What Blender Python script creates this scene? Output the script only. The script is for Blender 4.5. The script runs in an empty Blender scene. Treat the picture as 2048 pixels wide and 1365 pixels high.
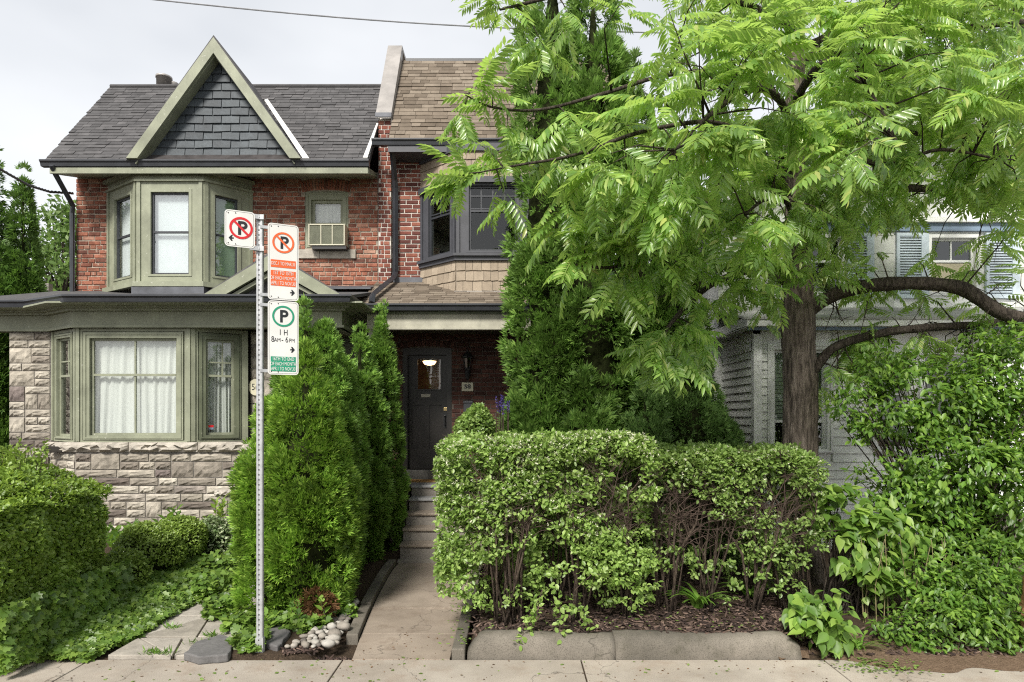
import bpy, math, random
import numpy as np
from mathutils import Vector, Matrix

random.seed(7)
RNG = np.random.default_rng(7)
scene = bpy.context.scene
COL = scene.collection

# ------------------------------------------------------------------ camera
F, CX, HY, CAMZ = 1287.0, 1024.0, 830.0, 2.2      # focal length (px at 2048 wide), vanishing point, eye height


def W(px, py, D):
    return Vector(((px - CX) * D / F, D, CAMZ - (py - HY) * D / F))


def X(px, D):
    return (px - CX) * D / F


def Z(py, D):
    return CAMZ - (py - HY) * D / F


cam_data = bpy.data.cameras.new('camera')
cam_data.sensor_width = 36.0
cam_data.lens = 36.0 * F / 2048.0
cam_data.shift_y = (HY - 682.5) / 2048.0
cam_data.clip_end = 2000.0
cam_data.clip_start = 0.05
cam = bpy.data.objects.new('camera', cam_data)
cam.location = (0, 0, CAMZ)
cam.rotation_euler = (math.radians(90), 0, 0)
COL.objects.link(cam)
scene.camera = cam

# ------------------------------------------------------------------ sky, sun, exposure
SUN_ELEV, SUN_AZ = 44.0, 199.0     # azimuth clockwise from +Y: the sun stands behind the camera, to its left
world = bpy.data.worlds.new('World')
scene.world = world
world.use_nodes = True
wn, wl = world.node_tree.nodes, world.node_tree.links
wn.clear()
wout = wn.new('ShaderNodeOutputWorld')
sky = wn.new('ShaderNodeTexSky')
sky.sky_type = 'NISHITA'
sky.sun_disc = False
sky.sun_elevation = math.radians(SUN_ELEV)
sky.sun_rotation = math.radians(SUN_AZ)
sky.air_density = 1.0
sky.dust_density = 3.0
bg1 = wn.new('ShaderNodeBackground')
bg1.inputs['Strength'].default_value = 0.1
wl.new(sky.outputs[0], bg1.inputs['Color'])
tc = wn.new('ShaderNodeTexCoord')
sep = wn.new('ShaderNodeSeparateXYZ')
wl.new(tc.outputs['Generated'], sep.inputs[0])
ns = wn.new('ShaderNodeTexNoise')
ns.inputs['Scale'].default_value = 1.9
ns.inputs['Detail'].default_value = 4.0
ns.inputs['Roughness'].default_value = 0.5
mp = wn.new('ShaderNodeMapping')
mp.inputs['Scale'].default_value = (1, 1, 2.2)
wl.new(tc.outputs['Generated'], mp.inputs[0])
wl.new(mp.outputs[0], ns.inputs['Vector'])
ma = wn.new('ShaderNodeMath')
ma.operation = 'MULTIPLY_ADD'
wl.new(ns.outputs[0], ma.inputs[0])
ma.inputs[1].default_value = -0.75
ma.inputs[2].default_value = 0.42
mb_ = wn.new('ShaderNodeMath')
mb_.operation = 'SUBTRACT'
wl.new(sep.outputs['Z'], mb_.inputs[0])
wl.new(ma.outputs[0], mb_.inputs[1])
cr = wn.new('ShaderNodeValToRGB')
cr.color_ramp.elements[0].position = 0.02
cr.color_ramp.elements[0].color = (1.0, 1.0, 0.99, 1)
cr.color_ramp.elements[1].position = 0.75
cr.color_ramp.elements[1].color = (0.42, 0.44, 0.47, 1)
wl.new(mb_.outputs[0], cr.inputs[0])
bg2 = wn.new('ShaderNodeBackground')
bg2.inputs["Strength"].default_value = 0.70
wl.new(cr.outputs[0], bg2.inputs['Color'])
wmx = wn.new('ShaderNodeMixShader')
wmx.inputs[0].default_value = 0.86
wl.new(bg1.outputs[0], wmx.inputs[1])
wl.new(bg2.outputs[0], wmx.inputs[2])
wl.new(wmx.outputs[0], wout.inputs['Surface'])

sun_data = bpy.data.lights.new('sun', 'SUN')
sun_data.energy = 3.0
sun_data.angle = math.radians(14.0)
sun_data.color = (1.0, 0.955, 0.88)
sun = bpy.data.objects.new('sun', sun_data)
_az, _el = math.radians(SUN_AZ), math.radians(SUN_ELEV)
_sd = Vector((math.sin(_az) * math.cos(_el), math.cos(_az) * math.cos(_el), math.sin(_el)))
sun.rotation_euler = _sd.to_track_quat('Z', 'Y').to_euler()
sun.location = (-8, -10, 20)
COL.objects.link(sun)

scene.view_settings.view_transform = 'Standard'
scene.view_settings.look = 'None'
scene.view_settings.exposure = 1.0
scene.view_settings.gamma = 1.0
scene.view_settings.use_curve_mapping = False
scene.cycles.use_denoising = False
scene.cycles.filter_width = 1.15
scene.cycles.max_bounces = 9
scene.cycles.diffuse_bounces = 6
scene.cycles.glossy_bounces = 2
scene.cycles.transmission_bounces = 6
scene.cycles.transparent_max_bounces = 8

# ------------------------------------------------------------------ objects, parts
BASE = {}


def thing(name, label, cat, loc=(0, 0, 0), group=None, kind=None):
    """An empty at the base of a thing; its parts are parented to it."""
    o = bpy.data.objects.new(name, None)
    o.empty_display_size = 0.2
    o.location = loc
    COL.objects.link(o)
    BASE[o.name] = Vector(loc)
    tag(o, label, cat, group, kind)
    return o


def tag(o, label=None, cat=None, group=None, kind=None):
    if label:
        o['label'] = label
    if cat:
        o['category'] = cat
    if group:
        o['group'] = group
    if kind:
        o['kind'] = kind
    return o


def link(name, mesh, parent=None, M=None):
    o = bpy.data.objects.new(name, mesh)
    if parent is not None:
        o.parent = parent
        b = BASE.get(parent.name)
        if b is not None:
            o.matrix_parent_inverse = Matrix.Translation(-b)
    if M is not None:
        o.matrix_basis = M
    COL.objects.link(o)
    return o


class Frame:
    """A wall's own axes: u along it, d out of it, z up."""
    def __init__(s, o, u, n, z=(0, 0, 1)):
        s.o = Vector(o)
        s.u = Vector(u).normalized()
        s.n = Vector(n).normalized()
        s.z = Vector(z).normalized()

    def p(s, u, d, z):
        return s.o + s.u * u + s.n * d + s.z * z

    def mat(s, u, d, z, su=1, sd=1, sz=1, roll=0.0):
        """Placement of a unit piece: local x along the wall, local -y out of it, local z up it."""
        R = Matrix((s.u, -s.n, s.z)).transposed().to_4x4()
        return Matrix.Translation(s.p(u, d, z)) @ R @ Matrix.Rotation(roll, 4, 'Y') @ Matrix.Diagonal((su, sd, sz, 1))


def front(D, x0=0.0):
    return Frame((x0, D, 0), (1, 0, 0), (0, -1, 0))


def frame2(x0, y0, x1, y1):
    """Wall from (x0,y0) to (x1,y1), left to right as seen from the camera."""
    u = Vector((x1 - x0, y1 - y0, 0)).normalized()
    return Frame((x0, y0, 0), u, (u.y, -u.x, 0))


class MB:
    def __init__(s):
        s.v, s.f = [], []

    def add(s, pts, faces):
        k = len(s.v)
        s.v += [tuple(p) for p in pts]
        s.f += [tuple(i + k for i in f) for f in faces]

    def box(s, x0, x1, y0, y1, z0, z1):
        s.add([(x0, y0, z0), (x1, y0, z0), (x1, y1, z0), (x0, y1, z0), (x0, y0, z1), (x1, y0, z1), (x1, y1, z1), (x0, y1, z1)],
              [(0, 3, 2, 1), (4, 5, 6, 7), (0, 1, 5, 4), (1, 2, 6, 5), (2, 3, 7, 6), (3, 0, 4, 7)])
        return s

    def fbox(s, fr, u0, u1, d0, d1, z0, z1):
        P = [fr.p(u, d, z) for z in (z0, z1) for (u, d) in ((u0, d1), (u1, d1), (u1, d0), (u0, d0))]
        s.add(P, [(0, 3, 2, 1), (4, 5, 6, 7), (0, 1, 5, 4), (1, 2, 6, 5), (2, 3, 7, 6), (3, 0, 4, 7)])
        return s

    def ring(s, fr, u0, u1, z0, z1, w, d0, d1, wt=None, wb=None):
        """A rectangular frame of width w inside u0..u1, z0..z1."""
        wt = w if wt is None else wt
        wb = w if wb is None else wb
        s.fbox(fr, u0, u0 + w, d0, d1, z0, z1)
        s.fbox(fr, u1 - w, u1, d0, d1, z0, z1)
        s.fbox(fr, u0 + w, u1 - w, d0, d1, z1 - wt, z1)
        s.fbox(fr, u0 + w, u1 - w, d0, d1, z0, z0 + wb)
        return s

    def prism(s, poly, vec):
        n = len(poly)
        vec = Vector(vec)
        P = [Vector(p) for p in poly]
        s.add(P + [p + vec for p in P],
              [tuple(range(n - 1, -1, -1)), tuple(range(n, 2 * n))] + [(i, (i + 1) % n, n + (i + 1) % n, n + i) for i in range(n)])
        return s

    def quad(s, *p):
        s.add(p, [tuple(range(len(p)))])
        return s

    def tube(s, pts, radii, n=8, caps=True):
        pts = [Vector(p) for p in pts]
        if not hasattr(radii, '__len__'):
            radii = [radii] * len(pts)
        k = len(s.v)
        ref = None
        for i, p in enumerate(pts):
            t = (pts[min(i + 1, len(pts) - 1)] - pts[max(i - 1, 0)])
            t = t.normalized() if t.length > 1e-9 else Vector((0, 0, 1))
            if ref is None:
                ref = Vector((1, 0, 0)) if abs(t.x) < 0.8 else Vector((0, 1, 0))
            a = (ref - t * ref.dot(t)).normalized()
            b = t.cross(a)
            ref = a
            for j in range(n):
                th = 2 * math.pi * j / n
                s.v.append(tuple(p + (a * math.cos(th) + b * math.sin(th)) * radii[i]))
        for i in range(len(pts) - 1):
            for j in range(n):
                s.f.append((k + i * n + j, k + i * n + (j + 1) % n, k + (i + 1) * n + (j + 1) % n, k + (i + 1) * n + j))
        if caps:
            s.f.append(tuple(k + j for j in range(n - 1, -1, -1)))
            e = k + (len(pts) - 1) * n
            s.f.append(tuple(e + j for j in range(n)))
        return s

    def lathe(s, c, prof, n=16):
        """prof: list of (r, z) from bottom to top around the vertical through c."""
        k = len(s.v)
        for r, z in prof:
            for j in range(n):
                th = 2 * math.pi * j / n
                s.v.append((c[0] + r * math.cos(th), c[1] + r * math.sin(th), c[2] + z))
        for i in range(len(prof) - 1):
            for j in range(n):
                s.f.append((k + i * n + j, k + i * n + (j + 1) % n, k + (i + 1) * n + (j + 1) % n, k + (i + 1) * n + j))
        s.f.append(tuple(k + j for j in range(n - 1, -1, -1)))
        e = k + (len(prof) - 1) * n
        s.f.append(tuple(e + j for j in range(n)))
        return s

    def mesh(s, name, mat=None, smooth=False):
        me = bpy.data.meshes.new(name)
        me.from_pydata(s.v, [], s.f)
        if mat:
            me.materials.append(mat)
        if smooth:
            me.polygons.foreach_set('use_smooth', [True] * len(me.polygons))
        me.update()
        return me

    def build(s, name, mat, parent=None, smooth=False, bevel=0.0, label=None):
        o = link(name, s.mesh(name, mat, smooth), parent)
        if bevel:
            m = o.modifiers.new('bevel', 'BEVEL')
            m.width = bevel
            m.segments = 2
            m.limit_method = 'ANGLE'
        if label:
            o['label'] = label
        return o


def np_mesh(name, V, Fa, mat=None, smooth=False):
    """Mesh from numpy: V (n,3), Fa (m,k) all faces of k corners."""
    me = bpy.data.meshes.new(name)
    n, (m, k) = len(V), Fa.shape
    me.vertices.add(n)
    me.vertices.foreach_set('co', np.ascontiguousarray(V, dtype=np.float32).ravel())
    me.loops.add(m * k)
    me.loops.foreach_set('vertex_index', np.ascontiguousarray(Fa, dtype=np.int32).ravel())
    me.polygons.add(m)
    me.polygons.foreach_set('loop_start', np.arange(0, m * k, k, dtype=np.int32))
    if smooth:
        me.polygons.foreach_set('use_smooth', np.ones(m, dtype=bool))
    if mat:
        me.materials.append(mat)
    me.update(calc_edges=True)
    return me


def merge(name, tv, tf, R, T, mat, smooth=False):
    """Copies of a template (tv, tf) under rotations-with-scale R (N,3,3) and shifts T (N,3), as one mesh."""
    tv, tf = np.asarray(tv, float), np.asarray(tf, int)
    N, V = len(T), len(tv)
    P = np.einsum('nij,vj->nvi', R, tv) + T[:, None, :]
    Fa = (tf[None] + (np.arange(N) * V)[:, None, None]).reshape(-1, tf.shape[1])
    return np_mesh(name, P.reshape(-1, 3), Fa, mat, smooth)


def basis(Y, N_, S):
    """Rotation-scale matrices with local y along Y and local z near N_, scaled by S."""
    Y = Y / (np.linalg.norm(Y, axis=1, keepdims=True) + 1e-9)
    Xa = np.cross(Y, N_)
    Xa /= (np.linalg.norm(Xa, axis=1, keepdims=True) + 1e-9)
    Za = np.cross(Xa, Y)
    return np.stack([Xa, Y, Za], axis=2) * np.asarray(S).reshape(-1, 1, 1)


def to_m4(R, t):
    return Matrix([[*R[0], t[0]], [*R[1], t[1]], [*R[2], t[2]], [0, 0, 0, 1]])


def unit(n):
    v = RNG.normal(size=(n, 3))
    return v / np.linalg.norm(v, axis=1, keepdims=True)


_tab = np.random.default_rng(3).random((32, 32, 32))


def vnoise(P):
    """Smooth value noise in 0..1 at points P (n,3)."""
    P = np.asarray(P, float)
    i = np.floor(P).astype(int)
    f = P - i
    f = f * f * (3 - 2 * f)
    r = 0
    for dx in (0, 1):
        for dy in (0, 1):
            for dz in (0, 1):
                w = (f[:, 0] if dx else 1 - f[:, 0]) * (f[:, 1] if dy else 1 - f[:, 1]) * (f[:, 2] if dz else 1 - f[:, 2])
                r = r + w * _tab[(i[:, 0] + dx) % 32, (i[:, 1] + dy) % 32, (i[:, 2] + dz) % 32]
    return r


def in_view(T):
    D = np.maximum(T[:, 1], 0.1)
    px, py = T[:, 0] * F / D + CX, HY - (T[:, 2] - CAMZ) * F / D
    return (px > -20) & (px < 2068) & (py > -20) & (py < 1385)


def scatter(parent, part, templates, R, T, which, mat, stuff_name, limit=300, front_bias=None, smooth=False):
    """The `limit` copies that show largest become objects (shared mesh data); the rest one 'stuff' mesh per template kind."""
    T, which = np.asarray(T), np.asarray(which)
    D = np.maximum(T[:, 1], 0.5)
    size = np.linalg.norm(R[:, :, 1], axis=1) / D
    if front_bias is not None:
        size = size * front_bias
    size = np.where(in_view(T), size, 0)
    order = np.argsort(-size)
    meshes = []
    for i, (tv, tf) in enumerate(templates):
        meshes.append(np_mesh(part, np.asarray(tv, float), np.asarray(tf, int), mat, smooth))
    for i in order[:limit]:
        link(part, meshes[which[i]], parent, to_m4(R[i], T[i]))
    rest = order[limit:]
    if len(rest):
        Vs, Fs, base = [], [], 0
        for k, (tv, tf) in enumerate(templates):
            sel = rest[which[rest] == k]
            if not len(sel):
                continue
            tv, tf = np.asarray(tv, float), np.asarray(tf, int)
            P = (np.einsum('nij,vj->nvi', R[sel], tv) + T[sel][:, None, :]).reshape(-1, 3)
            Fa = (tf[None] + (np.arange(len(sel)) * len(tv))[:, None, None]).reshape(-1, tf.shape[1]) + base
            Vs.append(P)
            Fs.append(Fa)
            base += len(P)
        o = link(stuff_name, np_mesh(stuff_name, np.concatenate(Vs), np.concatenate(Fs), mat, smooth), parent)
        o['kind'] = 'stuff'
        return o


def pieces(parent, part, mesh_list, specs, stuff_name, limit=300):
    """specs: list of (world matrix, apparent weight). Alike pieces as objects, past the limit one stuff mesh."""
    specs = sorted(specs, key=lambda s: -s[1])
    for i, (M, w) in enumerate(specs[:limit]):
        link(part, mesh_list[(i * 7) % len(mesh_list)], parent, M)
    rest = specs[limit:]
    if rest:
        V, Fl, base = [], [], 0
        for i, (M, w) in enumerate(rest):
            me = mesh_list[i % len(mesh_list)]
            vv = [tuple(M @ v.co) for v in me.vertices]
            V += vv
            Fl += [tuple(j + base for j in p.vertices) for p in me.polygons]
            base += len(vv)
        me = bpy.data.meshes.new(stuff_name)
        me.from_pydata(V, [], Fl)
        me.materials.append(mesh_list[0].materials[0])
        o = link(stuff_name, me, parent)
        o['kind'] = 'stuff'
# ------------------------------------------------------------------ materials
class NT:
    def __init__(s, name):
        s.m = bpy.data.materials.new(name)
        s.m.use_nodes = True
        s.n, s.l = s.m.node_tree.nodes, s.m.node_tree.links
        s.n.clear()
        s.out = s.n.new('ShaderNodeOutputMaterial')

    def node(s, t, **kw):
        n = s.n.new('ShaderNode' + t)
        for k, v in kw.items():
            setattr(n, k, v)
        return n

    def put(s, sock, v):
        if hasattr(v, 'is_output') or isinstance(v, bpy.types.NodeSocket):
            s.l.new(v, sock)
        else:
            if isinstance(v, (tuple, list)) and len(v) == 3 and sock.type == 'RGBA':
                v = (*v, 1)
            sock.default_value = v

    def coord(s, kind='pos'):
        if kind == 'pos':
            return s.node('NewGeometry').outputs['Position']
        return s.node('TexCoord').outputs[kind]

    def noise(s, scale, detail=4, rough=0.55, vec=None, stretch=None):
        n = s.node('TexNoise')
        n.inputs['Scale'].default_value = scale
        n.inputs['Detail'].default_value = detail
        n.inputs['Roughness'].default_value = rough
        v = vec if vec is not None else s.coord()
        if stretch:
            mp = s.node('Mapping')
            mp.inputs['Scale'].default_value = stretch
            s.l.new(v, mp.inputs[0])
            v = mp.outputs[0]
        s.l.new(v, n.inputs['Vector'])
        return n.outputs[0]

    def ramp(s, fac, stops, interp='LINEAR'):
        r = s.node('ValToRGB')
        r.color_ramp.interpolation = interp
        e = r.color_ramp.elements
        while len(e) < len(stops):
            e.new(0.5)
        for i, (p, c) in enumerate(stops):
            e[i].position = p
            e[i].color = (*c, 1) if not isinstance(c, (int, float)) else (c, c, c, 1)
        s.put(r.inputs[0], fac)
        return r.outputs[0]

    def mix(s, fac, a, b, mode='MIX'):
        n = s.node('Mix', data_type='RGBA', blend_type=mode)
        s.put(n.inputs[0], fac)
        s.put(n.inputs[6], a)
        s.put(n.inputs[7], b)
        return n.outputs[2]

    def math(s, op, a, b=0.5, c=None):
        n = s.node('Math', operation=op)
        s.put(n.inputs[0], a)
        s.put(n.inputs[1], b)
        if c is not None:
            s.put(n.inputs[2], c)
        return n.outputs[0]

    def rand(s):
        """A value per piece: per object, and per island within a joined mesh."""
        oi = s.node('ObjectInfo').outputs['Random']
        gi = s.node('NewGeometry').outputs['Random Per Island']
        return s.math('FRACT', s.math('ADD', oi, gi), 0)

    def bump(s, h, strength=0.5, dist=0.02):
        b = s.node('Bump')
        b.inputs['Strength'].default_value = strength
        b.inputs['Distance'].default_value = dist
        s.put(b.inputs['Height'], h)
        return b.outputs[0]

    def principled(s, color, rough=0.7, spec=0.3, metal=0.0, normal=None):
        p = s.node('BsdfPrincipled')
        s.put(p.inputs['Base Color'], color)
        s.put(p.inputs['Roughness'], rough)
        p.inputs['Specular IOR Level'].default_value = spec
        p.inputs['Metallic'].default_value = metal
        if normal is not None:
            s.l.new(normal, p.inputs['Normal'])
        return p.outputs[0]

    def done(s, shader):
        s.l.new(shader, s.out.inputs['Surface'])
        return s.m


def mat_plain(name, c, rough=0.6, spec=0.3, metal=0.0, var=0.12, scale=9.0, bump=0.15, bs=60.0):
    t = NT(name)
    n = t.noise(scale, 5, 0.6)
    dk = tuple(x * (1 - var * 2) for x in c)
    lt = tuple(min(1, x * (1 + var)) for x in c)
    col = t.ramp(n, [(0.3, dk), (0.7, lt)])
    return t.done(t.principled(col, rough, spec, metal, t.bump(t.noise(bs, 3), bump, 0.01) if bump else None))


def mat_paint(name, c, worn=(0.5, 0.5, 0.46), amount=0.35, rough=0.5):
    """Old oil paint: brush grain, dirt patches and small flakes."""
    t = NT(name)
    n1 = t.noise(2.2, 6, 0.65)
    col = t.ramp(n1, [(0.3, tuple(x * 0.68 for x in c)), (0.65, tuple(x * 1.08 for x in c))])
    dirt = t.ramp(t.noise(7.0, 8, 0.7, stretch=(1, 1, 0.35)), [(0.52, 0.0), (0.75, 1.0)])
    col = t.mix(t.math('MULTIPLY', dirt, amount), col, tuple(x * 0.55 for x in c))
    fl = t.ramp(t.noise(23.0, 5, 0.6), [(0.655, 0.0), (0.68, 1.0)])
    col = t.mix(t.math('MULTIPLY', fl, amount), col, worn)
    return t.done(t.principled(col, rough, 0.35, 0, t.bump(t.noise(38.0, 5, 0.6, stretch=(1, 1, 0.3)), 0.25, 0.01)))


def mat_piece(name, stops, rough=0.85, grain=30.0, bump=0.5, blotch=0.35, spec=0.2, stain=None, stain_at=(0.62, 0.7)):
    """Bricks, stones, shingles: one colour per piece from `stops`, blotches and grain over it."""
    t = NT(name)
    col = t.ramp(t.rand(), stops)
    b = t.ramp(t.noise(5.5, 6, 0.65), [(0.3, 1 - blotch), (0.7, 1 + blotch * 0.3)])
    col = t.mix(1.0, col, b, 'MULTIPLY')
    g = t.ramp(t.noise(grain, 6, 0.7), [(0.25, 0.72), (0.75, 1.12)])
    col = t.mix(0.8, col, g, 'MULTIPLY')
    if stain:
        f = t.ramp(t.noise(9.0, 6, 0.7), [(stain_at[0], 0.0), (stain_at[1], 1.0)])
        col = t.mix(f, col, stain)
    return t.done(t.principled(col, rough, spec, 0, t.bump(t.noise(grain, 7, 0.7), bump, 0.02)))


def mat_leaf(name, stops, trans=(0.22, 0.42, 0.03), tf=0.35, rough=0.42, spec=0.45, patch=0.35, pscale=1.6, back=None):
    t = NT(name)
    col = t.ramp(t.rand(), stops)
    p = t.ramp(t.noise(pscale, 3, 0.5), [(0.3, 1 - patch), (0.7, 1 + patch * 0.5)])
    col = t.mix(1.0, col, p, 'MULTIPLY')
    if back:
        col = t.mix(t.node('NewGeometry').outputs['Backfacing'], col, back)
    s = t.principled(col, rough, spec)
    tr = t.node('BsdfTranslucent')
    t.put(tr.inputs['Color'], t.mix(1.0, trans, p, 'MULTIPLY'))
    m = t.node('MixShader')
    m.inputs[0].default_value = tf
    t.l.new(s, m.inputs[1])
    t.l.new(tr.outputs[0], m.inputs[2])
    return t.done(m.outputs[0])


def mat_glass(name, tint=(0.9, 0.95, 0.95), refl=0.16, wave=0.06):
    t = NT(name)
    tr = t.node('BsdfTransparent')
    tr.inputs[0].default_value = (*tint, 1)
    gl = t.node('BsdfGlossy')
    gl.inputs['Roughness'].default_value = 0.02
    gl.inputs['Color'].default_value = (0.95, 0.97, 0.97, 1)
    t.l.new(t.bump(t.noise(1.4, 2), wave, 0.05), gl.inputs['Normal'])
    lw = t.node('LayerWeight')
    lw.inputs['Blend'].default_value = 0.25
    f = t.math('MULTIPLY_ADD', lw.outputs['Facing'], 0.55, refl)
    m = t.node('MixShader')
    t.l.new(f, m.inputs[0])
    t.l.new(tr.outputs[0], m.inputs[1])
    t.l.new(gl.outputs[0], m.inputs[2])
    return t.done(m.outputs[0])


def mat_concrete(name, a, b, dirt=(0.16, 0.11, 0.07), speck=0.6, rust=0.4):
    t = NT(name)
    n = t.noise(1.3, 7, 0.65)
    col = t.ramp(n, [(0.3, a), (0.72, b)])
    d = t.ramp(t.noise(3.1, 8, 0.7), [(0.52, 0.0), (0.78, 1.0)])
    col = t.mix(t.math('MULTIPLY', d, rust), col, dirt)
    sp = t.ramp(t.noise(120.0, 3, 0.6), [(0.34, 0.55), (0.5, 1.0), (0.72, 1.12)])
    col = t.mix(speck, col, sp, 'MULTIPLY')
    dots = t.ramp(t.noise(55.0, 2, 0.5), [(0.24, 0.35), (0.3, 1.0)])
    col = t.mix(0.6, col, dots, 'MULTIPLY')
    vo = t.node('TexVoronoi', feature='DISTANCE_TO_EDGE')
    vo.inputs['Scale'].default_value = 0.55
    wv = t.node('VectorMath', operation='ADD')
    nv = t.node('TexNoise')
    nv.inputs['Scale'].default_value = 2.5
    nv.inputs['Detail'].default_value = 6
    t.l.new(t.coord(), nv.inputs['Vector'])
    t.l.new(t.coord(), wv.inputs[0])
    t.l.new(nv.outputs['Color'], wv.inputs[1])
    t.l.new(wv.outputs[0], vo.inputs['Vector'])
    ck = t.ramp(vo.outputs['Distance'], [(0.0, 0.35), (0.006, 1.0)])
    col = t.mix(0.8, col, ck, 'MULTIPLY')
    blot = t.ramp(t.noise(0.9, 5, 0.6), [(0.38, 0.72), (0.62, 1.06)])
    col = t.mix(0.8, col, blot, 'MULTIPLY')
    pr = t.ramp(t.rand(), [(0, 0.9), (1, 1.06)])
    col = t.mix(1.0, col, pr, 'MULTIPLY')
    h = t.mix(0.5, t.noise(140.0, 3), t.noise(16.0, 6))
    return t.done(t.principled(col, 0.9, 0.2, 0, t.bump(h, 0.35, 0.01)))


def mat_bark(name, a, b, sc=1.0):
    t = NT(name)
    v = t.coord('Object')
    n = t.noise(26.0 * sc, 5, 0.65, vec=v, stretch=(1, 1, 0.14))
    n2 = t.noise(4.0, 5, 0.6, vec=v)
    col = t.ramp(n, [(0.36, tuple(x * 0.35 for x in a)), (0.52, a), (0.75, b)])
    col = t.mix(0.5, col, t.ramp(n2, [(0.3, 0.65), (0.7, 1.2)]), 'MULTIPLY')
    moss = t.ramp(t.noise(2.7, 5, 0.6, vec=v), [(0.6, 0.0), (0.8, 1.0)])
    col = t.mix(t.math('MULTIPLY', moss, 0.3), col, (0.11, 0.13, 0.05))
    return t.done(t.principled(col, 0.9, 0.15, 0, t.bump(n, 1.0, 0.06)))


def mat_curtain(name, c=(0.78, 0.78, 0.74)):
    t = NT(name)
    n = t.noise(3.0, 4, 0.6, stretch=(8, 8, 0.25))
    col = t.ramp(n, [(0.3, tuple(x * 0.82 for x in c)), (0.7, c)])
    d = t.node('BsdfDiffuse')
    t.put(d.inputs['Color'], col)
    tr = t.node('BsdfTranslucent')
    t.put(tr.inputs['Color'], col)
    m = t.node('MixShader')
    m.inputs[0].default_value = 0.25
    t.l.new(d.outputs[0], m.inputs[1])
    t.l.new(tr.outputs[0], m.inputs[2])
    return t.done(m.outputs[0])


def mat_emit(name, c, s):
    t = NT(name)
    e = t.node('Emission')
    e.inputs[0].default_value = (*c, 1)
    e.inputs[1].default_value = s
    return t.done(e.outputs[0])


M = {}
M['green'] = mat_paint('sage green paint', (0.25, 0.265, 0.19), (0.5, 0.5, 0.44), 0.55)
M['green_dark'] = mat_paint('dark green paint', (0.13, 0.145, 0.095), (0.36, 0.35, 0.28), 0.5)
M['charcoal'] = mat_plain('charcoal metal', (0.035, 0.038, 0.045), 0.38, 0.5, 0, 0.15, 4, 0.05)
M['charcoal_trim'] = mat_plain('charcoal trim', (0.06, 0.062, 0.072), 0.5, 0.4, 0, 0.12, 5, 0.05)
M['flash'] = mat_plain('lead flashing', (0.10, 0.105, 0.12), 0.55, 0.4, 0.2, 0.2, 3, 0.2, 12)
M['flash_white'] = mat_plain('white flashing', (0.72, 0.71, 0.69), 0.5, 0.4, 0, 0.06, 5, 0.1)
M['coping'] = mat_plain('grey metal coping', (0.33, 0.31, 0.29), 0.45, 0.5, 0.3, 0.15, 3, 0.1)
M['mortar'] = mat_plain('pale mortar', (0.40, 0.345, 0.28), 0.95, 0.1, 0, 0.25, 12, 0.5, 90)
M['mortar_white'] = mat_plain('white mortar', (0.55, 0.51, 0.46), 0.95, 0.1, 0, 0.15, 12, 0.5, 90)
M['mortar_stone'] = mat_plain('grey mortar', (0.27, 0.25, 0.225), 0.95, 0.1, 0, 0.25, 12, 0.5, 90)
M['brick56'] = mat_piece('old red brick', [(0, (0.16, 0.075, 0.058)), (0.12, (0.235, 0.093, 0.065)), (0.45, (0.30, 0.116, 0.077)), (0.75, (0.345, 0.142, 0.093)), (0.95, (0.39, 0.18, 0.122)), (1.0, (0.45, 0.27, 0.20))], 0.9, 34, 0.6, 0.55, 0.15, (0.40, 0.33, 0.27), (0.60, 0.74))
M['brick58'] = mat_piece('brown red brick', [(0, (0.10, 0.04, 0.035)), (0.4, (0.19, 0.065, 0.05)), (0.75, (0.25, 0.088, 0.062)), (1.0, (0.32, 0.13, 0.09))], 0.9, 34, 0.4, 0.3)
M['brick_porch'] = mat_piece('shaded porch brick', [(0, (0.05, 0.025, 0.021)), (0.5, (0.09, 0.04, 0.031)), (1.0, (0.13, 0.06, 0.045))], 0.85, 34, 0.4, 0.3)  # shadow under the porch roof is painted into this brick colour
M['mortar_dark'] = mat_plain('shaded porch mortar', (0.13, 0.11, 0.095), 0.95, 0.1, 0, 0.2, 12, 0.4, 90)  # mortar darkened to carry the same porch shadow in its colour
M['stone'] = mat_piece('rock faced sandstone', [(0, (0.145, 0.12, 0.105)), (0.12, (0.25, 0.22, 0.185)), (0.35, (0.36, 0.325, 0.27)), (0.65, (0.44, 0.40, 0.335)), (0.92, (0.50, 0.46, 0.39)), (1.0, (0.19, 0.155, 0.145))], 0.92, 26, 0.6, 0.45)
M['sill_stone'] = mat_piece('pale sill stone', [(0, (0.42, 0.385, 0.33)), (1, (0.50, 0.46, 0.40))], 0.92, 14, 0.6, 0.35)
M['shingle56'] = mat_piece('grey asphalt shingle', [(0, (0.082, 0.08, 0.082)), (0.5, (0.104, 0.102, 0.104)), (1, (0.132, 0.128, 0.13))], 0.95, 80, 0.4, 0.3)
M['shingle58'] = mat_piece('tan asphalt shingle', [(0, (0.13, 0.105, 0.08)), (0.5, (0.19, 0.155, 0.12)), (1, (0.25, 0.21, 0.165))], 0.95, 80, 0.4, 0.25)
M['slate'] = mat_piece('blue grey slate', [(0, (0.046, 0.056, 0.066)), (0.6, (0.06, 0.074, 0.086)), (1, (0.08, 0.096, 0.108))], 0.6, 22, 0.3, 0.35, 0.35)
M['cedar_shake'] = mat_piece('tan painted shake', [(0, (0.30, 0.245, 0.185)), (1, (0.38, 0.315, 0.24))], 0.8, 40, 0.3, 0.2)
M['beam'] = mat_paint('weathered cream paint', (0.40, 0.385, 0.31), (0.22, 0.2, 0.16), 0.7)
M['white'] = mat_paint('white paint', (0.77, 0.78, 0.76), (0.45, 0.44, 0.4), 0.12)
M['siding'] = mat_piece('white siding', [(0, (0.708, 0.732, 0.684)), (1, (0.802, 0.814, 0.779))], 0.5, 12, 0.05, 0.1, 0.35)
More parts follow.
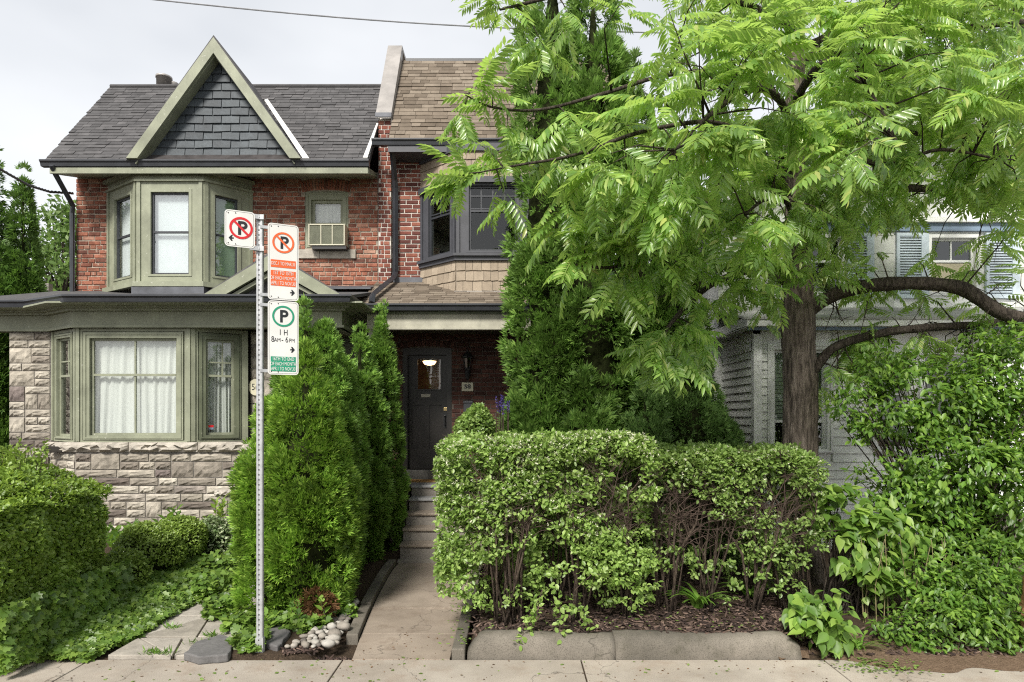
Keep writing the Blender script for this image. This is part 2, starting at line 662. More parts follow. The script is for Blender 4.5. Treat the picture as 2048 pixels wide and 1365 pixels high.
M['blue'] = mat_paint('powder blue paint', (0.52, 0.60, 0.66), (0.6, 0.62, 0.62), 0.15)
M['blue_dark'] = mat_paint('slate blue paint', (0.20, 0.27, 0.36), (0.5, 0.52, 0.55), 0.2)
M['blind'] = mat_plain('cream blind', (0.52, 0.47, 0.33), 0.7, 0.2, 0, 0.1, 3, 0.1)
M['blind_grey'] = mat_plain('grey green blind', (0.27, 0.31, 0.25), 0.6, 0.3, 0, 0.08, 3, 0.05)
M['door'] = mat_plain('black brown door', (0.022, 0.019, 0.017), 0.42, 0.45, 0, 0.2, 6, 0.1, 30)
M['interior'] = mat_plain('dark interior', (0.035, 0.032, 0.028), 0.9, 0.1, 0, 0.2, 3, 0)  # near-black walls paint in the darkness of unlit rooms
M['hall'] = mat_plain('hall wall', (0.16, 0.09, 0.055), 0.9, 0.1, 0, 0.2, 3, 0)
M['glass'] = mat_glass('window glass', (0.92, 0.96, 0.95), 0.10)
M['glass_dark'] = mat_glass('dark window glass', (0.6, 0.68, 0.66), 0.045)
M['glass_sky'] = mat_glass('bright window glass', (0.9, 0.95, 0.95), 0.25)
M['curtain'] = mat_curtain('sheer curtain')
M['roller'] = mat_plain('roller blind', (0.70, 0.72, 0.72), 0.8, 0.2, 0, 0.04, 2, 0)
M['roller_green'] = mat_plain('green grey blind', (0.26, 0.33, 0.25), 0.8, 0.2, 0, 0.08, 2, 0)
M['brass'] = mat_plain('brass', (0.55, 0.42, 0.2), 0.35, 0.5, 0.8, 0.1, 5, 0)
M['black'] = mat_plain('black iron', (0.015, 0.015, 0.016), 0.45, 0.5, 0, 0.1, 5, 0)
M['bone'] = mat_plain('ivory enamel', (0.52, 0.49, 0.36), 0.4, 0.4, 0, 0.05, 5, 0)
M['ac'] = mat_plain('beige plastic', (0.52, 0.50, 0.39), 0.5, 0.3, 0, 0.06, 4, 0)
M['ac_grille'] = mat_plain('grey green grille', (0.24, 0.25, 0.185), 0.6, 0.3, 0, 0.1, 8, 0)
M['galv'] = mat_plain('galvanised steel', (0.43, 0.44, 0.45), 0.5, 0.5, 0.35, 0.12, 14, 0.1, 40)
M['hole'] = mat_plain('pole hole', (0.03, 0.03, 0.03), 0.9, 0.1, 0, 0, 5, 0)
M['sign_white'] = mat_plain('sign white', (0.648, 0.648, 0.621), 0.38, 0.45, 0, 0.05, 3, 0)
M['sign_black'] = mat_plain('sign black', (0.012, 0.013, 0.016), 0.4, 0.4, 0, 0, 3, 0)
M['sign_red'] = mat_plain('sign red', (0.55, 0.015, 0.02), 0.4, 0.4, 0, 0.05, 3, 0)
M['sign_orange'] = mat_plain('sign orange', (0.68, 0.12, 0.03), 0.4, 0.4, 0, 0.05, 3, 0)
M['sign_green'] = mat_plain('sign green', (0.015, 0.25, 0.14), 0.4, 0.4, 0, 0.05, 3, 0)
M['sidewalk'] = mat_concrete('sidewalk concrete', (0.33, 0.285, 0.235), (0.46, 0.415, 0.355), (0.24, 0.155, 0.10), 0.6, 0.6)
M['walk'] = mat_concrete('walk concrete', (0.235, 0.19, 0.15), (0.345, 0.29, 0.235), (0.13, 0.09, 0.062), 0.65, 0.75)
M['kerb'] = mat_concrete('kerb concrete', (0.11, 0.10, 0.082), (0.25, 0.222, 0.185), (0.06, 0.058, 0.035), 0.95, 0.8)
M['step'] = mat_concrete('step concrete', (0.230, 0.207, 0.184), (0.333, 0.305, 0.270), (0.115, 0.092, 0.075), 0.7, 0.6)
M['tread'] = mat_concrete('worn tread', (0.27, 0.22, 0.175), (0.36, 0.305, 0.25), (0.14, 0.10, 0.075), 0.6, 0.5)
M['sill_dark'] = mat_plain('dark door sill', (0.14, 0.135, 0.125), 0.8, 0.2, 0, 0.2, 6, 0.2)
M['porch_floor'] = mat_plain('painted porch floor', (0.30, 0.30, 0.30), 0.6, 0.3, 0, 0.12, 4, 0.1)
M['flag'] = mat_piece('path flagstone', [(0, (0.33, 0.30, 0.255)), (1, (0.43, 0.395, 0.345))], 0.92, 40, 0.4, 0.3)
M['slab'] = mat_piece('grey slate slab', [(0, (0.13, 0.125, 0.125)), (1, (0.19, 0.185, 0.18))], 0.8, 25, 0.4, 0.25)
M['pebble'] = mat_piece('river stone', [(0, (0.133, 0.117, 0.105)), (0.3, (0.234, 0.207, 0.176)), (0.65, (0.328, 0.300, 0.261)), (1, (0.452, 0.429, 0.390))], 0.8, 30, 0.2, 0.25)
M['bark'] = mat_bark('grey brown bark', (0.165, 0.135, 0.11), (0.30, 0.255, 0.215))
M['limb'] = mat_bark('limb bark', (0.085, 0.07, 0.056), (0.165, 0.14, 0.115), 1.6)
M['stem'] = mat_bark('shrub stem', (0.11, 0.082, 0.062), (0.22, 0.175, 0.135), 3.0)
M['twig'] = mat_plain('brown twig', (0.085, 0.062, 0.05), 0.9, 0.1, 0, 0.25, 20, 0)
M['cedar_core'] = mat_plain('dark foliage core', (0.022, 0.027, 0.010), 0.95, 0.05, 0, 0.4, 12, 0.5, 30)  # near-black filler colour stands for the shade inside foliage


def mat_soil(name, a, b):
    t = NT(name)
    n = t.noise(28.0, 8, 0.75)
    col = t.ramp(n, [(0.3, a), (0.7, b)])
    sp = t.ramp(t.noise(90.0, 3, 0.6), [(0.62, 0.0), (0.72, 1.0)])
    col = t.mix(sp, col, (0.2, 0.14, 0.1))
    return t.done(t.principled(col, 0.95, 0.15, 0, t.bump(t.mix(0.5, n, t.noise(70.0, 5)), 1.0, 0.04)))


M['soil'] = mat_soil('garden soil', (0.028, 0.02, 0.014), (0.085, 0.06, 0.04))
M['mulch'] = mat_soil('dark mulch', (0.016, 0.011, 0.010), (0.062, 0.042, 0.035))
M['dust'] = mat_soil('dusty earth', (0.10, 0.065, 0.042), (0.22, 0.155, 0.105))
M['chip'] = mat_piece('bark chip', [(0, (0.025, 0.018, 0.016)), (0.6, (0.075, 0.05, 0.042)), (1, (0.20, 0.14, 0.11))], 0.95, 40, 0.3, 0.2)

G = [(0, (0.055, 0.13, 0.016)), (0.5, (0.09, 0.19, 0.022)), (1, (0.15, 0.27, 0.032))]
M['cedar'] = mat_leaf('bright cedar', [(0, (0.11, 0.215, 0.03)), (0.5, (0.185, 0.33, 0.042)), (0.85, (0.285, 0.45, 0.06)), (1, (0.38, 0.54, 0.10))], (0.34, 0.58, 0.06), tf=0.27, rough=0.5, spec=0.35, patch=0.45, pscale=4.5)
M['cedar2'] = mat_leaf('mid cedar', [(0, (0.095, 0.195, 0.036)), (0.5, (0.16, 0.295, 0.05)), (1, (0.27, 0.435, 0.08))], (0.30, 0.52, 0.08), tf=0.27, rough=0.5, spec=0.35, patch=0.45, pscale=4.5)
M['cedar3'] = mat_leaf('old cedar', [(0, (0.095, 0.185, 0.036)), (0.6, (0.16, 0.285, 0.055)), (1, (0.26, 0.41, 0.09))], (0.28, 0.50, 0.09), tf=0.25, rough=0.5, spec=0.35, patch=0.45, pscale=3.5)
M['yew'] = mat_leaf('dark yew', [(0, (0.092, 0.162, 0.045)), (0.6, (0.146, 0.254, 0.069)), (1, (0.234, 0.365, 0.101))], (0.243, 0.446, 0.101), tf=0.2, rough=0.5, spec=0.35, patch=0.35, pscale=1.6)
M['privet'] = mat_leaf('privet leaf', [(0, (0.12, 0.20, 0.032)), (0.5, (0.19, 0.295, 0.045)), (1, (0.30, 0.42, 0.08))], (0.38, 0.54, 0.07), tf=0.34, rough=0.42, spec=0.45, patch=0.25, pscale=2.5)
M['box'] = mat_leaf('boxwood leaf', [(0, (0.13, 0.20, 0.035)), (0.5, (0.20, 0.295, 0.05)), (1, (0.30, 0.41, 0.09))], (0.34, 0.48, 0.08), tf=0.33, rough=0.42, spec=0.45, patch=0.2, pscale=2.5)
M['ivy'] = mat_leaf('ivy leaf', [(0, (0.07, 0.135, 0.022)), (0.5, (0.125, 0.22, 0.034)), (1, (0.22, 0.33, 0.06))], (0.28, 0.44, 0.06), tf=0.28, rough=0.42, spec=0.45, patch=0.35, pscale=3.0)
M['variegated'] = mat_leaf('variegated leaf', [(0, (0.100, 0.170, 0.060)), (0.5, (0.220, 0.290, 0.140)), (1, (0.500, 0.540, 0.360))], (0.300, 0.400, 0.150), 0.3, 0.5, 0.4)
M['honey'] = mat_leaf('hedge leaf', [(0, (0.140, 0.232, 0.049)), (0.5, (0.232, 0.356, 0.081)), (1, (0.367, 0.486, 0.151))], (0.410, 0.583, 0.130), tf=0.34, rough=0.4, spec=0.5, patch=0.2, pscale=2.0)
M['honey2'] = mat_leaf('thin hedge leaf', [(0, (0.12, 0.20, 0.045)), (0.5, (0.19, 0.295, 0.07)), (1, (0.29, 0.395, 0.12))], (0.34, 0.48, 0.10), tf=0.34, rough=0.4, spec=0.5, patch=0.25, pscale=2.0)
M['flower'] = mat_leaf('cream blossom', [(0, (0.620, 0.640, 0.450)), (1, (0.800, 0.780, 0.620))], (0.600, 0.600, 0.400), 0.3, 0.6, 0.2)
M['walnut'] = mat_leaf('compound leaf', [(0, (0.12, 0.235, 0.05)), (0.4, (0.19, 0.335, 0.072)), (0.75, (0.285, 0.445, 0.105)), (0.93, (0.41, 0.54, 0.17)), (1, (0.47, 0.51, 0.15))], (0.50, 0.72, 0.14), tf=0.45, rough=0.33, spec=0.75, patch=0.28, pscale=1.6)
M['cedar_far'] = mat_leaf('deep green cedar', [(0, (0.055, 0.12, 0.022)), (0.5, (0.095, 0.185, 0.034)), (1, (0.17, 0.29, 0.055))], (0.18, 0.34, 0.05), tf=0.25, rough=0.5, spec=0.35, patch=0.45, pscale=3.0)  # darker green for the two cedars at the far left
M['bush'] = mat_leaf('shrub leaf', [(0, (0.065, 0.14, 0.022)), (0.5, (0.115, 0.225, 0.034)), (1, (0.225, 0.36, 0.06))], (0.28, 0.48, 0.05), tf=0.34, rough=0.42, spec=0.45, patch=0.35, pscale=2.5)
M['bigleaf'] = mat_leaf('broad leaf', [(0, (0.085, 0.17, 0.03)), (0.5, (0.14, 0.255, 0.042)), (1, (0.26, 0.38, 0.075))], (0.32, 0.50, 0.07), tf=0.36, rough=0.45, spec=0.4, patch=0.3, pscale=4)
M['strap'] = mat_leaf('strap leaf', [(0, (0.084, 0.192, 0.024)), (1, (0.204, 0.360, 0.060))], (0.300, 0.504, 0.060), 0.35, 0.4, 0.45)
M['far'] = mat_leaf('far tree leaf', [(0, (0.084, 0.156, 0.036)), (1, (0.180, 0.276, 0.072))], (0.240, 0.384, 0.096), 0.35, 0.5, 0.3, 0.3, 0.6)
M['dead'] = mat_leaf('dead foliage', [(0, (0.100, 0.050, 0.022)), (1, (0.260, 0.145, 0.070))], (0.250, 0.120, 0.050), 0.2, 0.8, 0.1)
M['purple'] = mat_leaf('purple blossom', [(0, (0.060, 0.045, 0.220)), (1, (0.140, 0.100, 0.360))], (0.100, 0.080, 0.350), 0.2, 0.7, 0.2)
# ------------------------------------------------------------------ masonry, roofing, windows
def unit_brick(name, mat, seed=0, cham=0.05, chz=0.09):
    r = random.Random(seed)
    j = lambda a: a + r.uniform(-0.018, 0.018)
    b = MB()
    h = 0.5
    back = [(-h, h, -h), (h, h, -h), (h, h, h), (-h, h, h)]
    mid = [(-h, -0.3, -h), (h, -0.3, -h), (h, -0.3, h), (-h, -0.3, h)]
    fr = [(-h + j(cham) * .5, -h, -h + j(chz)), (h - j(cham) * .5, -h, -h + j(chz)), (h - j(cham) * .5, -h, h - j(chz)), (-h + j(cham) * .5, -h, h - j(chz))]
    b.add(back + mid + fr, [(8, 9, 10, 11)] + [(4 + i, 4 + (i + 1) % 4, 8 + (i + 1) % 4, 8 + i) for i in range(4)]
          + [(i, (i + 1) % 4, 4 + (i + 1) % 4, 4 + i) for i in range(4)])
    return b.mesh(name, mat)


def unit_stone(name, mat, seed=0, nx=7, nz=4, rough=0.5):
    """Rock-faced block: a front that bulges and breaks unevenly, straight drafted edges."""
    r = random.Random(seed)
    b = MB()
    P = []
    for k in range(nz + 1):
        for i in range(nx + 1):
            x, z = -0.5 + i / nx, -0.5 + k / nz
            edge = i in (0, nx) or k in (0, nz)
            y = -0.25 - (0 if edge else r.uniform(0.02, 0.25 + rough * 0.25))
            P.append((x + (0 if edge else r.uniform(-.04, .04)), y, z + (0 if edge else r.uniform(-.05, .05))))
    Fc = [(k * (nx + 1) + i, k * (nx + 1) + i + 1, (k + 1) * (nx + 1) + i + 1, (k + 1) * (nx + 1) + i) for k in range(nz) for i in range(nx)]
    b.add(P, Fc)
    b.add([(-.5, .5, -.5), (.5, .5, -.5), (.5, .5, .5), (-.5, .5, .5), (-.5, -.25, -.5), (.5, -.25, -.5), (.5, -.25, .5), (-.5, -.25, .5)],
          [(0, 1, 5, 4), (1, 2, 6, 5), (2, 3, 7, 6), (3, 0, 4, 7)])
    return b.mesh(name, mat)


def unit_shingle(name, mat, seed=0):
    """A tab: thick at its lower edge, feathering out up the slope. Local -y is out of the roof."""
    r = random.Random(seed)
    b = MB()
    j = lambda: r.uniform(-0.03, 0.03)
    b.add([(-.5, .5, -.5 + j()), (.5, .5, -.5 + j()), (.5, .5, .7), (-.5, .5, .7), (-.5, -.5, -.5 + j()), (.5, -.5, -.5 + j()), (.5, .25, .7), (-.5, .25, .7)],
          [(0, 1, 5, 4), (1, 2, 6, 5), (2, 3, 7, 6), (3, 0, 4, 7), (4, 5, 6, 7)])
    return b.mesh(name, mat)


def brick_field(fr, u0, u1, z0, z1, course, blen, gap=0.011, holes=(), proud=0.012, jit=0.004, seed=1, keep=None, headers=6):
    r = random.Random(seed)
    out = []
    z, row = z0, 0
    while z + course * 0.6 < z1:
        h = min(course, z1 - z) - gap
        header = headers and row % headers == headers - 1
        L = blen / 2 if header else blen
        u = u0 - (L / 2 if row % 2 else 0) - r.uniform(0, 0.02)
        while u < u1:
            l = L * r.uniform(0.93, 1.05) if r.random() > 0.06 else L * 0.55
            a, b = max(u, u0), min(u + l - gap, u1)
            u += l
            segs = [(a, b)]
            for (hu0, hu1, hz0, hz1) in holes:
                if z + h > hz0 + 0.01 and z < hz1 - 0.01:
                    n = []
                    for (p, q) in segs:
                        if q <= hu0 or p >= hu1:
                            n.append((p, q))
                        else:
                            if p < hu0:
                                n.append((p, hu0))
                            if q > hu1:
                                n.append((hu1, q))
                    segs = n
            for (p, q) in segs:
                if q - p < 0.03:
                    continue
                uc, zc = (p + q) / 2, z + h / 2 + r.uniform(-jit, jit)
                if keep and not keep(uc, zc):
                    continue
                dd = 0.05
                out.append((fr.mat(uc, proud - dd / 2 + r.uniform(-jit, jit), zc, q - p, dd, h * r.uniform(.95, 1.02), r.uniform(-.006, .006)), (q - p) * h))
        z += course
        row += 1
    return out


def ashlar(fr, u0, u1, z0, z1, row=0.145, cell=0.05, gap=0.016, proud=0.035, seed=2, lens=(5, 13), holes=()):
    r = random.Random(seed)
    nr, nc = max(1, round((z1 - z0) / row)), max(1, round((u1 - u0) / cell))
    rh, cw = (z1 - z0) / nr, (u1 - u0) / nc
    occ = [[False] * nc for _ in range(nr)]
    for (a, b, c, d) in holes:
        for k in range(nr):
            for i in range(nc):
                uc, zc = u0 + (i + .5) * cw, z0 + (k + .5) * rh
                if a < uc < b and c < zc < d:
                    occ[k][i] = True
    out = []
    for k in range(nr):
        i = 0
        while i < nc:
            if occ[k][i]:
                i += 1
                continue
            run = 0
            while i + run < nc and not occ[k][i + run]:
                run += 1
            L = min(run, r.randint(*lens))
            if run - L < lens[0] - 1:
                L = run if run <= lens[1] + 2 else run // 2
            H = 2 if (r.random() < 0.24 and k + 1 < nr and L <= 9 and not any(occ[k + 1][i:i + L])) else 1
            for kk in range(k, k + H):
                for ii in range(i, i + L):
                    occ[kk][ii] = True
            a, b = u0 + i * cw, u0 + (i + L) * cw - gap
            za, zb = z0 + k * rh, z0 + (k + H) * rh - gap
            dd = 0.09 * r.uniform(.8, 1.15)
            out.append((fr.mat((a + b) / 2, proud - dd / 2, (za + zb) / 2, b - a, dd, zb - za), (b - a) * (zb - za)))
            i += L
    return out


def shingle_field(fr, u0, u1, s0, s1, expo, width, thick=0.012, seed=3, keep=None, gap=0.006):
    r = random.Random(seed)
    out = []
    s, row = s0, 0
    while s < s1 - expo * 0.4:
        u = u0 - r.uniform(0, width)
        while u < u1:
            w = width * r.choice((0.62, 0.85, 1.0, 1.0, 1.15))
            a, b = max(u, u0), min(u + w - gap, u1)
            u += w
            if b - a < 0.04:
                continue
            uc, sc = (a + b) / 2, s + expo / 2
            if keep and not keep(uc, sc):
                continue
            tk = thick * r.choice((0.8, 1.0, 1.0, 1.5))
            out.append((fr.mat(uc, tk / 2, sc, b - a, tk, expo, r.uniform(-.004, .004)), (b - a) * expo))
        s += expo
        row += 1
    return out


def wall_holes(mb, fr, u0, u1, z0, z1, holes, d0, d1):
    us = sorted({u0, u1, *[min(max(h[k], u0), u1) for h in holes for k in (0, 1)]})
    zs = sorted({z0, z1, *[min(max(h[k], z0), z1) for h in holes for k in (2, 3)]})
    for a, b in zip(us, us[1:]):
        for c, d in zip(zs, zs[1:]):
            uc, zc = (a + b) / 2, (c + d) / 2
            if not any(h[0] < uc < h[1] and h[2] < zc < h[3] for h in holes):
                mb.fbox(fr, a, b, d0, d1, c, d)


def cloth_mesh(name, mat, fr, u0, u1, z0, z1, d, waves=7, amp=0.02, seed=0, nz=10, gather=0.0):
    """A hanging curtain with folds that shift and widen on the way down."""
    r = random.Random(seed)
    nu = waves * 8
    ph = [r.uniform(0, 6.28) for _ in range(6)]
    V, Fc = [], []
    for k in range(nz + 1):
        t = k / nz
        for i in range(nu + 1):
            s = i / nu
            a = amp * (0.6 + 0.6 * (1 - t))
            y = a * math.sin(s * waves * 6.28 + ph[0] + 2.6 * math.sin(3.3 * s + ph[1]) + 1.1 * math.sin(11 * s + ph[5]) + (1 - t) * 1.5 * math.sin(5 * s + ph[2])) \
                + 0.6 * a * math.sin(s * waves * 6.28 * 1.9 + ph[3] + 2 * (1 - t) * math.sin(4 * s))
            uu = u0 + (u1 - u0) * s + (1 - t) * gather * math.sin(s * 9 + ph[4]) * 0.02
            V.append(fr.p(uu, d + y, z0 + (z1 - z0) * t))
    for k in range(nz):
        for i in range(nu):
            a = k * (nu + 1) + i
            Fc.append((a, a + 1, a + nu + 2, a + nu + 1))
    m = MB()
    m.add(V, Fc)
    return m.mesh(name, mat, True)


def sash_window(parent, fr, u0, u1, z0, z1, frame_mat, casing=0.1, rail=None, mun_u=(), mun_z=(), pane_mat='glass', sash_mat=None,
                sash=0.035, cd=(-0.05, 0.03), name='window', sill=None, head=None, label=None, upper_only=False, recess=0.05):
    """Casing (the window part) with sash, muntins and a pane under it."""
    b = MB()
    b.ring(fr, u0, u1, z0, z1, casing, cd[0], cd[1], head if head is not None else casing, casing * 0.7)
    if casing > 0.06:
        b.ring(fr, u0 + casing * .28, u1 - casing * .28, z0 + casing * .2, z1 - casing * .28, casing * .2, cd[1], cd[1] + .012)
    w = b.build(name, M[frame_mat], parent, label=label)
    iu0, iu1, iz0, iz1 = u0 + casing, u1 - casing, z0 + casing * 0.7, z1 - (head if head is not None else casing)
    s = MB()
    sm = M[sash_mat or frame_mat]
    s.ring(fr, iu0 + .001, iu1 - .001, iz0 + .001, iz1 - .001, sash, -recess - .03, -recess + .008)
    if rail is not None:
        s.fbox(fr, iu0 + sash, iu1 - sash, -recess - .03, -recess + .014, rail - sash * .5, rail + sash * .5)
    lo = rail + sash * .5 if (upper_only and rail is not None) else iz0 + sash
    for m in mun_u:
        s.fbox(fr, m - .011, m + .011, -recess - .025, -recess + .002, lo, iz1 - sash)
    for m in mun_z:
        s.fbox(fr, iu0 + sash, iu1 - sash, -recess - .024, -recess + .004, m - .011, m + .011)
    s.build('sash', sm, w)
    zs = [iz0 + sash, iz1 - sash]
    if rail is not None:
        zs = [iz0 + sash, rail - sash * .5, rail + sash * .5, iz1 - sash]
    for k in range(0, len(zs), 2):
        g = MB()
        g.quad(fr.p(iu0 + sash, -recess - .012, zs[k]), fr.p(iu1 - sash, -recess - .012, zs[k]), fr.p(iu1 - sash, -recess - .012, zs[k + 1]), fr.p(iu0 + sash, -recess - .012, zs[k + 1]))
        g.build('pane', M[pane_mat], w)
    if sill:
        q = MB()
        q.fbox(fr, u0 - .03, u1 + .03, cd[0], cd[1] + sill, z0 - .05, z0)
        q.build('sill', M[frame_mat], w)
    return w, (iu0, iu1, iz0, iz1)


def gutter(pts, r=0.06):
    """K-style gutter run through the points (top outer edge); returns a mesh builder."""
    b = MB()
    prof = [(-0.10, 0.0), (0.02, 0.0), (0.02, -0.025), (-0.005, -0.05), (-0.02, -0.105), (-0.10, -0.105)]
    n = len(prof)
    P = [Vector(p) for p in pts]
    k = 0
    for i, p in enumerate(P):
        t0 = (P[i] - P[i - 1]).normalized() if i > 0 else (P[1] - P[0]).normalized()
        t1 = (P[i + 1] - P[i]).normalized() if i < len(P) - 1 else t0
        n0, n1 = Vector((t0.y, -t0.x, 0)), Vector((t1.y, -t1.x, 0))
        nn = (n0 + n1).normalized()
        sc = 1 / max(0.4, nn.dot(n0))
        for (d, z) in prof:
            b.v.append(tuple(p + nn * d * sc + Vector((0, 0, z))))
    for i in range(len(P) - 1):
        for j in range(n):
            b.f.append((i * n + j, i * n + (j + 1) % n, (i + 1) * n + (j + 1) % n, (i + 1) * n + j))
    b.f.append(tuple(range(n)))
    b.f.append(tuple(range((len(P) - 1) * n, len(P) * n)))
    return b


def run_box(pts, d0, d1, z0, z1):
    """A box section swept along a plan polyline (left to right as seen from the camera); d is outward."""
    b = MB()
    P = [Vector((p[0], p[1], 0)) for p in pts]
    for i, p in enumerate(P):
        t0 = (P[i] - P[i - 1]).normalized() if i > 0 else (P[1] - P[0]).normalized()
        t1 = (P[i + 1] - P[i]).normalized() if i < len(P) - 1 else t0
        n0, n1 = Vector((t0.y, -t0.x, 0)), Vector((t1.y, -t1.x, 0))
        nn = (n0 + n1).normalized()
        sc = 1 / max(0.4, nn.dot(n0))
        for (d, z) in ((d0, z0), (d1, z0), (d1, z1), (d0, z1)):
            b.v.append(tuple(p + nn * d * sc + Vector((0, 0, z))))
    for i in range(len(P) - 1):
        for j in range(4):
            b.f.append((i * 4 + j, i * 4 + (j + 1) % 4, (i + 1) * 4 + (j + 1) % 4, (i + 1) * 4 + j))
    b.f.append((0, 1, 2, 3))
    e = (len(P) - 1) * 4
    b.f.append((e + 3, e + 2, e + 1, e))
    return b


TXT = {}


def text_mesh(body, size, mat, name='print', align='CENTER', squeeze=1.0, ext=0.0008, bold=0.0):
    c = bpy.data.curves.new(name, 'FONT')
    c.body = body
    c.size = size
    c.align_x = align
    c.align_y = 'CENTER'
    c.extrude = ext
    c.offset = bold
    c.resolution_u = 3
    o = bpy.data.objects.new(name, c)
    COL.objects.link(o)
    dg = bpy.context.evaluated_depsgraph_get()
    me = bpy.data.meshes.new_from_object(o.evaluated_get(dg))
    COL.objects.unlink(o)
    bpy.data.objects.remove(o)
    me.name = name
    for v in me.vertices:
        v.co.x *= squeeze
    me.materials.clear()
    me.materials.append(mat)
    return me


def put_text(fr, u, d, z, body, size, mat, parent, squeeze=1.0, name='lettering', bold=0.0):
    me = text_mesh(body, size, mat, name, squeeze=squeeze, bold=bold)
    R = Matrix((fr.u, fr.z, fr.n)).transposed().to_4x4()
    me.transform(Matrix.Translation(fr.p(u, d, z)) @ R)
    return link(name, me, parent)
# ================================================================== the setting: ground
def ground_h(x, y):
    """Height of the soil: beds stand a little above the pavement, corridors dip under the walks."""
    h = 0.0 * x + 0.05
    right = (x > -0.42)
    h = np.where(right, 0.15 + 0.028 * np.clip(y - 6.0, 0, 6), h)
    h = np.where(right & (x > 2.7), 0.02 + 0.10 * np.clip(y - 5.9, 0, 1.2) + 0.02 * np.clip(y - 7, 0, 5), h)
    mid = (x > -3.05) & (x <= -1.5)
    h = np.where(mid, 0.04 + 0.02 * np.clip(y - 6.0, 0, 4), h)
    left = (x < -3.7)
    h = np.where(left, 0.03 + 0.085 * np.clip(y - 6.2, 0, 4), h)
    walk = (x > -1.78) & (x < -0.40) & (y < 9.75)
    h = np.where(walk, -0.06, h)
    h = np.where((x > -0.42) & (x < 2.66) & (y < 5.98), -0.04, h)
    gp = (x > -3.82) & (x < -2.6) & (y < 9.4)
    h = np.where(gp, -0.03, h)
    h = np.where(y < 5.8, -0.04, h)
    h = h + 0.03 * (vnoise(np.stack([x * 2.3, y * 2.3, 0 * x], 1)) - 0.5) * (y > 5.85) * ~walk * ~gp
    return h


xs = np.unique(np.concatenate([np.linspace(-60, -9, 12), np.linspace(-9, 9, 150), np.linspace(9, 60, 12)]))
ys = np.unique(np.concatenate([np.linspace(-40, 5.7, 12), np.linspace(5.72, 12, 70), np.linspace(12, 400, 14)]))
gx, gy = np.meshgrid(xs, ys)
gh = ground_h(gx.ravel(), gy.ravel())
gh = np.where((gy.ravel() > 12.5) | (np.abs(gx.ravel()) > 9.2), -0.05, gh)
nx_ = len(xs)
gf = np.array([(j * nx_ + i, j * nx_ + i + 1, (j + 1) * nx_ + i + 1, (j + 1) * nx_ + i) for j in range(len(ys) - 1) for i in range(nx_ - 1)])
tag(link('ground', np_mesh('ground', np.stack([gx.ravel(), gy.ravel(), gh], 1), gf, M['soil'], True)), kind='structure')

# ================================================================== the left house
H56 = thing('brick_house', 'red brick house with sage green bay windows and a steep slate-filled front gable', 'house', (-5.2, 11.75, 0))
WD = 11.75
F56 = front(WD)
AC_HOLE = (X(610, WD), X(697, WD), Z(497, WD), Z(383, WD))
BAY_HOLE = (-7.34, -4.76, 4.42, 6.7)
core = MB()
wall_holes(core, F56, -7.94, -2.45, 0.0, 6.62, [AC_HOLE, (-7.1, -5.0, 4.55, 6.3)], -0.25, 0.0)
core.box(-7.94, -7.7, WD + .25, 19.0, 0, 6.6)
core.box(-2.69, -2.45, WD + .25, 19.0, 0, 6.6)
core.prism([(-7.94, WD - .1, 6.62), (-7.94, 12.85, 8.6), (-7.94, 14.2, 6.62)], (0.2, 0, 0))
w56 = core.build('wall', M['mortar'], H56)
inn = MB()
inn.box(-7.0, -4.6, 12.9, 13.0, 3.9, 6.7)
inn.box(-4.2, -2.8, 12.6, 12.7, 4.4, 6.4)
inn.build('inner_wall', M['interior'], H56)
ub = [unit_brick('brick', M['brick56'], i) for i in range(5)]
archz = lambda u: AC_HOLE[3] - .02 + 0.06 * (1 - ((u - (AC_HOLE[0] + AC_HOLE[1]) / 2) / 0.42) ** 2)
arch_hole = (X(602, WD), X(702, WD), AC_HOLE[3] - .05, Z(358, WD))
sill_hole = (X(597, WD), X(713, WD), Z(519, WD), Z(500, WD))
specs = brick_field(F56, -7.95, -2.455, 4.33, 6.53, 0.081, 0.222, 0.013, [AC_HOLE, BAY_HOLE, arch_hole, sill_hole], 0.014, 0.005, 4)
nv = 17
for i in range(nv):                                             # soldier arch over the small window
    u = arch_hole[0] + (i + .5) * (arch_hole[1] - arch_hole[0]) / nv
    off = (i + .5) / nv - .5
    z = arch_hole[2] + .13 + 0.05 * (1 - 4 * off * off)
    specs.append((F56.mat(u, -0.01, z, (arch_hole[1] - arch_hole[0]) / nv - .010, .05, .205, off * 0.45), 0.02))
pieces(w56, 'brick', ub, specs, 'far_bricks', 300)

# window with the air conditioner
aw, (a0, a1, b0, b1) = sash_window(H56, F56, AC_HOLE[0] + .005, AC_HOLE[1] - .005, AC_HOLE[2], AC_HOLE[3], 'green', 0.105, rail=Z(447, WD), sash=.05, cd=(-.06, -.005), recess=0.07, head=.15)
s = MB()
for (p, q) in ((597.5, 640), (640.6, 712.5)):
    s.fbox(F56, X(p, WD), X(q, WD), -.05, .05, Z(518.5, WD), Z(500.5, WD))
s.build('stone_sill', M['sill_stone'], aw, bevel=.01)
tag(link('curtain', cloth_mesh('curtain', M['curtain'], F56, a0 - .02, a1 + .02, Z(452, WD), b1 + .03, -.16, 6, .015, 3)), 'gathered white curtain above the window air conditioner', 'curtain')
ac = thing('air_conditioner', 'beige window air conditioner with a three panel grille resting in the small upper window', 'air conditioner', (X(653, 11.5), 11.6, Z(497, 11.6)))
FA = front(11.52)
ax0, ax1, az0, az1 = X(616.5, 11.52), X(689.5, 11.52), Z(491, 11.52), Z(448, 11.52)
m = MB()
m.fbox(FA, ax0, ax1, -.32, -.03, az0, az1)
m.ring(FA, ax0, ax1, az0, az1, .022, -.03, 0)
w3 = (ax1 - ax0 - .044) / 3
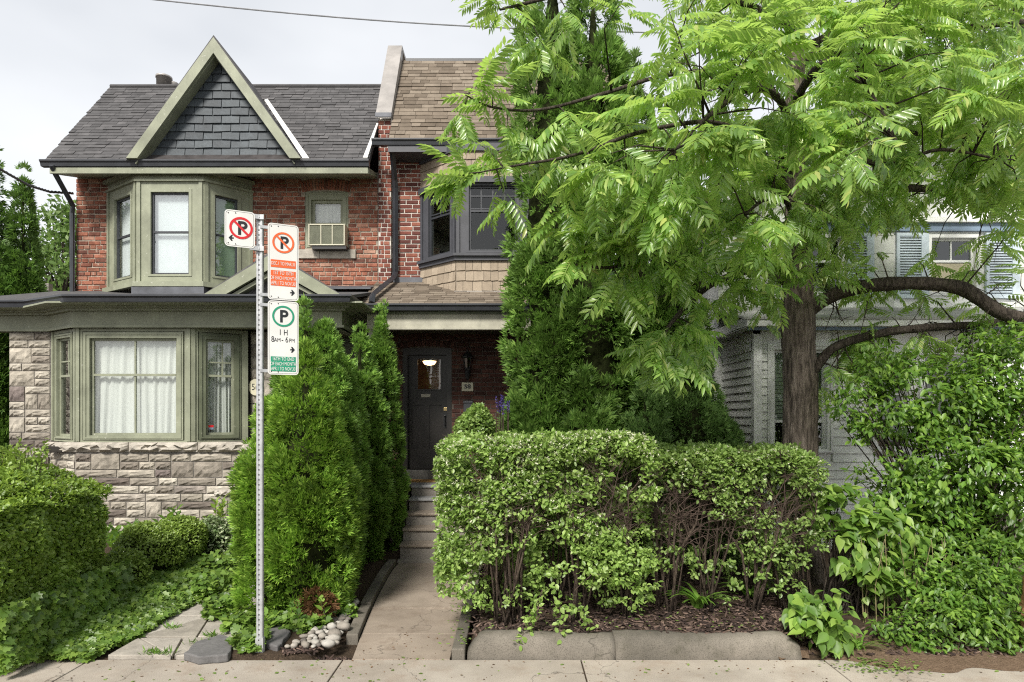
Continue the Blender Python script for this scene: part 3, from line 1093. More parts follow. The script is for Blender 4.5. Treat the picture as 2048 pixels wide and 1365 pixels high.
for i in (1, 2):
    m.fbox(FA, ax0 + .022 + i * w3 - .009, ax0 + .022 + i * w3 + .009, -.03, -.001, az0 + .022, az1 - .022)
m.build('casing', M['ac'], ac, bevel=.006)
for i in range(3):
    g = MB()
    x0, x1 = ax0 + .024 + i * w3 + (.009 if i else 0), ax0 + .022 + (i + 1) * w3 - (.009 if i < 2 else .002)
    g.fbox(FA, x0, x1, -.029, -.022, az0 + .023, az1 - .023)
    z = az0 + .035
    while z < az1 - .03:
        g.fbox(FA, x0, x1, -.022, -.012, z, z + .007)
        z += .018
    g.build('grille', M['ac_grille'], ac)
m = MB()
m.fbox(FA, ax0 + .06, ax1 + .02, -.30, -.02, az0 - .06, az0 - .002)
m.build('base_tray', M['black'], ac)

# ---- upper bay
BF, BB = 11.15, 11.75
ux = [X(215, BB), X(273, BF), X(407, BF), X(506, BB)]
uplan = [(ux[0], BB), (ux[1], BF), (ux[2], BF), (ux[3], BB)]
zb0, zb1 = 4.46, 6.44
uframes = [frame2(*uplan[i], *uplan[i + 1]) for i in range(3)]
ulen = [math.dist(uplan[i], uplan[i + 1]) for i in range(3)]
uwin = []
bay = MB()
for i, fr in enumerate(uframes):
    L = ulen[i]
    if i == 1:
        h = (0.20, L - 0.20, 4.60, 6.11)
    else:
        h = (0.22, L - 0.15, 4.60, 6.11) if i == 0 else (0.14, L - 0.22, 4.60, 6.11)
    uwin.append(h)
    wall_holes(bay, fr, 0.0, L, zb0, zb1, [h], -0.09, 0.0)
bay56 = bay.build('upper_bay', M['green'], H56)
tr = MB()
for i, fr in enumerate(uframes):
    L = ulen[i]
    for (a, b) in ((0.012, .075), (L - .075, L - .012)):
        tr.fbox(fr, a, b, 0, .022, zb0 + .03, 6.24)
pr = run_box(uplan, 0.0, .045, 6.24, 6.275)
tr.add(pr.v, pr.f)
pr = run_box(uplan, 0.0, .08, 6.38, zb1)
tr.add(pr.v, pr.f)
pr = run_box(uplan, 0.0, .09, zb0 - .05, zb0 + .035)
tr.add(pr.v, pr.f)
tr.build('bay_moulding', M['green'], bay56)
for i, fr in enumerate(uframes):
    h = uwin[i]
    w, (p, q, c, d) = sash_window(H56, fr, h[0], h[1], h[2], h[3], 'green', .05, rail=(h[2] + h[3]) / 2 + .02, sash=.03, sash_mat='charcoal', pane_mat='glass_sky' if i == 1 else 'glass', cd=(-.06, .012), recess=.045)
    b = MB()
    b.fbox(fr, p - .03, q + .03, -.135, -.125, c - .03, d + .03)
    lab = ['pale roller blind in the left angled pane of the upper green bay', 'white roller blind in the middle window of the upper green bay', 'grey green roller blind in the right angled pane of the upper green bay'][i]
    tag(b.build('roller_blind', M['roller_green' if i == 2 else 'roller']), lab, 'blind', 'roller blinds in the upper bay')
fl = MB()
fl.box(X(268, BF), X(412, BF), BF - .08, BF + .3, 4.28, 4.405)
fl.build('flashing', M['flash'], bay56)

# ---- main roof
EY, EZ, RY, RZ = 11.02, 6.56, 12.8, 8.71
sl = Vector((0, RY - EY, RZ - EZ))
SL = sl.length
rf = MB()
rx0, rx1 = -7.98, -2.45
rf.prism([(rx0, EY, EZ), (rx0, RY, RZ), (rx0, 2 * RY - EY, EZ), (rx0, 2 * RY - EY, EZ - .12), (rx0, RY, RZ - .14), (rx0, EY, EZ - .12)], (rx1 - rx0, 0, 0))
rmat = mat_plain('roof felt', (0.06, 0.055, 0.055), 0.95, 0.1, 0, 0.2, 6, 0.3)
roof56 = rf.build('roof', rmat, H56)
FR = Frame((0, EY, EZ), (1, 0, 0), Vector((0, -sl.z, sl.y)), sl)
GX, GZ, GD = -5.06, 8.61, 10.93
ghw = 1.46
gw = lambda z: ghw * max(0.0, (GZ - z) / (GZ - EZ))
us_ = [unit_shingle('shingle', M['shingle56'], i) for i in range(4)]
pieces(roof56, 'shingle', us_, shingle_field(FR, rx0 - .02, rx1, -0.03, SL, 0.108, 0.27, .013, 5,
       lambda u, s: abs(u - GX) > gw(EZ + s * sl.z / SL) - .10), 'upper_shingles', 300)
rc = MB()
rc.tube([(rx0, RY, RZ + .015), (rx1, RY, RZ + .02)], .045, 6)
rc.build('ridge_cap', M['shingle56'], roof56)
pots = MB()
c = W(328, 178, 13.0)
pots.lathe((c.x, c.y, c.z - .25), [(.14, 0), (.14, .45), (.155, .45), (.155, .49), (.10, .49)], 14)
c = W(347, 178, 13.1)
pots.lathe((c.x, c.y, c.z - .25), [(.09, 0), (.09, .33), (.10, .36), (.06, .37)], 12)
pots.build('vent_pot', M['coping'], roof56, True)
# gable
gf_ = MB()
for sgn in (-1, 1):
    gf_.prism([(GX + sgn * (ghw + .03), GD - .02, EZ - .01), (GX, GD - .02, GZ + .03), (GX, RY, GZ + .03), (GX + sgn * (ghw - .05), EY + .02, EZ + .03)], (0, 0, -.045))
gr = gf_.build('gable_roof', M['shingle56'], H56)
gt = MB()
gt.prism([(GX - 1.36, GD + .24, EZ - .05), (GX + 1.36, GD + .24, EZ - .05), (GX, GD + .24, GZ - .1)], (0, .08, 0))
gface = gt.build('gable_face', M['slate'], H56)
FG = front(GD + .24)
sp = []
rr = random.Random(5)
z, row = EZ - .02, 0
while z < GZ - .32:
    hw = 1.36 * (GZ - .1 - z - .02) / (GZ - EZ - .05)
    u = GX - 1.7 + (0.155 if row % 2 else 0)
    while u < GX + hw:
        a, b = max(u, GX - hw), min(u + .315, GX + hw)
        u += .315
        if b - a > .06:
            sp.append((FG.mat((a + b) / 2, .017 + rr.uniform(0, .008), z + .07, b - a - .012, .03 + rr.uniform(0, .012), .145, rr.uniform(-.018, .018)), (b - a)))
    z += .142
    row += 1
pieces(gface, 'slate', [unit_shingle('slate', M['slate'], 20 + i) for i in range(4)], sp, 'small_slates', 300)
sl_ = math.hypot(ghw, GZ - EZ)
for sgn in (-1, 1):
    rb = MB()
    wd = .155
    inn_ = Vector((-sgn * (GZ - EZ), 0, -ghw)).normalized() * wd
    A, B = Vector((GX + sgn * (ghw + .02), GD - .03, EZ - .01)), Vector((GX, GD - .03, GZ - .01))
    rb.prism([A, B, B + Vector((0, 0, inn_.z * sl_ / ghw * 0 - wd * sl_ / ghw)), A + Vector((-sgn * wd * sl_ / (GZ - EZ), 0, 0))], (0, .06, 0))
    rb.prism([A + inn_ * .95 + Vector((0, .06, .02)), B + Vector((0, .06, -wd * sl_ / ghw)), B + Vector((0, .24, -wd * sl_ / ghw)), A + inn_ * .95 + Vector((0, .24, .02))], inn_ * .10)
    rb.build('rake_board', M['green'], gr)
vf = MB()
p0, p1 = Vector((GX + .60, 11.6, 7.86)), Vector((GX + ghw + .02, EY - .0, EZ + .02))
vf.prism([p0, p1, p1 + Vector((.11, 0, .0)), p0 + Vector((.05, .02, .03))], (0, -.012, .012))
vf.build('valley_flashing', M['flash_white'], roof56)
ef = MB()
q0, q1 = FR.p(-2.50, .02, 0), FR.p(-2.47, .02, SL * .42)
ef.prism([q0 + Vector((-.045, 0, 0)), q0 + Vector((.03, 0, 0)), q1 + Vector((.03, 0, .02)), q1 + Vector((0, 0, .02))], (0, -.02, .02))
ef.build('step_flashing', M['flash_white'], roof56)

ev = MB()
ev.prism([(-7.94, 11.05, 6.34), (-7.94, 11.05, 6.44), (-7.94, WD - .002, 6.60), (-7.94, WD - .002, 6.53)], (5.48, 0, 0))
ev.box(-7.92, -2.47, 11.02, 11.05, 6.335, 6.445)
ev.build('soffit', M['green'], H56)
g56 = gutter([(-8.06, 10.98, 6.555), (-2.445, 10.98, 6.555)]).build('gutter', M['charcoal'], H56)
dp = MB()
dp.tube([(-7.86, 10.98, 6.46), (-7.87, 11.1, 6.34), (-7.93, 11.62, 5.98), (-7.97, 11.66, 5.85), (-7.975, 11.67, 4.4)], .042, 8)
dp.build('downspout', M['charcoal'], g56)

# ---- ground floor: bay, stone base, porch
LD, LB = 10.0, 10.46
lpl = [(-7.475, LB), (-6.775, LD), (-4.99, LD), (-4.29, LB)]
lfr = [frame2(*lpl[i], *lpl[i + 1]) for i in range(3)]
llen = [math.dist(lpl[i], lpl[i + 1]) for i in range(3)]
lz0, lz1 = 1.775, 3.56
lw = MB()
lh = []
for i, fr in enumerate(lfr):
    L = llen[i]
    h = (0.10, L - 0.10, 1.80, 3.50)
    lh.append(h)
    wall_holes(lw, fr, 0, L, lz0, lz1, [h], -.10, 0)
lbay = lw.build('lower_bay', M['green'], H56)
tr = MB()
for i, fr in enumerate(lfr):
    L = llen[i]
    for (a, b) in ((.004, .06), (L - .06, L - .004)):
        tr.fbox(fr, a, b, 0, .018, lz0 + .01, lz1)
tr.build('corner_board', M['green'], lbay)
LW = []
w, r = sash_window(H56, lfr[1], .115, llen[1] - .115, 1.81, 3.49, 'green', .10, rail=Z(750, LD), sash=.035, mun_u=(llen[1] / 2 + .0,), cd=(-.05, .012), recess=.045)
w['label'] = 'wide four pane window of the ground floor bay'
LW.append((lfr[1], r))
w, r = sash_window(H56, lfr[0], .11, llen[0] - .11, 1.81, 3.49, 'green', .07, rail=Z(752, 10.2), sash=.035, mun_u=(.47,), mun_z=(3.05,), upper_only=True, cd=(-.05, .012), recess=.045)
LW.append((lfr[0], r))
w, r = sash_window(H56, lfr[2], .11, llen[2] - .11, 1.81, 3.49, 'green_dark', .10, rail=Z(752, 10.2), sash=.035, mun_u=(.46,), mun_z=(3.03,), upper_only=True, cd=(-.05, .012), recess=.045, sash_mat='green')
w['label'] = 'narrow window under the porch, its upper sash dropped'
LW.append((lfr[2], r))
labs = ['gathered white curtains filling the wide four pane ground floor window', 'white curtain behind the narrow left pane of the ground floor bay', 'gathered white curtain in the narrow window beside the house number disc']
for k, (fr, (p, q, c, d)) in enumerate(LW):
    if k == 0:
        cm = cloth_mesh('curtain', M['curtain'], fr, p - .02, q + .02, c - .02, d + .02, -.13, 9, .017, 11, 16, 3.0)
    elif k == 1:
        cm = cloth_mesh('curtain', M['curtain'], fr, p + .16, q + .04, c - .02, d + .02, -.20, 5, .02, 12, 12)
    else:
        cm = cloth_mesh('curtain', M['curtain'], fr, p - .02, q - .02, c - .02, d + .02, -.14, 5, .016, 13, 12, 1.0)
    tag(link('curtain', cm), labs[k], 'curtain')
# room box behind the bay
rm = MB()
rm.box(-7.4, -4.35, 10.75, 10.8, 1.5, 3.6)
rm.box(-7.4, -4.35, 10.1, 10.8, 1.62, 1.7)
rm.build('room_wall', M['interior'], H56)
# sticker in the right pane
st = MB()
st.fbox(lfr[2], LW[2][1][0] + .045, LW[2][1][0] + .12, -.052, -.049, 2.0, 2.035)
st.build('sticker', M['sign_red'], lbay)
st = MB()
st.fbox(lfr[2], LW[2][1][0] + .05, LW[2][1][0] + .12, -.052, -.049, 1.965, 1.998)
st.build('sticker', M['blue_dark'], lbay)

ust = [unit_stone('stone', M['stone'], i) for i in range(7)]
stw = MB()
stw.box(-8.16, -7.49, LB, LB + .3, 0, 3.56)                      # left wing
stw.box(-8.16, -7.9, LB + .3, WD, 0, 3.9)
stb = MB()
stb.prism([(-7.48, LB, 0), (-6.775, LD, 0), (-2.9, LD, 0), (-2.9, LD + .5, 0), (-7.48, LD + .5, 0)], (0, 0, 1.62))
stw.add(stb.v, stb.f)
stw.box(-4.29, -3.9, LB + .12, LB + .4, 0, 3.56)
stone_wall = stw.build('stone_wall', M['mortar_stone'], H56)
sp = ashlar(frame2(-8.16, LB, -7.48, LB), 0, .67, 1.55, 3.545, .122, .05, seed=9, lens=(4, 9))
sp += ashlar(frame2(-8.2, LB - .02, -7.5, LB - .02), 0, .70, .2, 1.53, .122, .05, seed=10, lens=(5, 9))
sp += ashlar(frame2(-6.775, LD, -2.9, LD), 0, 3.875, .12, 1.605, .122, .05, seed=13, lens=(5, 13))
sp += ashlar(frame2(-7.48, LB, -6.775, LD), 0, .83, .2, 1.605, .122, .05, seed=15, lens=(5, 9))
sp += ashlar(frame2(-4.29, LB + .12, -3.9, LB + .12), 0, .39, 1.62, 3.55, .20, .05, seed=16, lens=(4, 7))
pieces(stone_wall, 'stone', ust, sp, 'small_stones', 300)
usl = [unit_stone('sill_stone', M['sill_stone'], 40 + i, 14, 4, .2) for i in range(3)]
slf = frame2(-6.775, LD, -2.9, LD)
sp = []
cuts = [-.20, X(259, LD) + 6.775, X(397, LD) + 6.775, X(500, LD) + 6.775 + .1, 3.87]
for a, b in zip(cuts, cuts[1:]):
    sp.append((slf.mat((a + b) / 2, -.06, 1.698, b - a - .01, .34, .15), 1))
f0 = frame2(-7.48, LB, -6.775, LD)
sp.append((f0.mat(.30, -.02, 1.69, .78, .26, .145), 1))
pieces(stone_wall, 'sill_stone', usl, sp, 'sill_rest')
# porch eave: frieze, mouldings, gutter, roof
epl = [(-8.5, LB), (-7.475, LB), (-6.775, LD), (-2.68, LD), (-2.68, 11.75)]
fz = run_box(epl, -.12, .05, 3.545, 3.80)
for a in ((-.0, .09, 3.545, 3.585), (0, .12, 3.80, 3.835), (0, .2, 3.835, 3.87)):
    q = run_box(epl, *a)
    fz.add(q.v, q.f)
q = run_box(epl, -.1, .46, 3.86, 3.885)
fz.add(q.v, q.f)
fz.build('porch_frieze', M['green'], H56)
gp = gutter([(-8.9, LB - .5, 3.975), (-7.55, LB - .5, 3.975), (-6.62, LD - .52, 3.975), (-2.38, LD - .52, 3.975), (-2.38, 10.6, 3.975)])
gp.build('porch_gutter', M['charcoal'], H56)
prf = MB()
prf.prism([(-8.9, LB - .45, 3.975), (-7.53, LB - .45, 3.975), (-6.6, LD - .45, 3.975), (-2.40, LD - .45, 3.975), (-2.40, WD, 4.46), (-8.3, WD, 4.46)], (0, 0, -.05))
prf.build('porch_roof', M['shingle56'], H56)
PXa, PXL, PXR, PD, PZ0, PZ1 = X(545, 9.55), X(410, 9.55), X(682, 9.55), 9.55, 3.99, Z(503, 9.55)
pd = MB()
for sgn, xe in ((-1, PXL), (1, PXR)):
    pd.prism([(xe, PD - .03, PZ0), (PXa, PD - .03, PZ1), (PXa, WD, PZ1), (xe, WD - 1.0, PZ0)], (0, 0, -.04))
ped = pd.build('pediment_roof', M['shingle56'], H56)
m = MB()
m.prism([(PXL + .1, PD + .16, PZ0 - .02), (PXR - .1, PD + .16, PZ0 - .02), (PXa, PD + .16, PZ1 - .06)], (0, .05, 0))
m.build('pediment_face', M['shingle56'], ped)
for sgn, xe in ((-1, PXL), (1, PXR)):
    m = MB()
    v = .21
    m.prism([(xe, PD - .04, PZ0 - .01), (PXa, PD - .04, PZ1 - .045), (PXa, PD - .04, PZ1 - .045 - v), (xe - sgn * .32, PD - .04, PZ0 - .01)], (0, .06, 0))
    m.prism([(xe - sgn * .36, PD + .02, PZ0 - .01), (PXa, PD + .02, PZ1 - .06 - v), (PXa, PD + .02, PZ1 - .13 - v), (xe - sgn * .46, PD + .02, PZ0 - .01)], (0, .13, 0))
    m.build('rake_board', M['green'], ped)
m = MB()
m.prism([(-3.6, 11.1, 4.40), (-2.44, 11.1, 4.40), (-2.44, WD - .02, 4.55), (-3.6, WD - .02, 4.55)], (0, 0, -.03))
m.build('flashing', M['flash'], H56)
m = MB()
m.lathe((-2.86, LD + .12, 1.62), [(.14, 0), (.14, .06), (.105, .1), (.11, .8), (.095, 1.75), (.12, 1.78), (.12, 1.82), (.14, 1.84), (.14, 1.925)], 16)
m.build('porch_column', M['green'], H56, True)
m = MB()
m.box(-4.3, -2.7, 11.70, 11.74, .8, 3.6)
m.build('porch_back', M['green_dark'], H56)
st = MB()
st.box(-4.35, -4.0, 9.48, 9.85, 0.1, 1.08)
pier = st.build('step_pier', M['mortar_stone'], H56)
pieces(pier, 'stone', ust, ashlar(front(9.48), -4.36, -3.99, .1, .96, .2, .06, seed=31, lens=(3, 6)), 'x')
pieces(pier, 'cap_stone', usl, [(front(9.48).mat(-4.17, -.12, 1.04, .46, .36, .11), 1)], 'x')

npl = thing('house_number_disc', 'round ivory house number disc on the stone beside the left porch window', 'house number', (X(508, 10.52), 10.5, Z(775, 10.5)))
m = MB()
cx_, cz_ = X(511, 10.5), Z(775, 10.5)
m.prism([(cx_ + .115 * math.cos(t * math.tau / 28), 10.5, cz_ + .135 * math.sin(t * math.tau / 28)) for t in range(28)], (0, .025, 0))
m.build('plate', M['bone'], npl, bevel=.004)
put_text(front(10.5), cx_ - .005, .002, cz_, '56', .15, M['sign_black'], npl, .8, 'numeral')
# ================================================================== the middle house
H58 = thing('brick_house', 'brown brick house with a charcoal framed bay, tan shingled roofs and a black porch door', 'house', (-0.4, 11.75, 0))
F58 = front(WD)
DU0, DU1, DZ0, DZ1 = X(806, WD), X(903, WD), 1.20, Z(697, WD)
c58 = MB()
GLH = (X(834, WD), X(881, WD), Z(779, WD), Z(717, WD))
wall_holes(c58, F58, -2.44, 1.75, 0, 3.95, [(DU0, DU1, DZ0, DZ1)], -.25, 0)
c58.box(1.55, 1.75, WD + .25, 19, 0, 6.9)
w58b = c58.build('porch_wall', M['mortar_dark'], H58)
c58 = MB()
wall_holes(c58, F58, -2.44, 1.75, 3.95, 6.98, [(-1.45, .5, 5.0, 6.5)], -.25, 0)
c58.box(-2.41, -2.19, WD - .10, WD, 4.6, 7.55)
c58.prism([(-2.43, WD, 6.9), (-2.43, WD, 7.5), (-2.43, 12.75, 9.1), (-2.43, 13.5, 9.1), (-2.43, 16, 6.9)], (.25, 0, 0))
w58 = c58.build('wall', M['mortar_white'], H58)
m = MB()
m.box(-1.6, .7, 12.6, 12.7, 4.8, 6.7)
m.box(-2.2, -.8, 13.3, 13.4, 1.0, 3.8)
m.build('inner_wall', M['interior'], H58)
ub8 = [unit_brick('brick', M['brick58'], 50 + i, .03, .06) for i in range(4)]
sp = brick_field(F58, -2.16, -1.60, 4.60, 6.95, 0.0805, 0.232, 0.015, [], 0.012, 0.002, 8, headers=0)
sp += brick_field(front(WD - .10), -2.415, -2.185, 4.55, 7.56, 0.0805, 0.118, 0.014, [], 0.012, 0.002, 9, headers=0)
pieces(w58, 'brick', ub8, sp, 'far_bricks')
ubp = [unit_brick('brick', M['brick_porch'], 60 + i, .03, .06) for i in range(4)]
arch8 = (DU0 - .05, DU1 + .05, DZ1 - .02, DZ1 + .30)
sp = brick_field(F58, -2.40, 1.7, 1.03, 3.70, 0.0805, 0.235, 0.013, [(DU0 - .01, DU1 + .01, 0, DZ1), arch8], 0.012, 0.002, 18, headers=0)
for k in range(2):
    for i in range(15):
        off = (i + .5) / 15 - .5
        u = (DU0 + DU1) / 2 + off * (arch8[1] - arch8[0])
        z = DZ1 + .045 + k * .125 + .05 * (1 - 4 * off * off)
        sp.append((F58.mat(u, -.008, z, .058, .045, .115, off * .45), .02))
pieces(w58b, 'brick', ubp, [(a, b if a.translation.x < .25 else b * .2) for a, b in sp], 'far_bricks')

# door
door_d = front(WD + .09)
fm = MB()
fm.ring(F58, DU0, DU1, DZ0 - .02, DZ1, .085, -.14, .012, .12, .02)
dfr = fm.build('door_frame', M['door'], H58)
dl = MB()
du0, du1, dz0, dz1 = DU0 + .088, DU1 - .088, DZ0 + .01, DZ1 - .122
P1 = (X(822, WD), X(848, WD), Z(899, WD), Z(810, WD))
P2 = (X(857, WD), X(883, WD), Z(899, WD), Z(810, WD))
wall_holes(dl, door_d, du0, du1, dz0, dz1, [GLH, P1, P2], -.025, .02)
for P_ in (P1, P2):
    dl.fbox(door_d, P_[0] - .005, P_[1] + .005, -.024, -.004, P_[2] - .005, P_[3] + .005)
dl.ring(door_d, GLH[0] - .02, GLH[1] + .02, GLH[2] - .02, GLH[3] + .02, .026, .02, .032)
door = dl.build('door', M['door'], H58)
m = MB()
m.quad(*[door_d.p(u, 0, z) for (u, z) in ((GLH[0], GLH[2]), (GLH[1], GLH[2]), (GLH[1], GLH[3]), (GLH[0], GLH[3]))])
m.build('pane', M['glass'], door)
m = MB()
m.fbox(door_d, X(841, WD), X(860, WD), .02, .03, Z(795, WD), Z(788, WD))
m.build('mail_slot', mat_plain('dull pewter', (.30, .28, .23), .4, .4, .5), door, bevel=.003)
m = MB()
m.fbox(door_d, X(886.5, WD), X(893.5, WD), .02, .032, Z(822, WD), Z(815, WD))
m.build('deadbolt', M['brass'], door, bevel=.003)
m = MB()
u = X(889.5, WD)
m.fbox(door_d, u - .03, u + .03, .02, .03, Z(856, WD), Z(826, WD))
m.tube([door_d.p(u, .03, Z(852, WD)), door_d.p(u, .08, Z(850, WD)), door_d.p(u, .085, Z(840, WD)), door_d.p(u, .03, Z(834, WD))], .011, 8)
m.lathe(tuple(door_d.p(u, .055, Z(832, WD))), [(.0, -.02), (.018, -.014), (.022, 0), (.018, .014), (.0, .02)], 10)
m.build('door_handle', M['black'], door)
m = MB()
m.box(DU0 - .04, DU1 + .04, WD - .16, WD + .1, 1.025, 1.198)
m.build('door_sill', M['sill_dark'], H58, bevel=.008)
# what shows through the door pane: hall wall and a lit ceiling lamp
m = MB()
m.box(X(828, WD) - .2, X(890, WD) + .3, 13.25, 13.28, 1.1, 3.8)
m.build('hall_wall', M['hall'], H58)
lamp = thing('ceiling_lamp', 'small round glowing hall lamp seen through the door pane', 'lamp', (X(859, 12.6), 12.6, Z(716, 12.6)))
cc = W(859, 726, 12.5)
m = MB()
m.lathe((cc.x, cc.y, cc.z - .02), [(.02, -.03), (.09, -.015), (.125, .03), (.13, .05)], 18)
m.build('lamp_shade', mat_emit('warm lamp glass', (1.0, .62, .32), 4.0), lamp, True)
m = MB()
m.lathe((cc.x, cc.y, cc.z + .03), [(.14, 0), (.14, .03), (.05, .06), (.02, .25)], 14)
m.build('lamp_mount', M['brass'], lamp)

# upper bay
b8 = [(-1.66, WD), (-.965, 11.12), (.30, 11.12), (.98, WD)]
fr8 = [frame2(*b8[i], *b8[i + 1]) for i in range(3)]
ln8 = [math.dist(b8[i], b8[i + 1]) for i in range(3)]
m = MB()
wins = []
for i, fr in enumerate(fr8):
    L = ln8[i]
    h = (.16, L - .10, 5.0, 6.21) if i == 0 else ((.17, L - .17, 5.0, 6.21) if i == 1 else (.10, L - .16, 5.0, 6.21))
    wins.append(h)
    wall_holes(m, fr, 0, L, 4.30, 6.85, [h], -.08, 0)
bay58 = m.build('bay', M['charcoal_trim'], H58)
m = MB()
for q in (run_box(b8, 0, .055, 4.86, 4.93), run_box(b8, 0, .10, 4.93, 4.975), run_box(b8, 0, .07, 6.20, 6.30), run_box(b8, 0, .05, 6.75, 6.88)):
    m.add(q.v, q.f)
for i, fr in enumerate(fr8):
    m.fbox(fr, 0.01, .06, 0, .03, 4.98, 6.2)
    m.fbox(fr, ln8[i] - .06, ln8[i] - .01, 0, .03, 4.98, 6.2)
m.build('bay_trim', M['charcoal_trim'], bay58)
for i, fr in enumerate(fr8):
    h = wins[i]
    if i == 0:
        mu, mz = ((h[0] + h[1]) / 2,), (5.79, 6.0)
    else:
        w_ = h[1] - h[0]
        mu, mz = tuple(h[0] + .06 + (w_ - .12) * k / 4 for k in (1, 2, 3)), (5.99, 5.77)
    w, r = sash_window(H58, fr, *h, 'charcoal_trim', .05, rail=5.73, mun_u=mu, mun_z=mz, upper_only=True, pane_mat='glass_dark', sash_mat='charcoal', sash=.032, cd=(-.06, .012), recess=.04)
us8 = [unit_shingle('shake', M['cedar_shake'], 70 + i) for i in range(3)]
sp = []
for i, fr in enumerate(fr8):
    f_ = Frame(fr.o, fr.u, fr.n)
    for (za, n_, ex) in ((4.34, 3, .175), (6.30, 3, .155)):
        rr = random.Random(i * 10 + int(za))
        for k in range(n_):
            u = 0
            while u < ln8[i] - .02:
                ww = min(rr.uniform(.11, .19), ln8[i] - u)
                sp.append((f_.mat(u + ww / 2, .014, za + k * ex + ex / 2, ww - .006, .028, ex), ww))
                u += ww
pieces(bay58, 'shake', us8, sp, 'far_shakes')

# main roof, parapet
E8, EZ8, R8, RZ8 = 11.25, 6.97, 12.75, 9.22
s8 = Vector((0, R8 - E8, RZ8 - EZ8))
m = MB()
m.prism([(-2.17, E8, EZ8), (-2.17, R8, RZ8), (-2.17, 14.2, RZ8 - .3), (-2.17, 14.2, RZ8 - .5), (-2.17, R8, RZ8 - .16), (-2.17, E8, EZ8 - .13)], (4.1, 0, 0))
rf8 = m.build('roof', mat_plain('brown felt', (.10, .08, .065), .95, .1, 0, .2, 6, .3), H58)
us9 = [unit_shingle('shingle', M['shingle58'], 80 + i) for i in range(4)]
FR8 = Frame((0, E8, EZ8), (1, 0, 0), Vector((0, -s8.z, s8.y)), s8)
pieces(rf8, 'shingle', us9, [(a, b if a.translation.x < .2 else b * .1) for a, b in shingle_field(FR8, -2.16, 1.93, -.03, s8.length, .118, .27, .014, 15)], 'far_shingles')
m = MB()
m.box(-2.1, 1.93, R8 - .02, R8 + .1, RZ8 - .02, RZ8 + .035)
m.build('ridge_cap', M['charcoal'], rf8)
m = MB()
pv = [(WD - .19, 7.60), (12.72, 9.50)]
m.prism([(-2.45, pv[0][0], pv[0][1]), (-2.45, pv[1][0], pv[1][1]), (-2.45, pv[1][0], pv[1][1] - .07), (-2.45, pv[0][0], pv[0][1] - .07)], (.28, 0, 0))
m.box(-2.45, -2.17, 12.72, 14.0, 9.43, 9.5)
m.prism([(-2.165, pv[0][0] + .02, 7.55), (-2.165, pv[1][0], 9.46), (-2.165, pv[1][0], 9.16), (-2.165, pv[0][0] + .15, 7.0)], (-.01, 0, 0))
cop = m.build('coping', M['coping'], H58)
m = MB()
m.box(-2.455, -2.165, WD - .205, WD - .16, 7.55, 7.625)
m.build('coping_cap', M['flash'], cop)
m = MB()
m.box(.92, 1.28, 12.7, 13.0, 9.0, 9.80)
ch8 = m.build('chimney', M['mortar'], rf8)
ev = MB()
ev.box(-2.16, 1.9, E8 - .02, WD - .005, 6.80, 6.84)
ev.box(-2.16, 1.9, E8 - .04, E8 - .02, 6.78, 6.90)
ev.build('soffit', M['charcoal_trim'], H58)
gutter([(-2.44, E8 - .08, 7.0), (1.9, E8 - .08, 7.0)]).build('gutter', M['charcoal'], H58)

# porch roof
PE, PEZ, PB, PBZ = 10.35, 3.99, WD, 4.62
ps = Vector((0, PB - PE, PBZ - PEZ))
m = MB()
m.prism([(-2.45, PE, PEZ), (1.7, PE, PEZ), (1.7, PB, PBZ), (-2.45, PB, PBZ)], (0, 0, -.06))
prf8 = m.build('porch_roof', mat_plain('porch felt', (.10, .08, .065), .95, .1, 0, .2, 6, .3), H58)
FP8 = Frame((0, PE, PEZ), (1, 0, 0), Vector((0, -ps.z, ps.y)), ps)
pieces(prf8, 'shingle', us9, [(a, b if a.translation.x < .05 else b * .1) for a, b in shingle_field(FP8, -2.47, 1.7, -.03, ps.length, .135, .25, .012, 16)], 'far_shingles')
m = MB()
for q in (run_box(b8, .0, .05, 4.27, 4.33),):
    m.add(q.v, q.f)
m.build('white_flashing', M['flash_white'], bay58)
m = MB()
m.box(-2.16, -1.62, WD - .05, WD - .018, 4.56, 4.70)
m.build('flashing', M['flash'], prf8)
gutter([(-2.53, PE - .03, 3.985), (1.7, PE - .03, 3.985)]).build('porch_gutter', M['charcoal'], H58)
m = MB()
m.box(-2.36, 1.65, 10.48, 10.62, Z(659, 10.48), Z(629, 10.48))
m.box(-2.37, 1.66, 10.465, 10.48, Z(659, 10.48) - .004, Z(659, 10.48) + .03)
m.box(-2.36, -2.22, 10.62, WD, 3.6, 3.83)
m.build('beam', M['beam'], H58)
m = MB()
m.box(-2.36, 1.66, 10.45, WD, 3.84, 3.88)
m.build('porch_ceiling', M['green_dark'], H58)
m = MB()
m.box(-2.34, -2.20, 10.5, 10.64, 1.0, Z(659, 10.48) - .004)
m.build('porch_post', M['beam'], H58)
dp = MB()
dp.tube([(-2.11, 11.27, 6.90), (-2.11, 11.35, 6.82), (-2.115, 11.62, 6.45), (-2.115, 11.67, 6.3), (-2.115, 11.67, 4.78), (-2.13, 11.55, 4.66), (-2.25, 10.55, 4.20), (-2.255, 10.42, 4.14), (-2.255, 10.33, 4.0)], .05, 4)
dp.build('downspout', M['charcoal'], H58)
m = MB()
m.box(-2.40, 1.65, 10.95, WD, 0.0, 1.0)
m.box(-2.40, -1.72, 10.6, 10.95, 0, 1.0)
m.box(-.45, 1.65, 10.6, 10.95, 0, 1.0)
m.build('porch_base', M['mortar_dark'], H58)
m = MB()
m.box(-2.40, 1.65, 10.75, WD - .002, 1.0, 1.022)
m.build('porch_floor', M['porch_floor'], H58)

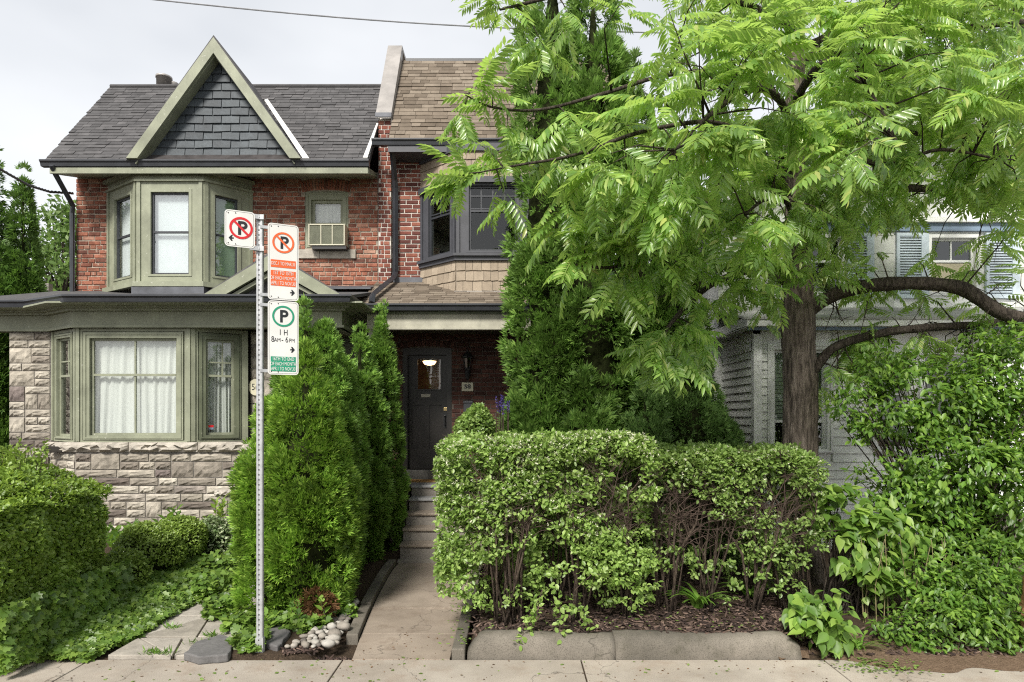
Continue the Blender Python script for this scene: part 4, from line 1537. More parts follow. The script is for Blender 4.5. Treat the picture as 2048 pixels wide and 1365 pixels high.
steps = thing('front_steps', 'worn concrete steps climbing between the cedars to the black porch door', 'steps', (-1.1, 9.6, 0))
zt = [.268, .457, .653, .845, 1.027]
for i in range(5):
    y0 = 9.6 + .28 * i
    m = MB()
    m.box(-1.67, -.35, y0, 10.95, (zt[i - 1] if i else -.06) + .001, zt[i] - .045)
    st = m.build('riser', M['step'], steps)
    m = MB()
    m.box(-1.68, -.34, y0 - .03, 10.95, zt[i] - .044, zt[i])
    m.build('tread', M['tread'] if i < 3 else M['porch_floor'], steps, bevel=.012)
m = MB()
m.box(-1.70, -.33, 9.55, 9.60, -.06, .05)
m.build('footing', M['step'], steps)
mat_o = tag(MB().box(X(812, 11.45), X(895, 11.45), 11.2, 11.56, 1.023, 1.041).build('doormat', mat_plain('coir doormat', (.36, .21, .085), .95, .05, 0, .25, 40, .6, 120)),
            'thin tan coir doormat lying before the black porch door', 'doormat')

# sconce, number, mailbox
sc = thing('wall_lantern', 'black wall lantern with clear glass on the porch brick beside the door', 'lantern', (X(935, 11.6), WD, Z(755, 11.6)))
lc = Vector((X(935, 11.58), 11.58, 0))
zz = lambda py: Z(py, 11.58)
m = MB()
m.lathe((lc.x, lc.y, 0), [(.015, zz(699)), (.02, zz(704)), (.05, zz(706)), (.105, zz(714)), (.105, zz(716)), (.06, zz(717))][::-1], 8)
m.lathe((lc.x, lc.y, 0), [(.02, zz(760)), (.035, zz(757)), (.05, zz(748)), (.04, zz(742)), (.065, zz(738)), (.065, zz(736))], 8)
for k in range(4):
    a = math.pi / 4 + k * math.pi / 2
    m.tube([(lc.x + .06 * math.cos(a), lc.y + .06 * math.sin(a), zz(737)), (lc.x + .085 * math.cos(a), lc.y + .085 * math.sin(a), zz(716))], .006, 5)
m.fbox(F58, lc.x - .04, lc.x + .04, .012, .03, zz(752), zz(728))
m.tube([(lc.x, lc.y, zz(745)), (lc.x, WD - .02, zz(740))], .012, 6)
m.build('lantern_body', M['black'], sc)
m = MB()
m.lathe((lc.x, lc.y, 0), [(.055, zz(736)), (.078, zz(717))], 8)
m.build('lantern_glass', mat_glass('lantern glass', (.55, .5, .42), .25), sc)
hn = thing('house_number_plate', 'square ivory plate reading 58 below the wall lantern', 'house number', (X(935, 11.72), 11.72, Z(774, 11.72)))
FN = front(11.73)
m = MB()
m.fbox(FN, X(923.5, 11.73), X(946.5, 11.73), -.01, .008, Z(783, 11.73), Z(765.5, 11.73))
m.build('plate', M['bone'], hn, bevel=.003)
put_text(FN, X(935, 11.73), .009, Z(774, 11.73), '58', .105, M['sign_black'], hn, 1.15, 'numeral', .004)
mbx = thing('mailbox', 'dark metal wall mailbox under the 58 plate', 'mailbox', (X(936, 11.65), 11.7, Z(830, 11.7)))
m = MB()
m.fbox(F58, X(927, 11.65), X(945, 11.65), .02, .12, Z(833, 11.65), Z(803, 11.65))
m.build('box', M['charcoal'], mbx, bevel=.006)
m = MB()
m.prism([F58.p(X(926, 11.65), .02, Z(801, 11.65)), F58.p(X(926, 11.65), .14, Z(804, 11.65)), F58.p(X(926, 11.65), .14, Z(806, 11.65)), F58.p(X(926, 11.65), .02, Z(803, 11.65))], (X(946, 11.65) - X(926, 11.65), 0, 0))
m.build('lid', M['charcoal'], mbx)
# ================================================================== the right house
H60 = thing('sided_house', 'white clapboard house with powder blue shutters half hidden behind the trees on the right', 'house', (5.5, 10.8, 0))
HX0, HD = 3.62, 9.6
UD = 10.8
m = MB()
m.box(HX0 + .02, HX0 + .12, HD + .02, 11.2, 0, 3.5)
wh = [(X(1535, HD), X(1665, HD), Z(907, HD), Z(688, HD)), (X(1745, HD), X(1822, HD), Z(905, HD), Z(700, HD)), (X(1838, HD), X(1960, HD), Z(905, HD), Z(700, HD))]
wall_holes(m, front(HD + .02), HX0 + .02, 9.5, 0, 3.5, wh, -.1, 0)
m.box(HX0, 9.5, 11.1, 11.2, 0, 4.0)
pw = m.build('porch_wall', M['white'], H60)
unb = MB()
unb.add([(-.5, .5, -.5), (.5, .5, -.5), (.5, .5, .5), (-.5, .5, .5), (-.5, -.5, -.5), (.5, -.5, -.5), (.5, .2, .5), (-.5, .2, .5), (-.5, -.4, -.5), (.5, -.4, -.5)],
        [(4, 5, 6, 7), (0, 1, 5, 4), (2, 3, 7, 6), (0, 4, 7, 3), (1, 2, 6, 5)])
ubd = unb.mesh('siding_board', M['siding'])
sp = []
fs = Frame((HX0, 11.2, 0), (0, -1, 0), (-1, 0, 0))
z = .3
while z < 3.15:
    sp.append((fs.mat(.80, .014, z + .062, 1.52, .034, .127), 1))
    z += .125
ff = front(HD)
z = .25
while z < 3.4:
    for (a, b) in ((HX0 + .09, wh[0][0] - .005), (wh[0][1] + .005, wh[1][0] - .005), (wh[2][1] + .005, 9.4)):
        if z < wh[0][2] - .13:
            continue
        sp.append((ff.mat((a + b) / 2, .0, z + .062, b - a, .034, .127), (b - a) * .1))
    if z < wh[0][2] - .13:
        sp.append((ff.mat((HX0 + 9.4) / 2 + .09, .0, z + .062, 9.3 - HX0, .034, .127), 2))
    z += .125
pieces(pw, 'siding_board', [ubd], sp, 'far_boards')
m = MB()
m.box(HX0 - .03, HX0 + .09, HD - .045, HD + .06, 0, 3.4)
m.box(HX0 - .028, HX0 + .03, 11.08, 11.22, 0, 3.3)
m.fbox(fs, -.02, 1.56, .0, .03, 3.16, 3.42)
m.build('corner_board', M['white'], pw)
w, r = sash_window(H60, front(HD), *wh[0], 'white', .09, rail=Z(843, HD), pane_mat='glass', sash=.04, cd=(-.06, .03), recess=.05)
b = MB()
z = Z(843, HD)
while z < r[3]:
    b.fbox(front(HD), r[0] - .01, r[1] + .01, -.15, -.135, z, z + .052)
    z += .06
tag(b.build('slat_blind', M['blind_grey']), 'grey green slatted blind behind the white window beside the tree trunk', 'blind')
m = MB()
m.box(HX0 + .2, 9.4, HD + .6, HD + .65, .5, 3.4)
m.build('inner_wall', M['interior'], H60)
for k in (1, 2):
    sash_window(H60, front(HD), *wh[k], 'white', .07, rail=Z(790, HD), pane_mat='glass_dark', sash=.04, cd=(-.06, .03), recess=.05)
# porch eave and roof
m = MB()
m.box(HX0 - .25, 9.6, 9.22, 9.30, Z(652, 9.22), Z(634, 9.22))
m.box(HX0 - .22, 9.6, 9.30, 11.2, 3.47, 3.49)
m.box(HX0 - .22, HX0 - .15, 9.3, 11.2, 3.48, 3.62)
m.build('fascia', M['white'], H60)
m = MB()
m.box(HX0 - .2, 9.6, 9.305, 9.36, Z(660, 9.3), Z(652, 9.3))
m.build('gutter', M['blue_dark'], H60)  # no gutter: dark strip painting the shaded gap under the fascia
m = MB()
m.prism([(HX0 - .3, 9.2, 3.60), (9.7, 9.2, 3.60), (9.7, UD, 4.0), (HX0 - .3, UD, 4.0)], (0, 0, -.03))
m.build('porch_roof', mat_plain('pale grey shingle', (.36, .36, .35), .9, .1, 0, .1, 10, .3), H60)
# upper wall with gable
UW = [(X(1855, UD), X(1957, UD), Z(592, UD), Z(470, UD)), (X(1612, UD), X(1690, UD), Z(592, UD), Z(470, UD))]
fu = front(UD)
m = MB()
wall_holes(m, fu, 3.46, 9.0, 3.4, 5.75, UW, -.2, 0)
m.prism([(3.46, UD, 5.75), (9.0, UD, 5.75), (6.23, UD, 8.05)], (0, .2, 0))
m.box(3.46, 3.66, UD + .2, 18, 0, 5.75)
m.box(8.8, 9.0, UD + .2, 18, 0, 5.75)
uw = m.build('upper_wall', M['white'], H60)
panel = unit_brick('wall_panel', mat_piece('white wall panel', [(0, (.60, .62, .58)), (1, (.66, .67, .62))], .5, 12, .05, .1, .3), 3, .01, .02)
sp = []
z = 3.7
while z < 5.6:
    for (a, b) in ((3.46, 4.90), (X(1742, UD), X(1786, UD)), (X(2030, UD), 9.0)):
        sp.append((fu.mat((a + b) / 2, .01, z + .15, b - a, .03, .296), b - a))
    z += .30
z = 5.76
while z < 7.8:
    hw = (8.05 - z - .18) / 2.3 * 2.77 + .25
    sp.append((fu.mat(6.23, .01, z + .09, 2 * hw - .5, .03, .176), 1))
    z += .18
pieces(uw, 'wall_panel', [panel], sp, 'x')
m = MB()
m.fbox(fu, 4.4, 9.0, 0, .06, Z(464, UD), Z(449, UD))
m.build('blue_header', M['blue_dark'], uw)
m = MB()
m.fbox(fu, 4.4, 9.0, 0.02, .12, Z(448, UD), Z(438, UD))
m.build('white_ledge', M['white'], uw)
w, r = sash_window(H60, fu, UW[0][0], UW[0][1], UW[0][2], UW[0][3], 'white', .055, rail=Z(522, UD), pane_mat='glass_dark', sash=.04, cd=(-.06, .03), recess=.05, mun_u=((UW[0][0] + UW[0][1]) / 2,), upper_only=True)
b = MB()
b.fbox(fu, r[0], r[1], -.058, -.052, r[2] + .03, Z(526, UD))
tag(b.build('window_blind', M['blind']), 'cream blind filling the lower half of the upstairs window between blue shutters', 'blind')
m = MB()
m.box(4.5, 9.4, UD + .5, UD + .55, 3.7, 5.9)
m.build('inner_wall', M['interior'], H60)
w, r = sash_window(H60, fu, *UW[1], 'white', .055, rail=Z(522, UD), pane_mat='glass_dark', sash=.04, cd=(-.06, .03), recess=.05)
for (a, b) in ((1790, 1845), (1968, 2026), (1692, 1736)):
    u0, u1, z0, z1 = X(a, UD), X(b, UD), Z(598, UD), Z(468, UD)
    m = MB()
    m.ring(fu, u0, u1, z0, z1, .05, .02, .06)
    sh = m.build('shutter', M['blue'], H60)
    m = MB()
    m.fbox(fu, u1 + .006, u1 + .08, .0, .05, z0, z1)
    m.build('blue_trim', M['blue'], H60)
    z = z0 + .06
    bm = MB()
    bm.add([(-.5, .5, .5), (.5, .5, .5), (.5, -.5, -.3), (-.5, -.5, -.3), (-.5, .5, .7), (.5, .5, .7), (.5, -.5, -.1), (-.5, -.5, -.1)],
           [(0, 1, 2, 3), (7, 6, 5, 4), (3, 2, 6, 7), (0, 4, 5, 1), (1, 5, 6, 2), (0, 3, 7, 4)])
    me = bm.mesh('louvre', M['blue'])
    while z < z1 - .06:
        link('louvre', me, sh, fu.mat((u0 + u1) / 2, .04, z, u1 - u0 - .10, .03, .036))
        z += .044
# gable rakes and soffit
m = MB()
for sgn in (-1, 1):
    xe = 6.23 + sgn * 3.15
    m.prism([(xe, UD - .45, 5.52), (6.23, UD - .45, 8.14), (6.23, UD - .45, 7.94), (xe, UD - .45, 5.32)], (0, .5, 0))
m.build('gable_soffit', M['white'], H60)
m = MB()
for sgn in (-1, 1):
    xe = 6.23 + sgn * 3.22
    m.prism([(xe, UD - .5, 5.52), (6.23, UD - .5, 8.20), (6.23, UD - .5, 8.145), (xe, UD - .5, 5.46)], (0, 8, 0))
m.build('roof', M['shingle56'], H60)
# low boards and stone behind the shrubs at the far right
m = MB()
m.box(5.6, 9.0, 8.5, 8.75, .1, .78)
m.box(5.58, 9.0, 8.46, 8.78, .78, .86)
tag(m.build('garden_wall', M['kerb'], bevel=.02), 'low grey concrete garden wall behind the dense shrub on the far right', 'wall')
# ================================================================== pavement, walks, kerbs
sw = MB()
sw.box(-30, 30, 3.0, 5.77, -.10, -.012)
side = tag(sw.build('sidewalk', M['soil']), kind='structure')
xs_ = [-14.9, -12.7, -10.5, -8.3, -6.1, -3.79, -1.52, .62, 2.80, 5.0, 7.2, 9.4, 11.6, 13.8]
for a, b in zip(xs_, xs_[1:]):
    m = MB()
    m.box(a + .006, b - .006, 3.9, 5.78, -.08, 0.0)
    m.build('slab', M['sidewalk'], side, bevel=.008)
road = MB()
road.box(-60, 60, -9.5, 3.0, -.30, -.16)
tag(road.build('road', mat_plain('asphalt', (.05, .05, .05), .9, .2, 0, .15, 20, .5, 120)), kind='structure')

pw_ = MB()
pw_.box(-1.75, -.40, 5.79, 9.58, -.12, -.05)
walk = tag(pw_.build('front_walk', M['soil']), kind='structure')


def lx(y):
    t = min(max((y - 5.8) / 3.2, 0), 1)
    return -1.44 - .25 * t - .03 * math.sin(t * 3.1)


for (a, b) in ((5.79, 6.46), (6.47, 7.31), (7.325, 8.40), (8.41, 9.57)):
    m = MB()
    n_ = 5
    L_ = [(lx(a + (b - a) * i / n_) + .0, a + (b - a) * i / n_) for i in range(n_ + 1)]
    poly = [(x, y, -.06) for x, y in L_] + [(-.56, b, -.06), (-.56, a, -.06)]
    m.prism(poly[::-1], (0, 0, .06 + random.uniform(-.002, .004)))
    m.build('slab', M['walk'], walk, bevel=.006)

kl = thing('walk_edging', 'low curved concrete edging along the cedar side of the front walk', 'edging', (-1.6, 7.5, 0))
ysk = [6.28, 7.28, 8.0, 9.5]
for a, b in zip(ysk, ysk[1:]):
    m = MB()
    n_ = 6
    P_ = [a + .01 + (b - a - .02) * i / n_ for i in range(n_ + 1)]
    poly = [(lx(y) - .13, y, -.06) for y in P_] + [(lx(y) - .012, y, -.06) for y in P_[::-1]]
    m.prism(poly[::-1], (0, 0, .06 + .075 - .02 * (a < 6.5)))
    m.build('edging_stone', M['kerb'], kl, bevel=.012)
kr = thing('walk_edging', 'straight narrow concrete edging between the front walk and the mulch bed', 'edging', (-.5, 7.5, 0))
for a, b in ((5.80, 6.75), (6.76, 7.9), (7.91, 9.5)):
    m = MB()
    m.box(-.545, -.425, a, b - .01, -.06, .09 + random.uniform(-.008, .008))
    m.build('edging_stone', M['kerb'], kr, bevel=.012)


def kerb_block(x0, x1, y0, name, parent, seed, endl=False, endr=False):
    r = random.Random(seed)
    nseg = 26
    prof = [(0.0, -.06), (-.01, .0), (.012, .10), (.04, .165), (.085, .192), (.16, .20), (.22, .19), (.25, .1), (.25, -.06)]
    b = MB()
    for i in range(nseg + 1):
        t = i / nseg
        x = x0 + (x1 - x0) * t
        e = 1.0
        if endl:
            e = min(e, .25 + .75 * math.sin(min(1, t * 9) * math.pi / 2))
        if endr:
            e = min(e, .55 + .45 * math.sin(min(1, (1 - t) * 9) * math.pi / 2))
        for (d, z) in prof:
            b.v.append((x, y0 + .12 + (d - .12) * (.6 + .4 * e) + r.uniform(-.007, .007) + .010 * math.sin(x * 5.1 + seed) , (z * .94 + (.010 * math.sin(x * 3.7 + seed * 2) + r.uniform(-.005, .005)) * (z > .1)) * e if z > 0 else z + r.uniform(-.002, .002)))
    n = len(prof)
    for i in range(nseg):
        for j in range(n - 1):
            b.f.append((i * n + j, (i + 1) * n + j, (i + 1) * n + j + 1, i * n + j + 1))
    b.f.append(tuple(range(n)))
    b.f.append(tuple(nseg * n + j for j in range(n - 1, -1, -1)))
    return b.build(name, M['kerb'], parent, True)


rk = thing('bed_kerb', 'thick weathered concrete kerb holding the mulch bed beside the sidewalk', 'kerb', (1.1, 5.9, 0))
kerb_block(-.405, .93, 5.80, 'kerb_block', rk, 1, endl=True)
kerb_block(.936, 2.62, 5.80, 'kerb_block', rk, 2, endr=True)

# triangular flagstones of the left garden path
gp_ = MB()
gp_.box(-3.78, -2.62, 5.79, 9.3, -.10, -.012)
gpath = tag(gp_.build('garden_path', M['soil']), kind='structure')
A = [(-3.66, -2.50, 5.80), (-3.65, -2.55, 6.28), (-3.68, -2.62, 6.95), (-3.72, -2.70, 7.8), (-3.76, -2.78, 8.8)]
for i, (p, q) in enumerate(zip(A, A[1:])):
    c00, c10, c01, c11 = Vector((p[0], p[2], 0)), Vector((p[1], p[2], 0)), Vector((q[0], q[2], 0)), Vector((q[1], q[2], 0))
    e0, e1 = c00.lerp(c10, .52), c01.lerp(c11, .40)
    tris = [(c00, e0, c01), (e0, e1, c01), (e0, c11, e1), (e0, c10, c11)] if i % 2 == 0 else [(c00, e1, c01), (c00, e0, e1), (e0, c10, e1), (c10, c11, e1)]
    for t3 in tris:
        ce = (t3[0] + t3[1] + t3[2]) / 3
        area = (t3[1] - t3[0]).cross(t3[2] - t3[0]).length
        per_ = (t3[1] - t3[0]).length + (t3[2] - t3[1]).length + (t3[0] - t3[2]).length
        t3 = [ce + (v - ce) * (1 - .009 / (area / per_)) for v in t3]
        m = MB()
        m.prism([(v.x, v.y, -.03) for v in t3][::-1], (0, 0, .062 + random.uniform(-.004, .004)))
        m.build('flagstone', M['flag'], gpath, bevel=.006)


def rough_slab(name, label, poly, z0, z1, group=None):
    m = MB()
    r = random.Random(len(label))
    P_ = []
    n = len(poly)
    for i in range(n):
        a, b = Vector((*poly[i], 0)), Vector((*poly[(i + 1) % n], 0))
        for k in range(4):
            v = a.lerp(b, k / 4)
            P_.append((v.x + r.uniform(-.012, .012), v.y + r.uniform(-.012, .012), z0))
    m.prism(P_[::-1], (0, 0, z1 - z0))
    return tag(m.build(name, M['slab'], bevel=.012), label, 'stone slab', group)


g = lambda px, py: (X(px, 2.2 * F / (py - HY)), 2.2 * F / (py - HY))
rough_slab('stone_slab', 'flat grey stone slab at the edge of the sidewalk left of the pole', [g(368, 1322), g(395, 1330), g(455, 1326), g(474, 1296), g(440, 1284), g(392, 1300)], .0, .075)
rough_slab('stone_slab', 'dark slate slab right of the pole base beside the river stones', [g(527, 1304), g(556, 1312), g(582, 1280), g(576, 1266), g(530, 1268)], .01, .085)
rough_slab('stone_slab', 'grey stone slab half buried under the ivy behind the left slab', [g(445, 1272), g(490, 1284), g(512, 1262), g(470, 1255)], .0, .06)

# river stones
peb = []
for sd in range(6):
    r = np.random.default_rng(90 + sd)
    m = MB()
    nu_, nv_ = 10, 6
    sx, sy, sz = r.uniform(.8, 1.1), r.uniform(.65, .95), r.uniform(.45, .7)
    ph = r.uniform(0, 6, 4)
    prof = []
    for j in range(nv_ + 1):
        th = math.pi * j / nv_
        for i in range(nu_):
            a = math.tau * i / nu_
            k = 1 + .09 * math.sin(2 * a + ph[0]) + .07 * math.sin(3 * a + ph[1] + th * 2) + .06 * math.cos(th * 3 + ph[2])
            m.v.append((math.sin(th) * math.cos(a) * sx * k, math.sin(th) * math.sin(a) * sy * k, -math.cos(th) * sz * k))
    for j in range(nv_):
        for i in range(nu_):
            m.f.append((j * nu_ + i, j * nu_ + (i + 1) % nu_, (j + 1) * nu_ + (i + 1) % nu_, (j + 1) * nu_ + i))
    peb.append(m.mesh('river_stone', M['pebble'], True))
r = random.Random(44)
placed = []
tries = 0
while len(placed) < 135 and tries < 9000:
    tries += 1
    y = 5.90 + 1.5 * r.random() ** 1.5
    x1 = lx(y) - .17
    x0 = max(-2.06 + (y - 5.95) * .30, x1 - .66)
    x = r.uniform(min(x0, x1 - .03), x1)
    s = r.choice((.030, .040, .050, .060, .070, .078)) * (1.0 if y < 6.5 else .8)
    if any((x - a) ** 2 + (y - b) ** 2 < (.80 * (s + c)) ** 2 for a, b, c in placed):
        continue
    placed.append((x, y, s))
for i, (x, y, s) in enumerate(placed):
    M4 = Matrix.Translation((x, y, .065 + s * .38)) @ Matrix.Rotation(r.uniform(0, 6.28), 4, 'Z') @ Matrix.Rotation(r.uniform(-.25, .25), 4, 'X') @ Matrix.Scale(s, 4)
    where = ('lying in front of the pile near the sidewalk edge' if y < 6.12 else ('tucked against the curved walk edging' if x > lx(y) - .30 else ('in the thick of the pile below the front cedar' if y < 6.6 else 'scattered back along the foot of the cedar row')))
    size = 'large' if s > .052 else 'small'
    tag(link('river_stone', peb[i % 6], None, M4), size + ' smooth river stone ' + where, 'stone', 'river stones ' + where + ', ' + size + ' ones')

# ================================================================== the sign post and its signs
SPX, SPY = X(520, 5.87), 5.87
post = thing('sign_post', 'tall galvanised steel pole with rows of punched holes standing by the sidewalk', 'sign post', (SPX, SPY, 0))
ztop = Z(433, SPY)
m = MB()
hw = .029
pr_ = [(-hw, -.012), (-hw + .006, -.018), (-.012, -.018), (-.010, -.012), (.010, -.012), (.012, -.018), (hw - .006, -.018), (hw, -.012), (hw, .02), (hw - .004, .022), (-hw + .004, .022), (-hw, .02)]
m.prism([(SPX + a, SPY + b, -.1) for a, b in pr_], (0, 0, ztop + .1))
m.box(SPX - hw - .006, SPX + hw + .006, SPY - .021, SPY + .026, -.1, .17)
pole = m.build('pole', M['galv'], post)
hl = MB()
z = .06
while z < ztop - .03:
    n_ = 8
    dy = -.0215 if z < .18 else -.0125
    hl.prism([(SPX - .004 + .0062 * math.cos(k * math.tau / n_), SPY + dy, z + .0072 * math.sin(k * math.tau / n_)) for k in range(n_)], (0, .002, 0))
    z += .0455
o = hl.build('punched_holes', M['hole'], pole)
o['kind'] = 'stuff'
SD = Vector((math.cos(math.radians(26)), math.sin(math.radians(26)), 0))
FS = Frame((SPX, SPY - .035, 0), SD, (SD.y, -SD.x, 0))


def zs(u, py):
    """Height on the sign plane at the image row py, for the spot u along it."""
    return Z(py, FS.p(u, 0, 0).y)


def us2(px):
    k = (px - CX) / F
    o_ = FS.o
    return (k * o_.y - o_.x) / (SD.x - k * SD.y)


def rounded(u0, u1, z0, z1, r, n=5):
    P_ = []
    for (cx, cz, a0) in ((u1 - r, z0 + r, -90), (u1 - r, z1 - r, 0), (u0 + r, z1 - r, 90), (u0 + r, z0 + r, 180)):
        for k in range(n + 1):
            a = math.radians(a0 + 90 * k / n)
            P_.append((cx + r * math.cos(a), cz + r * math.sin(a)))
    return P_


def disc_ring(b, uc, zc, r0, r1, d, n=36):
    for k in range(n):
        a0, a1 = math.tau * k / n, math.tau * (k + 1) / n
        P_ = [(uc + q * math.cos(a), zc + q * math.sin(a)) for a, q in ((a0, r0), (a0, r1), (a1, r1), (a1, r0))]
        b.prism([FS.p(u, d, z_) for u, z_ in P_], FS.n * .0008)


def bar(b, ua, za, ub_, zb_, w, d):
    v = Vector((ub_ - ua, zb_ - za))
    nrm = Vector((-v.y, v.x)).normalized() * w / 2
    b.prism([FS.p(ua + s1 * nrm.x + t * v.x, d, za + s1 * nrm.y + t * v.y) for s1, t in ((-1, 0), (-1, 1), (1, 1), (1, 0))], FS.n * .0008)


def letter_p(parent, uc, zc, h, d, mat):
    b = MB()
    w = h * .20
    u0 = uc - h * .30
    bar(b, u0 + w / 2, zc - h / 2, u0 + w / 2, zc + h / 2, w, d)
    rr_ = h * .29
    cz = zc + h / 2 - rr_
    bar(b, u0 + w, zc + h / 2 - w / 2, u0 + w + h * .14, zc + h / 2 - w / 2, w, d)
    bar(b, u0 + w, cz - rr_ + w / 2, u0 + w + h * .14, cz - rr_ + w / 2, w, d)
    n = 12
    for k in range(n):
        a0, a1 = -math.pi / 2 + math.pi * k / n, -math.pi / 2 + math.pi * (k + 1) / n
        b.prism([FS.p(u0 + w + h * .14 + q * math.cos(a), d, cz + q * math.sin(a)) for a, q in ((a0, rr_ - w), (a0, rr_), (a1, rr_), (a1, rr_ - w))], FS.n * .0008)
    b.build('letter', mat, parent)


def arrow(parent, uc, zc, s, dirn, d):
    b = MB()
    P_ = [(-1.0, .22), (-.15, .22), (-.55, 1.0), (.05, .95), (1.0, 0), (.05, -.95), (-.55, -1.0), (-.15, -.22), (-1.0, -.22), (-.75, 0)]
    b.prism([FS.p(uc + dirn * x * s * .62, d, zc + z_ * s * .75) for x, z_ in P_], FS.n * .0008)
    b.build('arrow', M['sign_black'], parent)


def plate(name, label, px0, px1, py0, py1, rad):
    u0, u1 = us2(px0), us2(px1)
    um = (u0 + u1) / 2
    z1, z0 = zs(um, py0), zs(um, py1)
    t = thing(name, label, 'parking sign', tuple(FS.p(um, 0, z0)), 'parking signs on the pole')
    b = MB()
    b.prism([FS.p(u, 0, z_) for u, z_ in rounded(u0, u1, z0, z1, rad)], FS.n * .003)
    b.build('plate', M['sign_white'], t)
    b = MB()
    P0, P1 = rounded(u0 + .010, u1 - .010, z0 + .010, z1 - .010, rad * .75), rounded(u0 + .0125, u1 - .0125, z0 + .0125, z1 - .0125, rad * .7)
    n = len(P0)
    for i in range(n):
        j = (i + 1) % n
        b.quad(*[FS.p(u, .0036, z_) for u, z_ in (P0[i], P0[j], P1[j], P1[i])])
    b.build('border_line', M['sign_black'], t)
    b = MB()
    for (u, z_) in ((u0 + .03, z1 - .03), (u0 + .09, z1 - .025), (u0 + .03, z0 + .03), (u0 + .09, z0 + .025)):
        b.prism([FS.p(u + .005 * math.cos(k), .003, z_ + .005 * math.sin(k)) for k in np.arange(0, 6.28, .8)], FS.n * .003)
    b.build('bolt', M['hole'], t)
    return t, u0, u1, z0, z1


FD = .0042
t1, u0, u1, z0, z1 = plate('parking_sign', 'small white sign with red no parking ring, left of the pole top', 449, 510, 422, 495, .035)
uc, zc, R_ = (u0 + u1) / 2 + .01, z1 - .155, .098
letter_p(t1, uc + .012, zc, .125, FD, M['sign_black'])
b = MB()
disc_ring(b, uc, zc, R_ - .02, R_, FD + .001)
bar(b, uc - R_ * .66, zc + R_ * .66, uc + R_ * .66, zc - R_ * .66, .019, FD + .0022)
b.build('prohibition_ring', M['sign_red'], t1)
arrow(t1, u0 + .055, z0 + .075, .036, -1, FD)
t2, u0, u1, z0, z1 = plate('parking_sign', 'tall white sign with orange no parking ring and date panels, upper right of the pole', 535.5, 597, 449, 601, .03)
um, H_, Wd = (u0 + u1) / 2, z1 - z0, u1 - u0
zc = z1 - H_ * .245
letter_p(t2, um + .010, zc, .115, FD, M['sign_black'])
b = MB()
disc_ring(b, um, zc, .078, .096, FD + .001)
bar(b, um - .063, zc + .063, um + .063, zc - .063, .017, FD + .0022)
b.build('prohibition_ring', M['sign_orange'], t2)
for (fa, fb, txt) in ((.475, .575, ('DEC.1 TO MAR.31',)), (.615, .815, ('1ST TO 15TH', 'OF EACH MONTH', 'APR.1 TO NOV.30'))):
    za, zb_ = z1 - H_ * fb, z1 - H_ * fa
    b = MB()
    b.prism([FS.p(u, FD, z_) for u, z_ in ((u0 + .025, za), (u1 - .025, za), (u1 - .025, zb_), (u0 + .025, zb_))], FS.n * .0008)
    pn = b.build('date_panel', M['sign_orange'], t2)
    for i, tx in enumerate(txt):
        put_text(FS, um, FD + .0018, zb_ - (zb_ - za) * (i + .5) / len(txt), tx, .046, M['sign_white'], pn, {14: .60, 15: .58, 11: .66, 13: .60}[len(tx)], 'lettering')
arrow(t2, u1 - .055, z0 + .075, .036, 1, FD)
t3, u0, u1, z0, z1 = plate('parking_sign', 'white sign with green permitted parking ring reading 1 H, lowest on the pole', 535.5, 597, 603, 750, .03)
um, H_ = (u0 + u1) / 2, z1 - z0
zc = z1 - H_ * .205
letter_p(t3, um + .006, zc, .115, FD, M['sign_black'])
b = MB()
disc_ring(b, um, zc, .080, .097, FD + .001)
b.build('permission_ring', M['sign_green'], t3)
put_text(FS, um, FD, z1 - H_ * .428, '1 H', .075, M['sign_black'], t3, .72, 'lettering')
put_text(FS, um - .092, FD, z1 - H_ * .525, '8', .075, M['sign_black'], t3, .75, 'lettering')
put_text(FS, um - .052, FD, z1 - H_ * .532, 'AM', .050, M['sign_black'], t3, .8, 'lettering')
put_text(FS, um - .008, FD, z1 - H_ * .525, '-', .075, M['sign_black'], t3, .8, 'lettering')
put_text(FS, um + .030, FD, z1 - H_ * .525, '6', .075, M['sign_black'], t3, .75, 'lettering')
put_text(FS, um + .075, FD, z1 - H_ * .532, 'PM', .050, M['sign_black'], t3, .8, 'lettering')
arrow(t3, u1 - .055, z1 - H_ * .655, .036, 1, FD)
za, zb_ = z1 - H_ * .955, z1 - H_ * .755
b = MB()
b.prism([FS.p(u, FD, z_) for u, z_ in ((u0 + .025, za), (u1 - .025, za), (u1 - .025, zb_), (u0 + .025, zb_))], FS.n * .0008)
pn = b.build('date_panel', M['sign_green'], t3)
for i, tx in enumerate(('16TH TO END', 'OF EACH MONTH', 'APR.1 TO NOV.30')):
    put_text(FS, um, FD + .0018, zb_ - (zb_ - za) * (i + .5) / 3, tx, .046, M['sign_white'], pn, {14: .60, 15: .58, 11: .66, 13: .60}[len(tx)], 'lettering')
for (px, py) in ((515, 436), (515, 499)):
    b = MB()
    z_ = Z(py, SPY)
    b.box(SPX - .045, SPX + .045, SPY - .03, SPY - .016, z_ - .022, z_ + .022)
    b.fbox(FS, -.075, .02, -.012, .0, z_ - .02, z_ + .02)
    b.tube([(SPX, SPY - .035, z_), (SPX, SPY - .025, z_)], .01, 8)
    b.build('bracket', M['galv'], post)
for py in (455, 590, 610, 742):
    b = MB()
    z_ = Z(py, SPY)
    b.fbox(FS, .015, .10, -.014, -.001, z_ - .014, z_ + .014)
    b.build('bracket', M['galv'], post)

